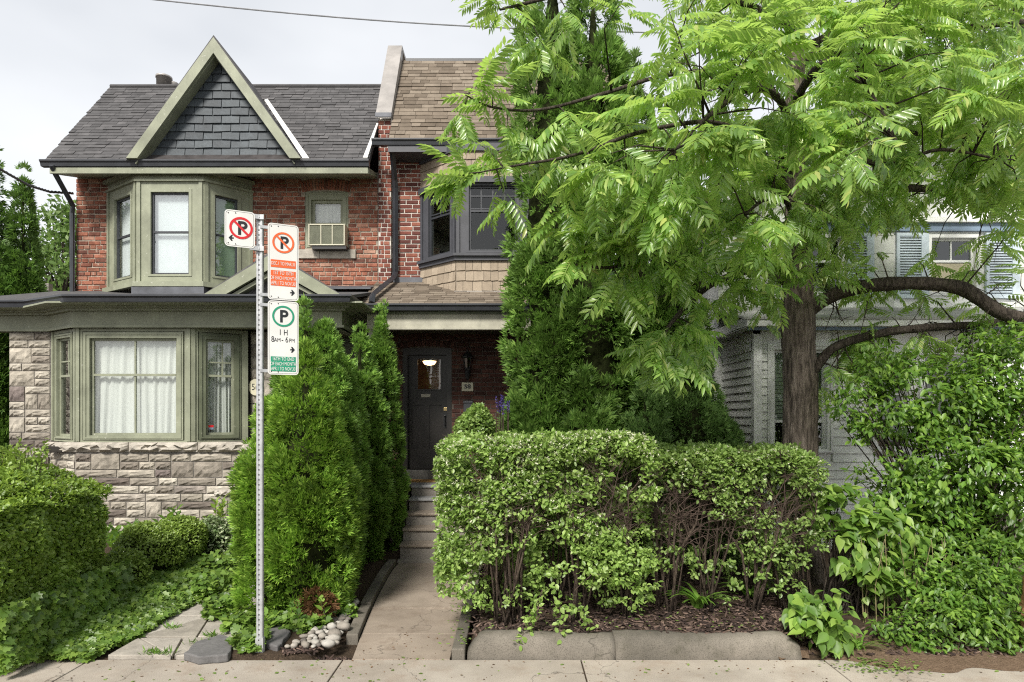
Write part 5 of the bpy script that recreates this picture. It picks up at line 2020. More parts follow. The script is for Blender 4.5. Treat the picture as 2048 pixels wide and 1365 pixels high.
# ================================================================== wires
m = MB()
a, b_ = W(240, -8, 8.6), W(1330, 66, 9.4)
m.tube([a.lerp(b_, t / 16) - Vector((0, 0, .10 * math.sin(math.pi * t / 16))) for t in range(17)], .011, 6)
tag(m.build('overhead_cable', mat_plain('weathered cable', (.34, .35, .38), .6, .3, 0, .1, 5, 0)), 'thin grey overhead cable crossing the sky above the gable', 'cable')
m = MB()
P_ = [W(-40, 315, 9.0), W(20, 350, 9.9), W(60, 372, 10.6), W(100, 384, 11.2), W(146, 387, 11.68)]
m.tube(P_, .016, 6)
n_ = 60
for ph in (0, 2.1, 4.2):
    pts = []
    for i in range(n_ + 1):
        t = i / n_ * (len(P_) - 1)
        k = min(int(t), len(P_) - 2)
        p = P_[k].lerp(P_[k + 1], t - k)
        pts.append(p + Vector((0, .017 * math.cos(i * .9 + ph), .017 * math.sin(i * .9 + ph))))
    m.tube(pts, .009, 5)
tag(m.build('service_cable', M['black']), 'black twisted service cable sagging to the left corner of the red brick house', 'cable')
m = MB()
m.box(X(83, 13), X(97, 13), 13, 13.12, 0, Z(567, 13))
tag(m.build('timber_post', mat_plain('grey timber', (.35, .33, .30), .9, .1, 0, .2, 12, .3)), 'grey timber post rising behind the porch gutter at the far left', 'post')
# ================================================================== vegetation
def P3(lst):
    return np.array([tuple(W(*p)) for p in lst])


LEAF6 = (np.array([(0, 0, 0), (.27, .28, .05), (.27, .62, .05), (0, 1, -.06), (-.27, .62, .05), (-.27, .28, .05)]), np.array([(0, 1, 2, 3), (0, 3, 4, 5)]))
LEAF6B = (np.array([(0, 0, 0), (.33, .25, .07), (.30, .62, .03), (0, 1, -.14), (-.30, .62, .03), (-.33, .25, .07)]), np.array([(0, 1, 2, 3), (0, 3, 4, 5)]))
LEAFN = (np.array([(0, 0, 0), (.20, .26, .05), (.20, .60, .03), (0, 1, -.10), (-.20, .60, .03), (-.20, .26, .05)]), np.array([(0, 1, 2, 3), (0, 3, 4, 5)]))
KITE = (np.array([(0, 0, 0), (.24, .5, .05), (0, 1, 0), (-.24, .5, .05)]), np.array([(0, 1, 2, 3)]))


def ivy_template():
    half = [(0, 0), (.30, -.06), (.52, .18), (.34, .34), (.42, .66), (.17, .66), (0, 1.0)]
    V = [(x, y, .10 * x) for x, y in half] + [(-x, y, .10 * x) for x, y in half[1:-1]]
    # right half: 0,1,2,3,4,5,6 ; left: 7..11 = mirrored 1..5
    Fq = [(0, 1, 2, 3), (0, 3, 4, 5), (0, 5, 6, 6), (0, 8, 7, 7), (0, 9, 8, 8), (0, 11, 10, 9), (0, 6, 11, 11)]
    T = []
    for f in Fq:
        f = list(dict.fromkeys(f))
        for k in range(1, len(f) - 1):
            T.append((f[0], f[k], f[k + 1]))
    return np.array(V), np.array(T)


IVY = ivy_template()


def serrated_template():
    """Broad pointed leaf with a toothed edge, folded on its midrib."""
    e = [(0, 0, 0), (.15, .08, .05), (.27, .24, .08), (.30, .40, .08), (.25, .57, .05), (.13, .78, 0), (0, 1.06, -.10)]
    V = e + [(-x, y, z) for x, y, z in e[1:-1]] + [(0, .3, -.02), (0, .6, -.03)]
    c1, c2 = 12, 13
    T = [(0, 1, c1), (1, 2, c1), (2, 3, c1), (3, c2, c1), (3, 4, c2), (4, 5, c2), (5, 6, c2),
         (0, c1, 7), (7, c1, 8), (8, c1, 9), (9, c1, c2), (9, c2, 10), (10, c2, 11), (11, c2, 6)]
    return np.array(V), np.array(T)


BROAD = serrated_template()


def compound_template(seed, pairs=8, droop=.5):
    """A pinnate leaf along +y, length 1: a thin midrib and hanging lance-shaped leaflets."""
    r = random.Random(seed)
    V, T = [], []

    def ax(t):
        return np.array([r_side * math.sin(t * 2.0) * .06, t - .10 * droop * t * t, -.38 * droop * t * t])

    r_side = r.uniform(-1, 1)
    n = 6
    base = len(V)
    for i in range(n + 1):
        p = ax(i / n)
        w = .008 * (1 - .6 * i / n)
        V += [p + (w, 0, 0), p + (-w, 0, 0)]
    for i in range(n):
        a = base + 2 * i
        T += [(a, a + 2, a + 3), (a, a + 3, a + 1)]
    for k in range(pairs * 2 + 1):
        pair, side = divmod(k, 2)
        last = k == pairs * 2
        t = .20 + .78 * pair / (pairs - .4) + (0.02 if side else 0)
        t = min(t, .99)
        p = ax(t)
        L = (.25 if not last else .20) * (.70 + .55 * math.sin(min(1, t * 1.05) * 2.5)) * r.uniform(.86, 1.1)
        sg = 1 if side else -1
        fw = .35 + .45 * t
        d = np.array([sg * 1.0, fw, -.38 - .35 * droop + r.uniform(-.2, .2)]) if not last else np.array([r.uniform(-.2, .2), 1, -.6])
        d /= np.linalg.norm(d)
        up = np.array([r.uniform(-.25, .25), r.uniform(-.25, .25), 1.0])
        s = np.cross(d, up)
        s /= np.linalg.norm(s)
        u = np.cross(s, d)
        w = L * .155
        b = len(V)
        cv = -.10 * L
        V += [p, p + d * L * .3 + s * w + u * .03 * L, p + d * L * .62 + s * w * .8 + u * .02 * L, p + d * L + u * cv,
              p + d * L * .62 - s * w * .8 + u * .02 * L, p + d * L * .3 - s * w + u * .03 * L]
        T += [(b, b + 1, b + 2), (b, b + 2, b + 3), (b, b + 3, b + 4), (b, b + 4, b + 5)]
    return np.array(V), np.array(T)


def spray_template(seed, n=6, spread=.95):
    """A flat fan of scale-leaved cedar twigs."""
    r = random.Random(seed)
    V, Q = [], []
    for k in range(n):
        a = spread * (k / (n - 1) - .5) * 2 + r.uniform(-.12, .12)
        y0 = .28 * abs(a) * r.random()
        L = (1 - .35 * abs(a)) * r.uniform(.75, 1.1)
        w = .085
        d = np.array([math.sin(a), math.cos(a), r.uniform(-.35, .25)])
        s = np.array([math.cos(a), -math.sin(a), 0])
        p = np.array([0, y0 * .5, 0])
        b = len(V)
        V += [p - s * w * .5, p + d * L * .55 + s * w, p + d * L, p + d * L * .55 - s * w]
        Q.append((b, b + 1, b + 2, b + 3))
    return np.array(V), np.array(Q)


SPRAYS = [spray_template(i) for i in range(4)]


def merge_multi(name, temps, R, T, mat, parent, kind='stuff'):
    wh = RNG.integers(0, len(temps), len(T))
    Vs, Fs, base = [], [], 0
    for k, (tv, tf) in enumerate(temps):
        sel = wh == k
        if not sel.any():
            continue
        P = (np.einsum('nij,vj->nvi', R[sel], tv) + T[sel][:, None, :]).reshape(-1, 3)
        Vs.append(P)
        Fs.append((tf[None] + (np.arange(sel.sum()) * len(tv))[:, None, None]).reshape(-1, tf.shape[1]) + base)
        base += len(P)
    o = link(name, np_mesh(name, np.concatenate(Vs), np.concatenate(Fs), mat), parent)
    if kind:
        o['kind'] = kind
    return o


# ------------------------------------------------------------------ conifers
def conifer(name, label, cat, leaders, mat, clump=.17, spray=.085, per=110, cover=1.25, group=None, up=.55, gaps=(), dead=None, stretch=1.5, squash=1.0):
    """leaders: (x, y, z0, height, radius, power, belly). Upright lumps of flat sprays over a solid core coloured dark as inner shade."""
    t = thing(name, label, cat, (leaders[0][0], leaders[0][1], leaders[0][2]), group)
    Ts, Ys, Ns, Ss = [], [], [], []
    core = MB()
    tr = MB()
    for (x, y, z0, h, rad, pw, belly) in leaders:
        def prof(s):
            a = np.clip(s / belly, 0, 1)
            lower = .72 + .28 * np.sin(a * np.pi / 2)
            b = np.clip((s - belly) / (1 - belly), 0, 1)
            return rad * np.where(s < belly, lower, (1 - b ** pw))
        ss = np.linspace(0, 1, 60)
        area = 2 * math.pi * float(np.sum(prof(ss))) * h / 60
        n = int(cover * area / (math.pi * clump * clump * stretch)) + 6
        s = RNG.random(n * 4)
        keep = RNG.random(n * 4) < (prof(s) + .03) / (rad + .03)
        s = s[keep][:n]
        n = len(s)
        th = RNG.random(n) * math.tau
        cr_ = clump * (.5 + .95 * RNG.random(n)) * np.clip(.45 + prof(s) / rad, .45, 1)
        rr_ = np.maximum(prof(s) - cr_ * .75, .0) * (1 + .26 * (RNG.random(n) - .55))
        C_ = np.stack([x + rr_ * np.cos(th), y + rr_ * np.sin(th) * squash, z0 + s * h], 1)
        # tip
        C_ = np.concatenate([C_, [[x, y, z0 + h * .97], [x, y, z0 + h * .93]]])
        cr_ = np.concatenate([cr_, [clump * .45, clump * .55]])
        if len(gaps):
            for (gx_, gz_, gr) in gaps:
                d = np.hypot(C_[:, 0] - gx_, (C_[:, 2] - gz_))
                k = d > gr
                C_, cr_ = C_[k], cr_[k]
        m_ = len(C_)
        k_ = np.maximum(8, (per * (cr_ / clump) ** 2)).astype(int)
        back = C_[:, 1] > y + .3 * rad
        k_ = np.where(back, (k_ * .4).astype(int), k_)
        idx = np.repeat(np.arange(m_), k_)
        v = unit(len(idx))
        out = np.stack([C_[idx, 0] - x, C_[idx, 1] - y, 0 * C_[idx, 0]], 1)
        out /= np.linalg.norm(out, axis=1, keepdims=True) + 1e-6
        # keep mostly the outer and upper half of each lump
        dp_ = (v * (out + np.array([0, 0, .35]))).sum(1)
        v = np.where((dp_ < -.15)[:, None], -v, v)
        rad_ = (cr_[idx] * (.55 + .45 * RNG.random(len(idx)) ** .5))[:, None]
        P = C_[idx] + v * rad_ * np.array([1, 1, stretch])
        Y = v * .75 + out * .45 + np.array([0, 0, up]) + unit(len(idx)) * .35
        Ts.append(P)
        Ys.append(Y)
        Ns.append(np.cross(Y, unit(len(idx))))
        Ss.append(spray * (.65 + .6 * RNG.random(len(idx))))
        nn, mm = 18, 14
        for j in range(nn + 1):
            sj = j / nn
            pr_ = float(prof(np.array([sj]))[0])
            for i in range(mm):
                a = math.tau * i / mm
                k2 = max(0.02, pr_ * .74 - clump * .6) * (1 + .12 * math.sin(3 * a + sj * 9) + .10 * math.sin(5 * a - sj * 17))
                core.v.append((x + k2 * math.cos(a), y + k2 * math.sin(a) * squash, z0 + sj * h * .95 + .02))
        b0 = len(core.v) - (nn + 1) * mm
        for j in range(nn):
            for i in range(mm):
                core.f.append((b0 + j * mm + i, b0 + j * mm + (i + 1) % mm, b0 + (j + 1) * mm + (i + 1) % mm, b0 + (j + 1) * mm + i))
        tr.tube([(x, y, z0 - .15), (x, y, z0 + h * .4), (x, y, z0 + h * .85)], [rad * .10 + .02, rad * .07 + .015, .01], 8)
    tr.build('trunk', M['stem'], t, True)
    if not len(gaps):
        core.build('dark_core', M['cedar_core'], t, True)  # solid filler against see-through, its dark colour painting the inner shade
    T_, Y_, N_, S_ = map(np.concatenate, (Ts, Ys, Ns, Ss))
    R_ = basis(Y_, N_, S_)
    merge_multi('foliage', SPRAYS, R_, T_, mat, t)
    if dead:
        (dx, dy, dz, dr, dn) = dead
        v = unit(dn)
        P = np.array([dx, dy, dz]) + v * dr * RNG.random((dn, 1)) ** .5 * np.array([1, .6, .8])
        R_ = basis(v + np.array([0, -.5, -.2]), unit(dn), .05 + .05 * RNG.random(dn))
        merge_multi('dead_foliage', SPRAYS, R_, P, M['dead'], t)
    return t


HG = 'clipped cedars lining the front walk'
conifer('clipped_cedar', 'broad bright green clipped cedar standing behind the sign pole', 'cedar',
        [(X(612, 7.05), 7.05, .06, 2.86, .50, 2.1, .34), (X(536, 7.0), 7.0, .06, 2.24, .36, 2.0, .36), (X(655, 7.3), 7.3, .06, 2.35, .34, 2.0, .3)], M['cedar'], .15, .092, 88, 1.8, HG, dead=(-2.0, 6.62, .25, .20, 260))
conifer('clipped_cedar', 'slim double tipped cedar rising just behind the broad front cedar', 'cedar',
        [(X(608, 7.8), 7.85, .06, 3.42, .44, 2.2, .38), (X(645, 7.9), 8.0, .06, 3.30, .44, 2.2, .38)], M['cedar2'], .14, .09, 85, 1.5, HG)
conifer('clipped_cedar', 'middle cedar of the row along the walk with a low blunt tip', 'cedar',
        [(X(662, 8.6), 8.65, .06, 3.18, .45, 2.4, .4)], M['cedar2'], .14, .088, 95, 1.8, HG)
conifer('clipped_cedar', 'dark cedar second from the porch steps with a bushy shoulder', 'cedar',
        [(X(718, 9.3), 9.35, .05, 3.33, .42, 2.2, .38), (X(695, 9.2), 9.4, .05, 2.9, .40, 2.2, .38)], M['cedar2'], .14, .09, 85, 1.6, HG)
conifer('clipped_cedar', 'tall pointed cedar nearest the porch steps, last of its row', 'cedar',
        [(X(764, 10.0), 10.0, .05, 3.82, .33, 1.8, .33)], M['cedar2'], .14, .09, 85, 1.6, HG)
conifer('tall_cedar', 'huge old cedar towering past the roofs in front of the brick porch', 'cedar',
        [(X(1105, 9.4), 9.4, .2, 9.9, .64, 2.6, .30), (X(1185, 9.3), 9.25, .2, 9.3, .60, 2.4, .28), (X(1270, 9.6), 9.8, .2, 7.4, .62, 2.2, .3), (X(1075, 9.0), 9.1, .2, 3.0, .62, 1.7, .25), (X(1170, 8.7), 8.75, .2, 2.55, .66, 1.8, .3), (X(1330, 9.6), 9.6, .2, 6.2, .60, 2.0, .3)],
        M['cedar3'], .24, .14, 84, 1.25, None, .45)
conifer('yew_shrub', 'low dark green spreading yew left of the white clapboard wall', 'shrub',
        [(X(1375, 8.9), 8.9, .2, 2.75, .62, 2.2, .4), (X(1290, 8.6), 8.6, .2, 2.35, .5, 2.0, .4), (X(1425, 9.0), 8.9, .2, 2.1, .42, 2.2, .4)], M['yew'], .2, .11, 92, 1.5, None, .35)
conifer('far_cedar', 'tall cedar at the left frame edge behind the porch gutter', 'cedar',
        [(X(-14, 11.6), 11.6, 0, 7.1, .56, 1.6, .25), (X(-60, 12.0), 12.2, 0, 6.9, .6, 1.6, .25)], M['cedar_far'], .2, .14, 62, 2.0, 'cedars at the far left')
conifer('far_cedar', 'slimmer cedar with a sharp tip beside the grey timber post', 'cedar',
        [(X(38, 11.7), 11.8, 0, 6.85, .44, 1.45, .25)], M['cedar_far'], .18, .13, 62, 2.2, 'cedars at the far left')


# ------------------------------------------------------------------ leafy masses
def leaf_cloud(P, outward, size, flat=.5, up=.3, var=.35):
    """Rotation matrices for leaves at P that point away from the plant and show their upper face outward."""
    n = len(P)
    Y = outward * .5 + unit(n) * .9 + np.array([0, 0, -.05])
    N_ = outward * flat + np.array([0, 0, up]) + unit(n) * .5
    return basis(Y, N_, size * (1 - var + 2 * var * RNG.random(n)))


# privet hedge at the left
ph = thing('clipped_hedge', 'rounded bright green clipped hedge filling the lower left corner', 'hedge', (-5.4, 6.2, 0))
n = 50000
u_, v_ = RNG.random(n), RNG.random(n)
# surface of a domed block: right face, front face, top
HX, HY0, HY1, HZ = -4.36, 5.35, 7.05, 1.36
sel = RNG.random(n)
Pt = np.zeros((n, 3))
On = np.zeros((n, 3))
right, frnt, top = sel < .42, (sel >= .42) & (sel < .60), sel >= .60
rz = .06 + (HZ - .02) * v_
Pt[right] = np.stack([np.full(n, HX), HY0 + (HY1 - HY0) * u_, rz], 1)[right]
On[right] = (1, -.1, .15)
Pt[frnt] = np.stack([HX - 2.15 * u_, np.full(n, HY0), .06 + (HZ + .30 * np.clip(u_ * 2, 0, 1)) * v_], 1)[frnt]
On[frnt] = (0, -1, .15)
tx = HX - 2.1 * u_
dome = HZ + .36 * np.sin(np.clip((HX - tx) / 1.15, 0, 1) * math.pi / 2) ** 1.0
Pt[top] = np.stack([tx, HY0 + (HY1 - HY0) * v_, dome], 1)[top]
On[top] = (.25, -.1, 1)
round_ = (vnoise(Pt * 2.1) - .5) * .22 + (vnoise(Pt * 6.0) - .5) * .10
corner = np.clip((Pt[:, 1] - (HY1 - .3)) / .3, 0, 1) ** 2 * .16
Pt[:, 0] -= corner * right
edge = np.clip((Pt[:, 2] - HZ + .22) / .22, 0, 1) ** 2 * .12 * right
Pt[:, 0] -= edge
Pt += On * (round_ - .09 * RNG.random(n) ** 2)[:, None]
R_ = leaf_cloud(Pt, On, .044, .6, .45)
merge_multi('foliage', [LEAF6], R_, Pt, M['privet'], ph)
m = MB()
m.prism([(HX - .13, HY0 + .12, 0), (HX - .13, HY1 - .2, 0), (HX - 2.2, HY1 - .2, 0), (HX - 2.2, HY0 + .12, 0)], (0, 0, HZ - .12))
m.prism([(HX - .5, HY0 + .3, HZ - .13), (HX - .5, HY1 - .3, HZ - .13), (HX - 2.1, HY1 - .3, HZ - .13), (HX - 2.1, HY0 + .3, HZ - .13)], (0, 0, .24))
m.build('dark_core', M['cedar_core'], ph)  # solid blocks inside the hedge, coloured dark as its inner shade
ns_ = 34
m = MB()
tips = []
for i in range(ns_):
    px, d = random.choice([(8, 6.6), (20, 6.7), (35, 6.8), (52, 6.9), (75, 6.7), (28, 6.3), (88, 6.95)]), 0
    b0 = Vector((X(px[0], px[1]) + random.uniform(-.06, .06), px[1], HZ + .24))
    t0 = b0 + Vector((random.uniform(-.08, .08), random.uniform(-.05, .05), random.uniform(.12, .36)))
    m.tube([b0, (b0 + t0) / 2 + Vector((.01, 0, 0)), t0], [.004, .003, .0015], 4)
    for k in range(9):
        tips.append(tuple(b0.lerp(t0, .35 + .65 * k / 8)))
m.build('shoot', M['twig'], ph)['kind'] = 'stuff'
tips = np.array(tips)
merge_multi('shoot_leaves', [LEAF6], basis(unit(len(tips)) + np.array([0, 0, .7]), unit(len(tips)) + np.array([0, -.4, .4]), np.full(len(tips), .055)), tips, M['box'], ph)


def mound(name, label, cat, c, r, nleaf, size, mat, group=None, temp=LEAF6, rough=.16, core=True, up=.5):
    t = thing(name, label, cat, (c[0], c[1], max(0, c[2] - r[2])), group)
    v = unit(nleaf)
    v[:, 2] = np.where(v[:, 2] < -.4, -v[:, 2], v[:, 2])
    P = v * np.array(r)
    k = 1 + rough * 2 * (vnoise((P + np.array(c)) * 4.5) - .5) - .22 * RNG.random(nleaf) ** 2
    P = np.array(c) + P * k[:, None]
    merge_multi('foliage', [temp], leaf_cloud(P, v, size, .5, up), P, mat, t)
    if core:
        m = MB()
        for j in range(9):
            for i in range(12):
                a, e = math.tau * i / 12, -1.3 + 2.7 * j / 8
                m.v.append((c[0] + r[0] * .8 * math.cos(a) * math.cos(e), c[1] + r[1] * .8 * math.sin(a) * math.cos(e), c[2] + r[2] * .8 * math.sin(e)))
        for j in range(8):
            for i in range(12):
                m.f.append((j * 12 + i, j * 12 + (i + 1) % 12, (j + 1) * 12 + (i + 1) % 12, (j + 1) * 12 + i))
        m.build('dark_core', M['cedar_core'], t, True)  # solid ball under the leaves, shade put in as dark colour
    return t


BG = 'boxwood mounds in the left garden'
mound('boxwood_mound', 'yellow green boxwood mound pressed against the clipped hedge', 'shrub', (X(242, 7.3), 7.3, .38), (.26, .3, .30), 3800, .034, M['box'], BG)
mound('boxwood_mound', 'widest yellow green boxwood mound before the stone wall', 'shrub', (X(296, 7.9), 7.9, .52), (.40, .34, .34), 6500, .034, M['box'], BG)
mound('boxwood_mound', 'round boxwood mound behind the widest one, nearest the variegated shrub', 'shrub', (X(362, 8.5), 8.5, .52), (.34, .3, .33), 5000, .034, M['box'], BG)
mound('variegated_shrub', 'small cream edged variegated shrub by the stone step pier', 'shrub', (X(425, 8.9), 8.9, .42), (.30, .28, .36), 2600, .045, M['variegated'])
mound('porch_shrub', 'small round light green shrub in front of the porch brick', 'shrub', (X(952, 8.6), 8.6, 2.02), (.25, .25, .28), 2600, .06, M['honey2'], rough=.25)
# stem that carries the porch shrub
m = MB()
for a in (-.06, .0, .07):
    m.tube([(X(952, 8.6) + a * .3, 8.6, .15), (X(952, 8.6) + a, 8.6, 1.0), (X(952, 8.6) + a * 2, 8.6, 2.0)], [.018, .015, .008], 6)
m.build('stem', M['stem'], bpy.data.objects['porch_shrub'])['kind'] = 'stuff'

sal = thing('salvia', 'purple flower spikes beside the tall cedar on the porch side', 'flower', (X(1004, 8.5), 8.5, .2))
P, Q = [], []
m = MB()
for i in range(10):
    bx, by = X(1004, 8.5) + random.uniform(-.09, .09), 8.5 + random.uniform(-.08, .08)
    zt_ = Z(805, 8.5) + random.uniform(-.02, .10)
    m.tube([(bx, by, .2), (bx, by, zt_ - .12), (bx + random.uniform(-.03, .03), by, zt_)], [.006, .005, .003], 4)
    for k in range(26):
        P.append((bx + random.uniform(-.016, .016), by + random.uniform(-.016, .016), zt_ - .14 * random.random()))
m.build('stems', M['stem'], sal)['kind'] = 'stuff'
P = np.array(P)
merge_multi('blossoms', [KITE], basis(unit(len(P)) + np.array([0, 0, .4]), unit(len(P)), np.full(len(P), .03)), P, M['purple'], sal)

# ------------------------------------------------------------------ ivy and weeds on the ground
def hedge_h(x, y):
    return ground_h(x, y)


n = 16500
x = -3.66 - (RNG.random(n) ** 1.2) * 1.0
y = 5.72 + 4.1 * RNG.random(n) ** 1.1
wob = .16 * (vnoise(np.stack([y * 3, y * 0, y * 0], 1)) - .4) - .05
keep = x < -3.66 + wob + np.clip((y - 8) * .15, 0, .4)
x2 = np.concatenate([x[keep], -4.4 - 1.9 * RNG.random(2600)])
y2 = np.concatenate([y[keep], 5.5 + .32 * RNG.random(2600)])
dist = np.clip((-3.6 - x2) / .9, 0, 1)
z = .02 + np.where(x2 < -4.9, ground_h(x2, y2), .085 * np.clip(y2 - 6.2, 0, 4) * np.clip((-3.62 - x2) / .35, 0, 1)) + (.05 + .17 * dist ** 1.3) * (RNG.random(len(x2)) ** .5) * (.6 + .8 * vnoise(np.stack([x2 * 3, y2 * 3, x2 * 0], 1)))
P = np.stack([x2, y2, z], 1)
nn = len(P)
R_ = basis(unit(nn) * np.array([1, 1, .3]) + np.array([.35, -.45, -.25]), unit(nn) * .45 + np.array([.25, -.5, .9]), .055 + .04 * RNG.random(nn))
iv = merge_multi('ivy_cover', [IVY], R_, P, M['ivy'], None)
tag(iv, 'glossy ivy spreading from the clipped hedge to the flagstone path', 'ground cover', kind='stuff')
# ivy climbing the foot of the hedge
n = 2600
y = 5.3 + 1.8 * RNG.random(n)
z = .1 + .5 * RNG.random(n) ** 1.8
P = np.stack([HX + .05 + .08 * RNG.random(n) + .1 * (.8 - z), y, z], 1)
R_ = basis(unit(n) * .8 + np.array([.4, -.1, -.6]), unit(n) * .5 + np.array([.9, -.3, .5]), .05 + .035 * RNG.random(n))
tag(merge_multi('hedge_ivy', [IVY], R_, P, M['ivy'], None), 'ivy climbing the foot of the clipped hedge', 'ivy', kind='stuff')
# patches round the pole and under the front cedar
pts = []
for (px, D, rad, k, hh) in ((500, 6.05, .17, 300, .10), (478, 6.5, .16, 240, .12), (560, 6.55, .22, 190, .10), (620, 6.5, .2, 170, .12), (450, 6.9, .2, 300, .2), (430, 7.6, .25, 420, .28), (505, 5.9, .10, 130, .06), (690, 6.9, .15, 80, .1), (455, 8.3, .3, 500, .35)):
    a, q = RNG.random(k) * math.tau, RNG.random(k) ** .5
    pts.append(np.stack([X(px, D) + rad * q * np.cos(a), D + rad * q * np.sin(a), .06 + hh * RNG.random(k)], 1))
P = np.concatenate(pts)
nn = len(P)
R_ = basis(unit(nn) * np.array([1, 1, .4]) + np.array([0, -.4, -.1]), unit(nn) * .5 + np.array([0, -.5, .9]), .045 + .035 * RNG.random(nn))
tag(merge_multi('ivy_patch', [IVY], R_, P, M['ivy'], None), 'ivy sprigs round the pole base and under the front cedar', 'ivy', kind='stuff')


def leafy_stem(name, label, cat, spots, mat, size, group=None, lean=.1, per=14):
    t = thing(name, label, cat, tuple(spots[0][:3]), group)
    m = MB()
    P, Y = [], []
    for (x, y, z, h) in spots:
        a = random.uniform(0, 6.28)
        tip = Vector((x + lean * h * math.cos(a), y + lean * h * math.sin(a), z + h))
        b = Vector((x, y, z))
        m.tube([b, b.lerp(tip, .5) + Vector((.01, 0, .01)), tip], [.006, .005, .002], 4)
        for k in range(per):
            q = b.lerp(tip, .15 + .85 * k / (per - 1))
            an = k * 2.4
            P.append(tuple(q))
            Y.append((math.cos(an), math.sin(an), .55 + .5 * k / per))
    m.build('stems', M['stem'], t)['kind'] = 'stuff'
    P, Y = np.array(P), np.array(Y)
    merge_multi('leaves', [LEAF6], basis(Y, np.array([0, -.3, 1]) + unit(len(P)) * .25, size * (.7 + .6 * RNG.random(len(P)))), P, mat, t)
    return t


R0 = random.Random(77)
leafy_stem('weed_clump', 'tall leafy weeds growing against the stone base left of the step pier', 'weeds',
           [(X(p, 9.3) + R0.uniform(-.08, .08), 9.3 + R0.uniform(-.2, .2), .3, R0.uniform(.3, .55)) for p in (320, 335, 345, 352, 338, 328)], M['bush'], .13)
leafy_stem('weed_clump', 'fine leaved weeds directly beside the stone step pier', 'weeds',
           [(X(p, 9.2) + R0.uniform(-.06, .06), 9.2 + R0.uniform(-.15, .15), .3, R0.uniform(.35, .7)) for p in (408, 416, 424, 432, 440, 420, 428)], M['privet'], .09, None, .15, 22)
leafy_stem('weed_clump', 'low broad weeds behind the boxwood mounds', 'weeds',
           [(X(p, 9.0) + R0.uniform(-.06, .06), 9.0 + R0.uniform(-.3, .2), .3, R0.uniform(.2, .36)) for p in (222, 228, 234, 240, 246, 215, 250, 262, 275, 288, 300, 312, 365, 380, 395)], M['bush'], .12)
leafy_stem('weed_clump', 'slender weed sprouting at the path side of the front cedar', 'weeds',
           [(X(p, 6.5), 6.5 + R0.uniform(-.1, .1), .06, R0.uniform(.15, .3)) for p in (545, 575, 602, 630, 655, 610)], M['bush'], .10, None, .3, 8)
# grass in the path joints
P, Y = [], []
for (px, D, k) in ((320, 5.83, 40), (345, 6.55, 30), (300, 5.85, 25), (425, 6.3, 40), (400, 6.1, 20)):
    for i in range(k):
        P.append((X(px, D) + random.gauss(0, .05), D + random.gauss(0, .02), .03))
        Y.append((random.gauss(0, .6), random.gauss(0, .5), .7))
P, Y = np.array(P), np.array(Y)
o = merge_multi('joint_grass', [(KITE[0] * np.array([.35, 1, 1]), KITE[1])], basis(Y, unit(len(P)), .04 + .05 * RNG.random(len(P))), P, M['strap'], None)
tag(o, 'tufts of grass in the joints of the flagstone path', 'grass', kind='stuff')

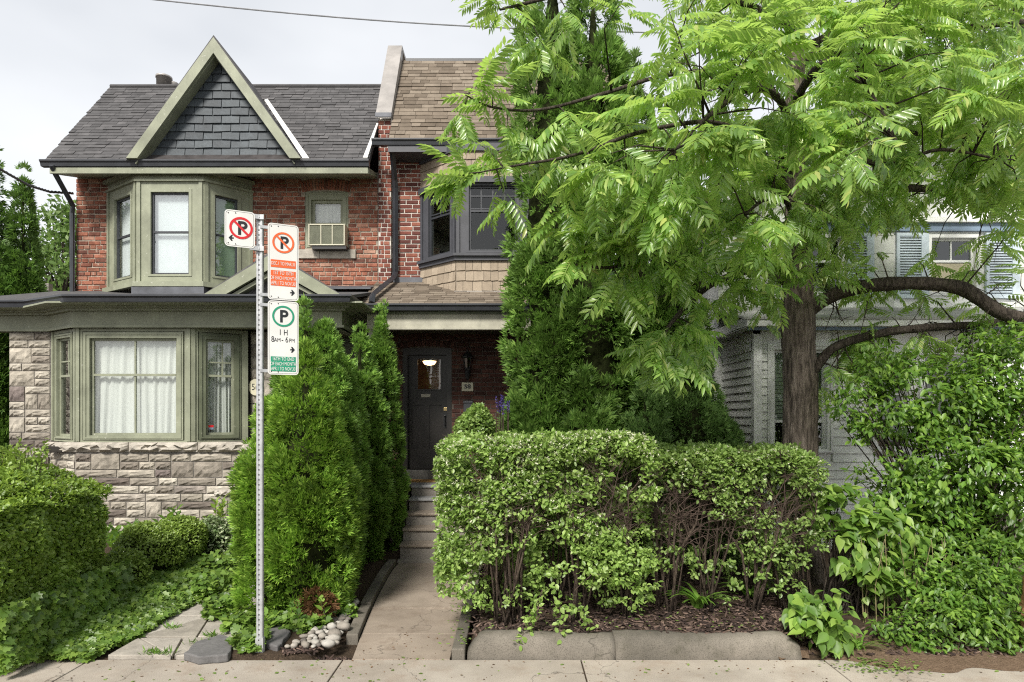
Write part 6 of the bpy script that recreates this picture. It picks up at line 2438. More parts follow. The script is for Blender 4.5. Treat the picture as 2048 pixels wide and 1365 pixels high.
# ------------------------------------------------------------------ flowering hedges on stems
def stem_hedge(name, label, x0, x1, y0, y1, z0, z1, bases, mat, nleaf, size, flowers, thin, seed, cat='hedge'):
    """A clipped hedge carried on bare stems: twigs fan from each base; leaves crowd the top and thin out below."""
    t = thing(name, label, cat, ((x0 + x1) / 2, (y0 + y1) / 2, z0))
    r = random.Random(seed)
    LP, LO = [], []
    tw = MB()
    for bi, (bx, by, k) in enumerate(bases):
        st = MB()
        for i in range(k):
            a0 = Vector((bx + r.uniform(-.07, .07), by + r.uniform(-.05, .05), z0 - .05))
            tx, ty = bx + r.uniform(-.42, .42), by + r.uniform(-.25, .3)
            tx, ty = min(max(tx, x0 + .05), x1 - .05), min(max(ty, y0 + .06), y1 - .06)
            zt_ = r.uniform(.62, .97) * z1
            top = Vector((tx, ty, zt_))
            mid = a0.lerp(top, .45) + Vector((r.uniform(-.07, .07), r.uniform(-.05, .05), .12))
            q = a0.lerp(top, .75) + Vector((r.uniform(-.05, .05), r.uniform(-.05, .05), .06))
            rr_ = r.uniform(.008, .02)
            st.tube([a0, mid, q, top], [rr_, rr_ * .8, rr_ * .5, rr_ * .25], 6)
            pts = [a0, mid, q, top]
            for j in range(9):
                s = r.uniform(.32, 1)
                kk = min(int(s * 3), 2)
                b = pts[kk].lerp(pts[kk + 1], s * 3 - kk)
                e = b + Vector((r.uniform(-.34, .34), r.uniform(-.26, .2), r.uniform(.02, .34)))
                e.x, e.y = min(max(e.x, x0), x1), min(max(e.y, y0), y1)
                e.z = min(e.z, z1 - .01)
                mdl = b.lerp(e, .5) + Vector((0, 0, .03))
                tw.tube([b, mdl, e], [.0045, .0035, .0015], 4)
                for w_ in range(3):
                    f = e + Vector((r.uniform(-.15, .15), r.uniform(-.13, .1), r.uniform(-.06, .15)))
                    f.z = min(f.z, z1)
                    tw.tube([mdl.lerp(e, r.random()), f], [.0025, .001], 3)
        st.build('stem', M['stem'], t, True)
    tw.build('twigs', M['twig'], t)['kind'] = 'stuff'
    # leaves in tufts: centres spread through the block, crowded near top and outer faces
    nt = nleaf // 26
    cx = x0 + (x1 - x0) * RNG.random(nt * 4)
    cy = y0 + (y1 - y0) * RNG.random(nt * 4) ** 1.3
    cz = z0 + (z1 - z0) * (1 - RNG.random(nt * 4) ** 1.5)
    hrel = (cz - z0) / (z1 - z0)
    surf = np.maximum.reduce([1 - (cy - y0) / .22, 1 - (x1 - cx) / .2 * 1.5, 1 - (cx - x0) / .2, 1 - (z1 - cz) / .22, 0 * cx])
    ns_ = vnoise(np.stack([cx * 3.2, cy * 3.2, cz * 3.2], 1))
    dens = np.clip((hrel - thin) / .34, .0, 1) * (.30 + .75 * surf) + .24 * (hrel > .06) * (ns_ > .44)
    dens *= np.clip((ns_ - .25) * 3.2, .08, 1)
    keep = RNG.random(nt * 4) < dens
    C_ = np.stack([cx, cy, cz], 1)[keep][:nt]
    idx = np.repeat(np.arange(len(C_)), 26)
    off = unit(len(idx)) * (.085 * RNG.random((len(idx), 1)) ** .6) * np.array([1.25, 1, .65])
    P = C_[idx] + off
    jit = .16 * (vnoise(P * np.array([3.2, 3.2, 0])) - .62) + .07 * (vnoise(P * np.array([11, 11, 0])) - .5)
    P[:, 0] = np.clip(P[:, 0], x0 - .01, x1 + .02)
    P[:, 1] = np.clip(P[:, 1], y0 - .02, y1)
    P[:, 2] = np.minimum(P[:, 2], z1 + jit)
    # rounded shoulders
    sh = np.clip((P[:, 2] - (z1 - .16)) / .16, 0, 1) ** 2
    P[:, 1] += sh * .17 * (P[:, 1] < y0 + .2)
    P[:, 0] += sh * .13 * (P[:, 0] < x0 + .2) - sh * .10 * (P[:, 0] > x1 - .2)
    ctr = np.array([(x0 + x1) / 2, y1 + .4, z1 - .9])
    out = P - ctr
    out /= np.linalg.norm(out, axis=1, keepdims=True)
    R_ = leaf_cloud(P, out, size, .35, .75)
    vis = .6 + .8 * (P[:, 1] < y0 + .12)
    scatter(t, 'leaf', [LEAF6], R_, P, np.zeros(len(P), int), mat, 'foliage', 300, vis)
    if flowers:
        w_ = (P[:, 2] > z0 + .45 * (z1 - z0)) & (P[:, 1] < y0 + .35)
        cand = np.where(w_)[0]
        sel = RNG.choice(cand, min(flowers, len(cand)), replace=False)
        FP = np.repeat(P[sel] + np.array([0, -.025, .018]), 5, axis=0) + unit(len(sel) * 5) * .009
        o = merge_multi('blossoms', [KITE], basis(unit(len(FP)) + np.array([0, -.3, .5]), unit(len(FP)), .016 + .010 * RNG.random(len(FP))), FP, M['flower'], t)
    return t


stem_hedge('flowering_hedge', 'boxy clipped hedge sprinkled with cream blossom right of the front walk', -.73, 1.40, 6.22, 7.15, .17, 1.99,
           [(-.10, 6.27, 9), (.02, 6.3, 6), (.66, 6.36, 8), (1.18, 6.45, 6), (-.2, 6.8, 6), (.5, 6.9, 6), (1.1, 6.9, 6), (.9, 6.6, 5)], M['honey'], 42000, .047, 1600, .10, 3)
stem_hedge('thin_hedge', 'sparser twiggy hedge between the blossoming hedge and the tree trunk', 1.44, 3.22, 6.62, 7.5, .17, 1.84,
           [(1.55, 6.75, 6), (1.68, 6.62, 5), (2.05, 6.75, 7), (2.5, 6.7, 8), (2.9, 6.85, 6), (3.2, 7.0, 6), (2.2, 7.1, 5), (1.75, 7.0, 5), (2.75, 7.2, 5)], M['honey2'], 21000, .046, 200, .14, 4)
# low sprig that spills over the kerb
P, m = [], MB()
for (pa, pb) in (((1085, 1190, 6.15), (1040, 1285, 5.86)), ((1120, 1200, 6.15), (1120, 1268, 5.9)), ((1130, 1215, 6.15), (1180, 1252, 5.95)), ((1150, 1180, 6.2), (1215, 1150, 6.0)), ((1085, 1180, 6.2), (1060, 1270, 5.9)), ((1560, 1240, 6.3), (1610, 1265, 6.05))):
    a, b = W(*pa), W(*pb)
    mid = a.lerp(b, .5) + Vector((0, -.03, .08))
    m.tube([a, mid, b], [.005, .004, .002], 4)
    for k in range(46):
        s = .2 + .85 * random.random()
        q = a.lerp(mid, s * 2) if s < .5 else mid.lerp(b, s * 2 - 1)
        P.append(tuple(q + Vector((random.gauss(0, .03), random.gauss(0, .03), random.gauss(0, .025)))))
sprig = thing('hedge_sprig', 'leafy sprig of the hedge spilling over the bed kerb', 'sprig', tuple(W(1085, 1240, 6.1)))
m.build('stems', M['twig'], sprig)['kind'] = 'stuff'
P = np.array(P)
scatter(sprig, 'leaf', [LEAF6], leaf_cloud(P, np.tile([0, -.6, .5], (len(P), 1)), .062, .5, .6), P, np.zeros(len(P), int), M['honey'], 'more_leaves')


# strap leaved clumps
def strap_clump(name, label, c, nb, L, spread, width=.016, mat='strap'):
    t = thing(name, label, 'plant', c)
    r = random.Random(nb)
    V, Fq = [], []
    base = None
    for i in range(nb):
        a = r.uniform(0, 6.28)
        l = L * r.uniform(.6, 1.1)
        o = Vector((c[0] + r.uniform(-.04, .04), c[1] + r.uniform(-.04, .04), c[2]))
        d = Vector((math.cos(a), math.sin(a), 0))
        s = Vector((-d.y, d.x, 0))
        b = MB()
        n_ = 6
        for k in range(n_ + 1):
            q = k / n_
            p = o + d * (spread * l * q ** 1.3) + Vector((0, 0, l * (.85 * q - .75 * spread * q * q)))
            w = width * (1 - q ** 3) + .001
            b.v += [tuple(p + s * w), tuple(p - s * w)]
        b.f = [(2 * k, 2 * k + 2, 2 * k + 3, 2 * k + 1) for k in range(n_)]
        b.build('leaf', M[mat], t, True)
    return t


strap_clump('daylily', 'daylily clump with arching strap leaves under the sparse hedge', (X(1395, 6.75), 6.75, .18), 34, .55, .75)
strap_clump('daylily', 'daylily clump half hidden right of the other under the sparse hedge', (X(1500, 7.1), 7.1, .18), 26, .5, .75)
strap_clump('grass_clump', 'loose tuft of thin arching grass at the right end of the bed kerb', (X(1715, 5.95), 5.95, .03), 22, .36, .85, .008)

# ------------------------------------------------------------------ broad leaved shrubs at the right
def blob_shrub(name, label, cat, base, blobs, mat, size, temp, partlimit=300, droop=.4, stems=10, core=None, var=.35):
    """blobs: (px, py, D, rx, ry, rz, leaves)."""
    t = thing(name, label, cat, base)
    P, O, SZ = [], [], []
    m = MB()
    for (px, py, D, rx, ry, rz, k) in blobs:
        c = np.array(tuple(W(px, py, D)))
        nt = max(1, k // 14)
        v = unit(nt)
        cc = c + v * np.array([rx, ry, rz]) * (RNG.random((nt, 1)) ** .42)
        for q in cc[:: max(1, nt // 12)]:
            b = Vector(base) + Vector((random.uniform(-.2, .2), random.uniform(-.1, .1), 0))
            mid = b.lerp(Vector(q), .6) + Vector((0, .05, .12))
            m.tube([b, mid, Vector(q)], [.014, .009, .003], 5)
        idx = np.repeat(np.arange(nt), 14)
        o = unit(len(idx))
        P.append(cc[idx] + o * np.array([.17, .13, .11]) * RNG.random((len(idx), 1)) ** .5 * (size / .1) ** .6)
        vv = v[idx] + np.array([0, -.5, .1])
        O.append(vv / np.linalg.norm(vv, axis=1, keepdims=True))
    m.build('stems', M['limb'], t, True)['kind'] = 'stuff'
    P, O = np.concatenate(P), np.concatenate(O)
    n = len(P)
    Y = O * .55 + unit(n) * .75 + np.array([0, -.2, -droop])
    N_ = O * .35 + np.array([0, -.25, .9]) + unit(n) * .4
    R_ = basis(Y, N_, size * (1 - var + 2 * var * RNG.random(n)))
    keep = P[:, 2] > ground_h(P[:, 0], P[:, 1]) + .02
    scatter(t, 'leaf', [temp], R_[keep], P[keep], np.zeros(keep.sum(), int), mat, 'foliage', partlimit)
    return t


blob_shrub('dense_shrub', 'large dark green leafy shrub crowding the right edge before the clapboard house', 'shrub', (X(1930, 7.3), 7.3, .1),
           [(1900, 800, 7.3, .95, .5, .50, 2400), (2010, 760, 7.2, .6, .5, .55, 1800), (1780, 840, 7.4, .46, .4, .46, 760), (1950, 930, 7.0, .85, .5, .5, 2200), (2030, 1010, 6.8, .5, .5, .6, 1500), (2045, 900, 7.0, .4, .35, .5, 900),
            (1840, 980, 7.1, .55, .4, .35, 900), (1750, 970, 7.3, .28, .3, .28, 170), (1790, 740, 7.5, .4, .4, .25, 420), (1880, 1060, 6.9, .5, .4, .25, 500), (1700, 790, 7.5, .25, .3, .3, 190), (2020, 680, 7.4, .5, .5, .3, 700)],
           M['bush'], .082, LEAFN)
blob_shrub('low_shrub', 'low spreading shrub of small glossy leaves at the lower right corner', 'shrub', (X(1960, 6.3), 6.35, .05),
           [(1960, 1180, 6.3, .52, .35, .35, 1900), (1900, 1230, 6.15, .40, .3, .26, 900), (2000, 1260, 6.05, .38, .25, .30, 900), (1850, 1150, 6.4, .3, .3, .22, 420), (1990, 1120, 6.5, .4, .3, .3, 800), (1920, 1300, 5.98, .25, .15, .12, 260), (1800, 1255, 6.1, .28, .16, .14, 330), (1860, 1290, 5.95, .25, .12, .10, 260), (1985, 1305, 5.9, .22, .12, .10, 200)],
           M['bush'], .066, LEAFN)
blob_shrub('broadleaf_shrub', 'shrub of large toothed leaves right of the tree trunk', 'shrub', (X(1690, 6.7), 6.8, .08),
           [(1720, 1080, 6.75, .40, .28, .36, 330), (1660, 1010, 6.9, .27, .2, .22, 130), (1765, 1180, 6.5, .22, .2, .26, 150), (1790, 1050, 6.8, .27, .2, .22, 140)],
           M['bigleaf'], .135, BROAD, droop=.75)
blob_shrub('broadleaf_seedling', 'low clump of large pale green leaves overhanging the right end of the kerb', 'shrub', (X(1650, 6.1), 6.1, .05),
           [(1625, 1210, 6.0, .22, .16, .18, 98), (1665, 1250, 5.95, .26, .16, .18, 126), (1610, 1250, 5.9, .14, .12, .12, 28)],
           M['bigleaf'], .115, BROAD, droop=.65)
# upright weedy stems with pale heart shaped leaves
t = thing('vine_stems', 'thin upright stems with pale heart shaped leaves in the dark gap of the shrubs', 'plant', (X(1820, 6.5), 6.5, .08))
m = MB()
P = []
for i in range(30):
    x, y = X(random.uniform(1735, 1910), 6.45), random.uniform(6.3, 6.8)
    h = random.uniform(.35, .95)
    p1 = Vector((x + random.uniform(-.08, .08), y, .08 + h))
    m.tube([(x, y, .05), (x + random.uniform(-.02, .02), y, .05 + h * .5), p1], [.006, .005, .003], 4)
    for k in range(5):
        q = Vector((x, y, .08)).lerp(p1, random.uniform(.25, 1))
        P.append(tuple(q + Vector((random.gauss(0, .03), -.02, 0))))
m.build('stems', mat_plain('pale stem', (.22, .19, .10), .9, .1, 0, .2, 20, 0), t)['kind'] = 'stuff'
P = np.array(P)
scatter(t, 'leaf', [LEAF6B], basis(unit(len(P)) * .5 + np.array([0, -.3, -.8]), unit(len(P)) * .4 + np.array([0, -1, .3]), .06 + .03 * RNG.random(len(P))), P, np.zeros(len(P), int), M['honey2'], 'more_leaves')
# ================================================================== the leafy tree at the right
TREE = thing('leafy_tree', 'large tree with fern-like compound leaves and a thick furrowed trunk before the white house', 'tree', (3.58, 8.0, .2))


def bezier_pts(pts, n=6):
    """Smooth a polyline (Catmull-Rom)."""
    P_ = [Vector(p) for p in pts]
    out = []
    for i in range(len(P_) - 1):
        a, b, c, d = P_[max(i - 1, 0)], P_[i], P_[i + 1], P_[min(i + 2, len(P_) - 1)]
        for k in range(n):
            t = k / n
            out.append(.5 * ((2 * b) + (c - a) * t + (2 * a - 5 * b + 4 * c - d) * t * t + (3 * b - a - 3 * c + d) * t ** 3))
    out.append(P_[-1])
    return out


def limb(parent, name, pts, r0, r1, mat, n=10, rough=.0):
    P_ = bezier_pts([W(*p) for p in pts])
    k = len(P_)
    rd = [r0 + (r1 - r0) * i / (k - 1) for i in range(k)]
    b = MB()
    b.tube(P_, rd, n)
    if rough:
        V = np.array(b.v)
        nz = (vnoise(V * np.array([9, 9, 1.6])) - .5) * 2 * rough + (vnoise(V * np.array([25, 25, 3.5])) - .5) * rough * .8
        c = np.repeat(np.array([tuple(p) for p in P_]), n, axis=0)
        d = V - c
        V = c + d * (1 + nz)[:, None]
        b.v = [tuple(v) for v in V]
    b.build(name, M[mat], parent, True)
    return P_, rd


TP = [(1603, 1190, 8.0), (1601, 1110, 8.0), (1598, 1000, 8.0), (1600, 860, 8.0), (1599, 740, 8.0), (1597, 640, 8.0), (1596, 575, 8.0), (1594, 520, 8.0), (1593, 400, 8.0), (1591, 250, 8.0), (1590, 100, 8.0), (1588, -100, 8.0), (1580, -300, 8.0)]
_rad = [.30, .245, .215, .203, .200, .198, .19, .15, .135, .125, .115, .10, .08]
P_ = bezier_pts([W(*p) for p in TP], 8)
rd = list(np.interp(np.linspace(0, len(TP) - 1, len(P_)), range(len(TP)), _rad))
b = MB()
NT_ = 44
b.tube(P_, rd, NT_)
V = np.array(b.v)
c = np.repeat(np.array([tuple(p) for p in P_]), NT_, axis=0)
ridge = np.abs(vnoise(V * np.array([24, 24, 2.2]) + 5) - .5) * 2
nz = (ridge - .5) * .19 + (vnoise(V * np.array([4, 4, 1.2])) - .5) * .12
for (kx, kz, kr, ka) in ((3.60, Z(629, 7.8), .16, .22), (3.62, Z(768, 7.8), .12, .12), (3.47, Z(660, 7.8), .12, .10)):
    d2 = np.sqrt((V[:, 0] - kx) ** 2 + (V[:, 2] - kz) ** 2 + (V[:, 1] - 7.8) ** 2)
    nz += ka * np.exp(-(d2 / kr) ** 2)
V = c + (V - c) * (1 + nz)[:, None]
b.v = [tuple(v) for v in V]
b.build('trunk', M['bark'], TREE, True)

LIMBS = {}


def L(key, pts, r0, r1, mat='limb'):
    LIMBS[key] = limb(TREE, 'limb', pts, r0, r1, mat, 12 if r0 > .04 else 7, .10)


L('r1', [(1600, 640, 7.98), (1640, 605, 7.9), (1700, 579, 7.75), (1780, 568, 7.6), (1860, 568, 7.5), (1925, 578, 7.4), (1965, 602, 7.3), (2005, 628, 7.25), (2080, 645, 7.2)], .085, .075)
L('r2', [(1605, 775, 7.98), (1640, 725, 7.9), (1675, 692, 7.85), (1760, 667, 7.8), (1850, 656, 7.75), (1950, 650, 7.7), (2080, 635, 7.7)], .062, .042)
L('l1', [(1592, 575, 7.95), (1545, 553, 7.85), (1500, 543, 7.7), (1440, 560, 7.3), (1385, 600, 6.9), (1340, 650, 6.6), (1320, 690, 6.5)], .058, .012)
L('l2', [(1590, 400, 7.95), (1540, 290, 7.8), (1480, 310, 7.4), (1430, 380, 7.0), (1370, 465, 6.7), (1290, 510, 6.4), (1225, 535, 6.2), (1150, 530, 6.0)], .05, .01)
L('l3', [(1590, 230, 7.95), (1480, 150, 7.4), (1340, 150, 6.9), (1200, 190, 6.5), (1080, 220, 6.3), (985, 215, 6.2), (930, 190, 6.1)], .032, .006)
L('l4', [(1590, 60, 7.95), (1400, -30, 7.3), (1200, -30, 6.8), (1080, 0, 6.5), (1000, 20, 6.3)], .05, .009)
L('l5', [(1590, 330, 7.9), (1450, 250, 7.0), (1300, 260, 6.3), (1150, 310, 5.9), (1040, 330, 5.8), (960, 345, 5.8)], .03, .006)
L('f1', [(1592, 300, 7.9), (1560, 200, 7.0), (1500, 180, 6.2), (1420, 230, 5.6), (1350, 300, 5.2)], .05, .01)
L('f2', [(1592, 200, 7.9), (1640, 130, 7.0), (1700, 140, 6.2), (1760, 220, 5.7), (1800, 300, 5.4)], .05, .01)
L('f3', [(1592, 450, 7.9), (1570, 400, 7.2), (1530, 400, 6.5), (1490, 430, 6.0)], .04, .01)
L('r3', [(1592, 450, 8.0), (1700, 385, 8.2), (1850, 378, 8.4), (1960, 405, 8.5), (2080, 385, 8.6)], .055, .04)
L('r4', [(1592, 300, 8.0), (1720, 250, 8.3), (1850, 268, 8.6), (1950, 273, 8.7), (2080, 262, 8.8)], .05, .035)
L('r5', [(1590, 100, 8.0), (1720, 60, 7.8), (1880, 60, 7.6), (2080, 40, 7.4)], .05, .03)
L('r6', [(1592, 380, 8.0), (1680, 320, 7.2), (1780, 330, 6.7), (1880, 300, 6.5), (2000, 320, 6.4)], .04, .01)
L('b1', [(1590, 250, 8.1), (1500, 120, 9.0), (1400, 60, 9.8)], .04, .01)
L('b2', [(1590, 150, 8.1), (1720, 20, 9.2), (1900, 60, 10.0)], .04, .01)

limb_pts = np.array([tuple(p) for (P_, rd) in LIMBS.values() for p in P_[4:]])
limb_len = [len(P_) for (P_, rd) in LIMBS.values()]

COMP = [compound_template(i, [8, 9, 7, 8, 9, 8][i], [.35, .6, .9, .7, 1.1, .5][i]) for i in range(6)]
LT, LY, LN, LS = [], [], [], []
twigs = MB()


def cluster(px, py, D, nleaf, length, spreadz=.2, bias=(0, 0, 0), size=.10):
    """A twig from the nearest limb to this spot, with leaves radiating from its last stretch."""
    c = np.array(tuple(W(px, py, D)))
    k = np.argmin(((limb_pts - c) ** 2 * np.array([1, 1, 1.2])).sum(1) + np.where(limb_pts[:, 2] < c[2] - .3, .15, 0))
    a = limb_pts[k]
    v = c - a
    ln = np.linalg.norm(v) + 1e-6
    mid = a + v * .5 + np.array([RNG.normal() * .06 * ln, RNG.normal() * .06 * ln, .12 * ln])
    twigs.tube([tuple(a), tuple(mid), tuple(c)], [.007 + .005 * min(ln, 1.5), .006, .002], 5)
    dirn = v / ln if ln > .15 else unit(1)[0]
    for i in range(nleaf):
        s = RNG.random() ** .7
        base = mid + (c - mid) * s if ln > .25 else c
        base = base + RNG.normal(size=3) * .03
        a_ = RNG.random() * math.tau
        d = np.array([math.cos(a_), .8 * math.sin(a_), RNG.normal() * spreadz - .12]) + dirn * .55 + np.array(bias) * .6
        LT.append(base)
        LY.append(d)
        LN.append(np.array([RNG.normal() * .5, RNG.normal() * .5 - .25, 1.0]))
        LS.append(length * (.7 + .6 * RNG.random()))


# the outline the photograph shows: drooping ends at the left, low fan, tips against the roof
for (px, py, D, nl, ln, bias) in (
        (945, 175, 6.1, 7, .42, (-.6, 0, 0)), (985, 195, 6.2, 6, .42, (-.3, 0, -.2)), (925, 225, 6.1, 5, .36, (-.3, 0, -.5)), (1015, 250, 6.2, 6, .4, (-.2, 0, -.3)), (960, 290, 6.0, 5, .38, (-.3, 0, -.4)),
        (1000, 330, 5.9, 7, .42, (-.4, 0, -.2)), (940, 355, 5.8, 6, .42, (-.7, 0, -.3)), (905, 365, 5.8, 4, .34, (-.5, 0, -.5)), (1010, 390, 5.9, 5, .38, (-.4, 0, -.4)),
        (1005, 15, 6.3, 6, .42, (-.3, 0, -.5)), (1050, 60, 6.4, 6, .44, (-.3, 0, -.5)), (980, -10, 6.3, 5, .4, (-.3, 0, -.6)), (1090, 100, 6.4, 5, .42, (-.2, 0, -.4)), (1140, 40, 6.6, 5, .42, (0, 0, -.4)),
        (1140, 250, 6.2, 6, .5, (-.5, -.2, -.2)), (1200, 320, 6.0, 7, .5, (-.6, -.2, -.3)), (1120, 330, 5.9, 5, .46, (-.6, 0, -.3)), (1250, 250, 6.2, 6, .5, (-.4, -.2, -.3)),
        (1130, 440, 6.0, 8, .5, (-.7, -.2, -.2)), (1180, 470, 6.0, 8, .52, (-.5, -.3, -.3)), (1240, 480, 6.1, 9, .52, (-.2, -.4, -.3)), (1300, 500, 6.3, 9, .52, (0, -.4, -.4)), (1150, 530, 6.0, 6, .44, (-.3, -.2, -.6)),
        (1220, 420, 6.1, 7, .5, (-.6, -.3, -.1)), (1300, 420, 6.3, 8, .5, (-.3, -.3, -.2)), (1370, 470, 6.6, 8, .5, (0, -.3, -.3)), (1420, 420, 6.7, 8, .5, (0, -.3, -.3)),
        (1330, 660, 6.5, 9, .50, (0, -.3, -.4)), (1370, 655, 6.6, 8, .48, (.3, -.2, -.5)), (1300, 690, 6.4, 8, .46, (-.4, -.3, -.3)), (1400, 680, 6.7, 6, .42, (.5, 0, -.4)), (1345, 710, 6.4, 6, .42, (0, -.3, -.8)),
        (1450, 560, 7.2, 6, .4, (.2, -.2, -.3)), (1480, 600, 7.4, 4, .36, (.2, 0, -.3)), (1530, 640, 7.6, 3, .3, (-.3, 0, -.2))):
    cluster(px, py, D, nl + 2, ln * .88, .22, bias)
for (px, py, D, nl) in ((1400, 545, 6.8, 7), (1450, 520, 6.9, 8), (1500, 500, 7.0, 8), (1545, 520, 7.2, 7), (1350, 560, 6.4, 7), (1290, 570, 6.3, 6), (1480, 560, 6.9, 6), (1540, 570, 7.3, 6), (1240, 560, 6.1, 6), (1420, 600, 6.8, 5), (1620, 500, 7.2, 6), (1580, 460, 6.9, 7), (1440, 460, 6.4, 7), (1380, 520, 6.3, 7), (1650, 540, 7.4, 5)):
    cluster(px, py, D, nl + 2, .40, .22, (-.1, -.3, -.5))
# the body of the crown
rng2 = np.random.default_rng(21)
made = 0
while made < 250:
    px, py = rng2.uniform(1180, 2110), rng2.uniform(-90, 560)
    low = 430 if px < 1520 else (520 if px < 1680 else (440 if px < 1860 else 400))
    if py > low:
        continue
    if px < 1330 and py < 330 and rng2.random() < .55:
        continue
    if px > 1700 and rng2.random() < .25:
        continue
    D = rng2.choice([5.2, 5.8, 6.4, 7.0, 7.8, 8.6, 9.4]) + rng2.uniform(-.25, .25)
    if px > 1750:
        D += .6
    cluster(px, py, D, int(rng2.integers(6, 11)), .38, .25, (rng2.normal() * .3, -.25, -.45))
    made += 1
for i in range(110):
    cluster(rng2.uniform(1620, 2110), rng2.uniform(-60, 450), rng2.uniform(6.8, 9.6), 8, .33, .25, (rng2.normal() * .3, -.1, -.3))
# hanging sprays low at the right
for i in range(46):
    px, py = rng2.uniform(1650, 2090), rng2.uniform(500, 720)
    D = rng2.uniform(7.4, 9.0)
    cluster(px, py, D, 4, .32, .2, (rng2.normal() * .4, 0, -.3))
for i in range(10):
    cluster(rng2.uniform(1640, 1800), rng2.uniform(700, 790), rng2.uniform(7.5, 8.2), 5, .34, .2, (.2, 0, -.3))
LT, LY, LN, LS = map(np.array, (LT, LY, LN, LS))
whch = RNG.integers(0, 6, len(LT))
scatter(TREE, 'leaf', COMP, basis(LY, LN, LS), LT, whch, M['walnut'], 'foliage', 300)
twigs.build('twigs', M['limb'], TREE, True)['kind'] = 'stuff'
# bare twigs hanging from the lower limbs
m = MB()
for i in range(46):
    px, py, D = rng2.uniform(1640, 2060), rng2.uniform(570, 700), rng2.uniform(7.3, 8.3)
    p = W(px, py, D)
    k = np.argmin(((limb_pts - np.array(tuple(p))) ** 2).sum(1))
    a = Vector(limb_pts[k])
    e = a + Vector((rng2.uniform(-.35, .35), rng2.uniform(-.2, .2), rng2.uniform(-.55, .25)))
    q = a.lerp(e, .5) + Vector((rng2.uniform(-.05, .05), 0, rng2.uniform(-.05, .05)))
    m.tube([a, q, e], [.010, .007, .003], 5)
    for j in range(3):
        b = q.lerp(e, rng2.random())
        m.tube([b, b + Vector((rng2.uniform(-.15, .15), 0, rng2.uniform(-.16, .1)))], [.004, .0015], 4)
for (a, b) in (((1420, 560, 7.1), (1260, 630, 6.5)), ((1400, 590, 7.0), (1330, 620, 6.6)), ((1390, 600, 6.9), (1375, 690, 6.7)), ((1270, 505, 6.4), (1215, 500, 6.2))):
    a, b = W(*a), W(*b)
    m.tube([a, a.lerp(b, .5) + Vector((0, 0, .06)), b], [.010, .007, .003], 5)
m.build('bare_twigs', M['limb'], TREE)['kind'] = 'stuff'

# ================================================================== distance
FT = thing('distant_tree', 'pale green deciduous tree far behind the left corner of the red house', 'tree', (X(120, 27), 27, 0))
m = MB()
fc = W(125, 540, 27)
m.tube([(fc.x, 27, -.1), (fc.x + .1, 27, 4), (fc.x, 27, fc.z)], [.35, .28, .15], 8)
cs = []
for i in range(46):
    v = unit(1)[0]
    q = np.array([fc.x, 27, fc.z - .3]) + v * np.array([2.0, 2.0, 2.9]) * RNG.random() ** .4
    cs.append(q)
    m.tube([(fc.x, 27, fc.z - 1.5), tuple(q)], [.07, .02], 5)
m.build('trunk', M['limb'], FT, True)
cs = np.array(cs)
idx = np.repeat(np.arange(len(cs)), 150)
P = cs[idx] + unit(len(idx)) * .62 * RNG.random((len(idx), 1)) ** .5
merge_multi('crown', [KITE], basis(unit(len(P)), unit(len(P)) + np.array([0, -.4, .6]), .20 + .12 * RNG.random(len(P))), P, M['far'], FT)

# ================================================================== litter
n = 5200
x = np.concatenate([-.38 + 3.4 * RNG.random(n), -2.1 + .62 * RNG.random(260), 2.6 + 3.0 * RNG.random(1200)])
y = np.concatenate([5.98 + 3.0 * RNG.random(n) ** 1.5, 5.79 + .14 * RNG.random(260), 5.62 + .8 * RNG.random(1200)])
z = ground_h(x, y) + .012
P = np.stack([x, y, z], 1)
R_ = basis(unit(len(P)) * np.array([1, 1, .25]), unit(len(P)) * .4 + np.array([0, 0, 1]), .03 + .045 * RNG.random(len(P)))
CH = (np.array([(-.16, 0, 0), (.16, 0, 0), (.12, 1, 0), (-.12, 1, 0), (-.16, 0, .14), (.16, 0, .14), (.12, 1, .14), (-.12, 1, .14)]), np.array([(4, 5, 6, 7), (0, 1, 5, 4), (1, 2, 6, 5), (2, 3, 7, 6), (3, 0, 4, 7)]))
tag(merge_multi('bark_mulch', [CH], R_, P, M['chip'], None), 'dark bark mulch scattered over the planting beds', 'mulch', kind='stuff')
P = []
for i in range(55):
    P.append((random.uniform(-3.6, -.6), random.uniform(5.3, 5.85), .004))
for i in range(150):
    P.append((-.5 + random.gauss(0, .12), random.uniform(5.85, 8.6), .10))
for i in range(40):
    P.append((random.uniform(-.4, 4.5), random.uniform(5.45, 5.80), .005))
for i in range(200):
    P.append((3.22 + random.gauss(0, .20), 5.62 + random.gauss(0, .10), .012 + .02 * random.random()))
for i in range(150):
    P.append((random.uniform(-.3, 2.5), random.uniform(6.0, 7.0), .20))
P = np.array(P)
n = len(P)
R_ = basis(unit(n) * np.array([1, 1, .12]), unit(n) * .25 + np.array([0, 0, 1]), .018 + .03 * RNG.random(n))
tag(merge_multi('fallen_leaves', [LEAF6], R_, P, M['honey2'], None), 'small fallen green leaves on the pavement and the mulch', 'fallen leaves', kind='stuff')
P = np.stack([RNG.uniform(-3.7, 4.5, 420), RNG.uniform(5.15, 6.6, 420), np.full(420, .004)], 1)
P = P[(P[:, 1] < 5.77) | ((P[:, 0] > -1.4) & (P[:, 0] < -.57))]
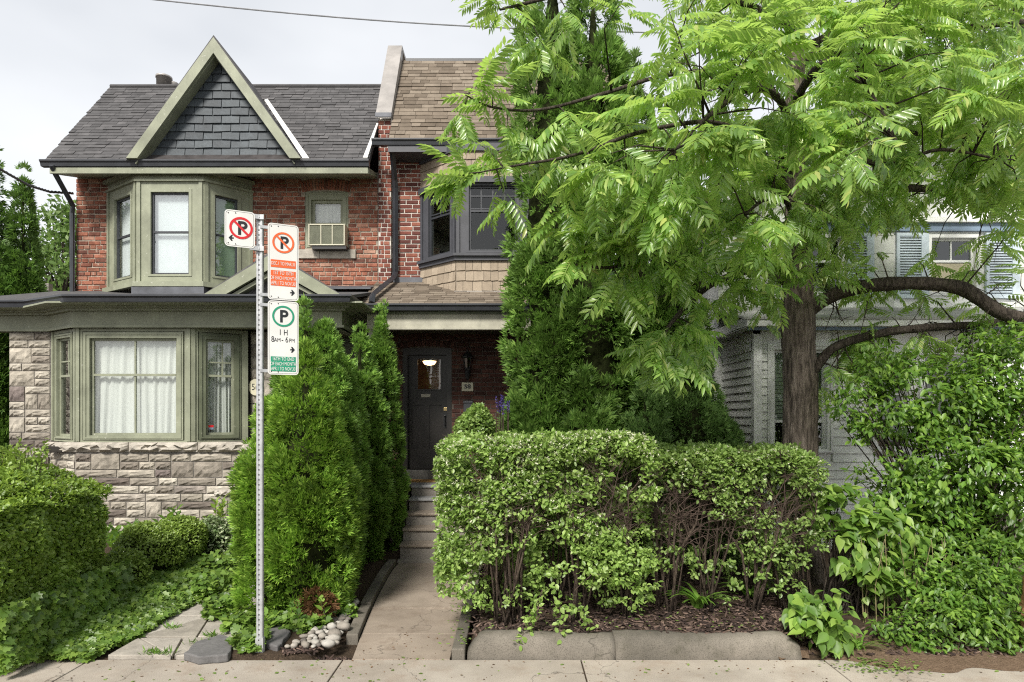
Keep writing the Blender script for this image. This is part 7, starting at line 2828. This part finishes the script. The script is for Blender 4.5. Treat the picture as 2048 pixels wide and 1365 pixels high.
R_ = basis(unit(len(P)) * np.array([1, 1, .1]), np.tile([0, 0, 1.0], (len(P), 1)), .012 + .022 * RNG.random(len(P)))
tag(merge_multi('dry_bits', [KITE], R_, P, M['dead'], None), 'tiny dry leaf bits and twigs lying on the concrete', 'litter', kind='stuff')

# earth spilling over the sidewalk at the right
V, Fq = [], []
nx2, ny2 = 60, 10
for j in range(ny2 + 1):
    for i in range(nx2 + 1):
        x = 2.4 + 4.2 * i / nx2
        y0 = 5.80 - .30 * min(1, max(0, (x - 2.5) / 1.3)) + .07 * math.sin(x * 5) + .03 * math.sin(x * 13)
        y = y0 + (6.3 - y0) * j / ny2
        V.append((x, y, .003 + .055 * (j / ny2) ** 1.0 + .02 * (j > 0) * random.random()))
for j in range(ny2):
    for i in range(nx2):
        a = j * (nx2 + 1) + i
        Fq.append((a, a + 1, a + nx2 + 2, a + nx2 + 1))
m = MB()
m.add(V, Fq)
tag(m.build('earth_patch', M['dust'], None, True), kind='structure')

# paper yard bag at the very edge
bag = thing('paper_bag', 'upright brown paper yard bag at the right frame edge by the low shrub', 'paper bag', (X(2090, 5.95), 5.85, 0))
m = MB()
cxb, cyb = X(2090, 5.95), 5.95
N_ = 22
for j in range(13):
    q = j / 12
    for i in range(N_):
        a = math.tau * i / N_
        sq = 1 / max(abs(math.cos(a)), abs(math.sin(a))) ** .75
        k = .155 * sq * (1 - .10 * q + .05 * math.sin(q * 9 + i * 1.3) + .03 * math.sin(i * 2.7 + q * 21))
        if q > .8:
            k *= 1 - (q - .8) * 1.2
        m.v.append((cxb + k * math.cos(a), cyb + k * math.sin(a), q * .78))
for j in range(12):
    for i in range(N_):
        m.f.append((j * N_ + i, j * N_ + (i + 1) % N_, (j + 1) * N_ + (i + 1) % N_, (j + 1) * N_ + i))
m.build('bag', mat_plain('brown kraft paper', (.30, .165, .085), .85, .15, 0, .18, 7, .5, 18), bag)
m = MB()
m.lathe((cxb, cyb, .72), [(.13, 0), (.145, .04), (.12, .09)], 9)
m.build('rolled_top', mat_plain('brown kraft fold', (.40, .23, .12), .85, .15, 0, .18, 7, .3, 18), bag)
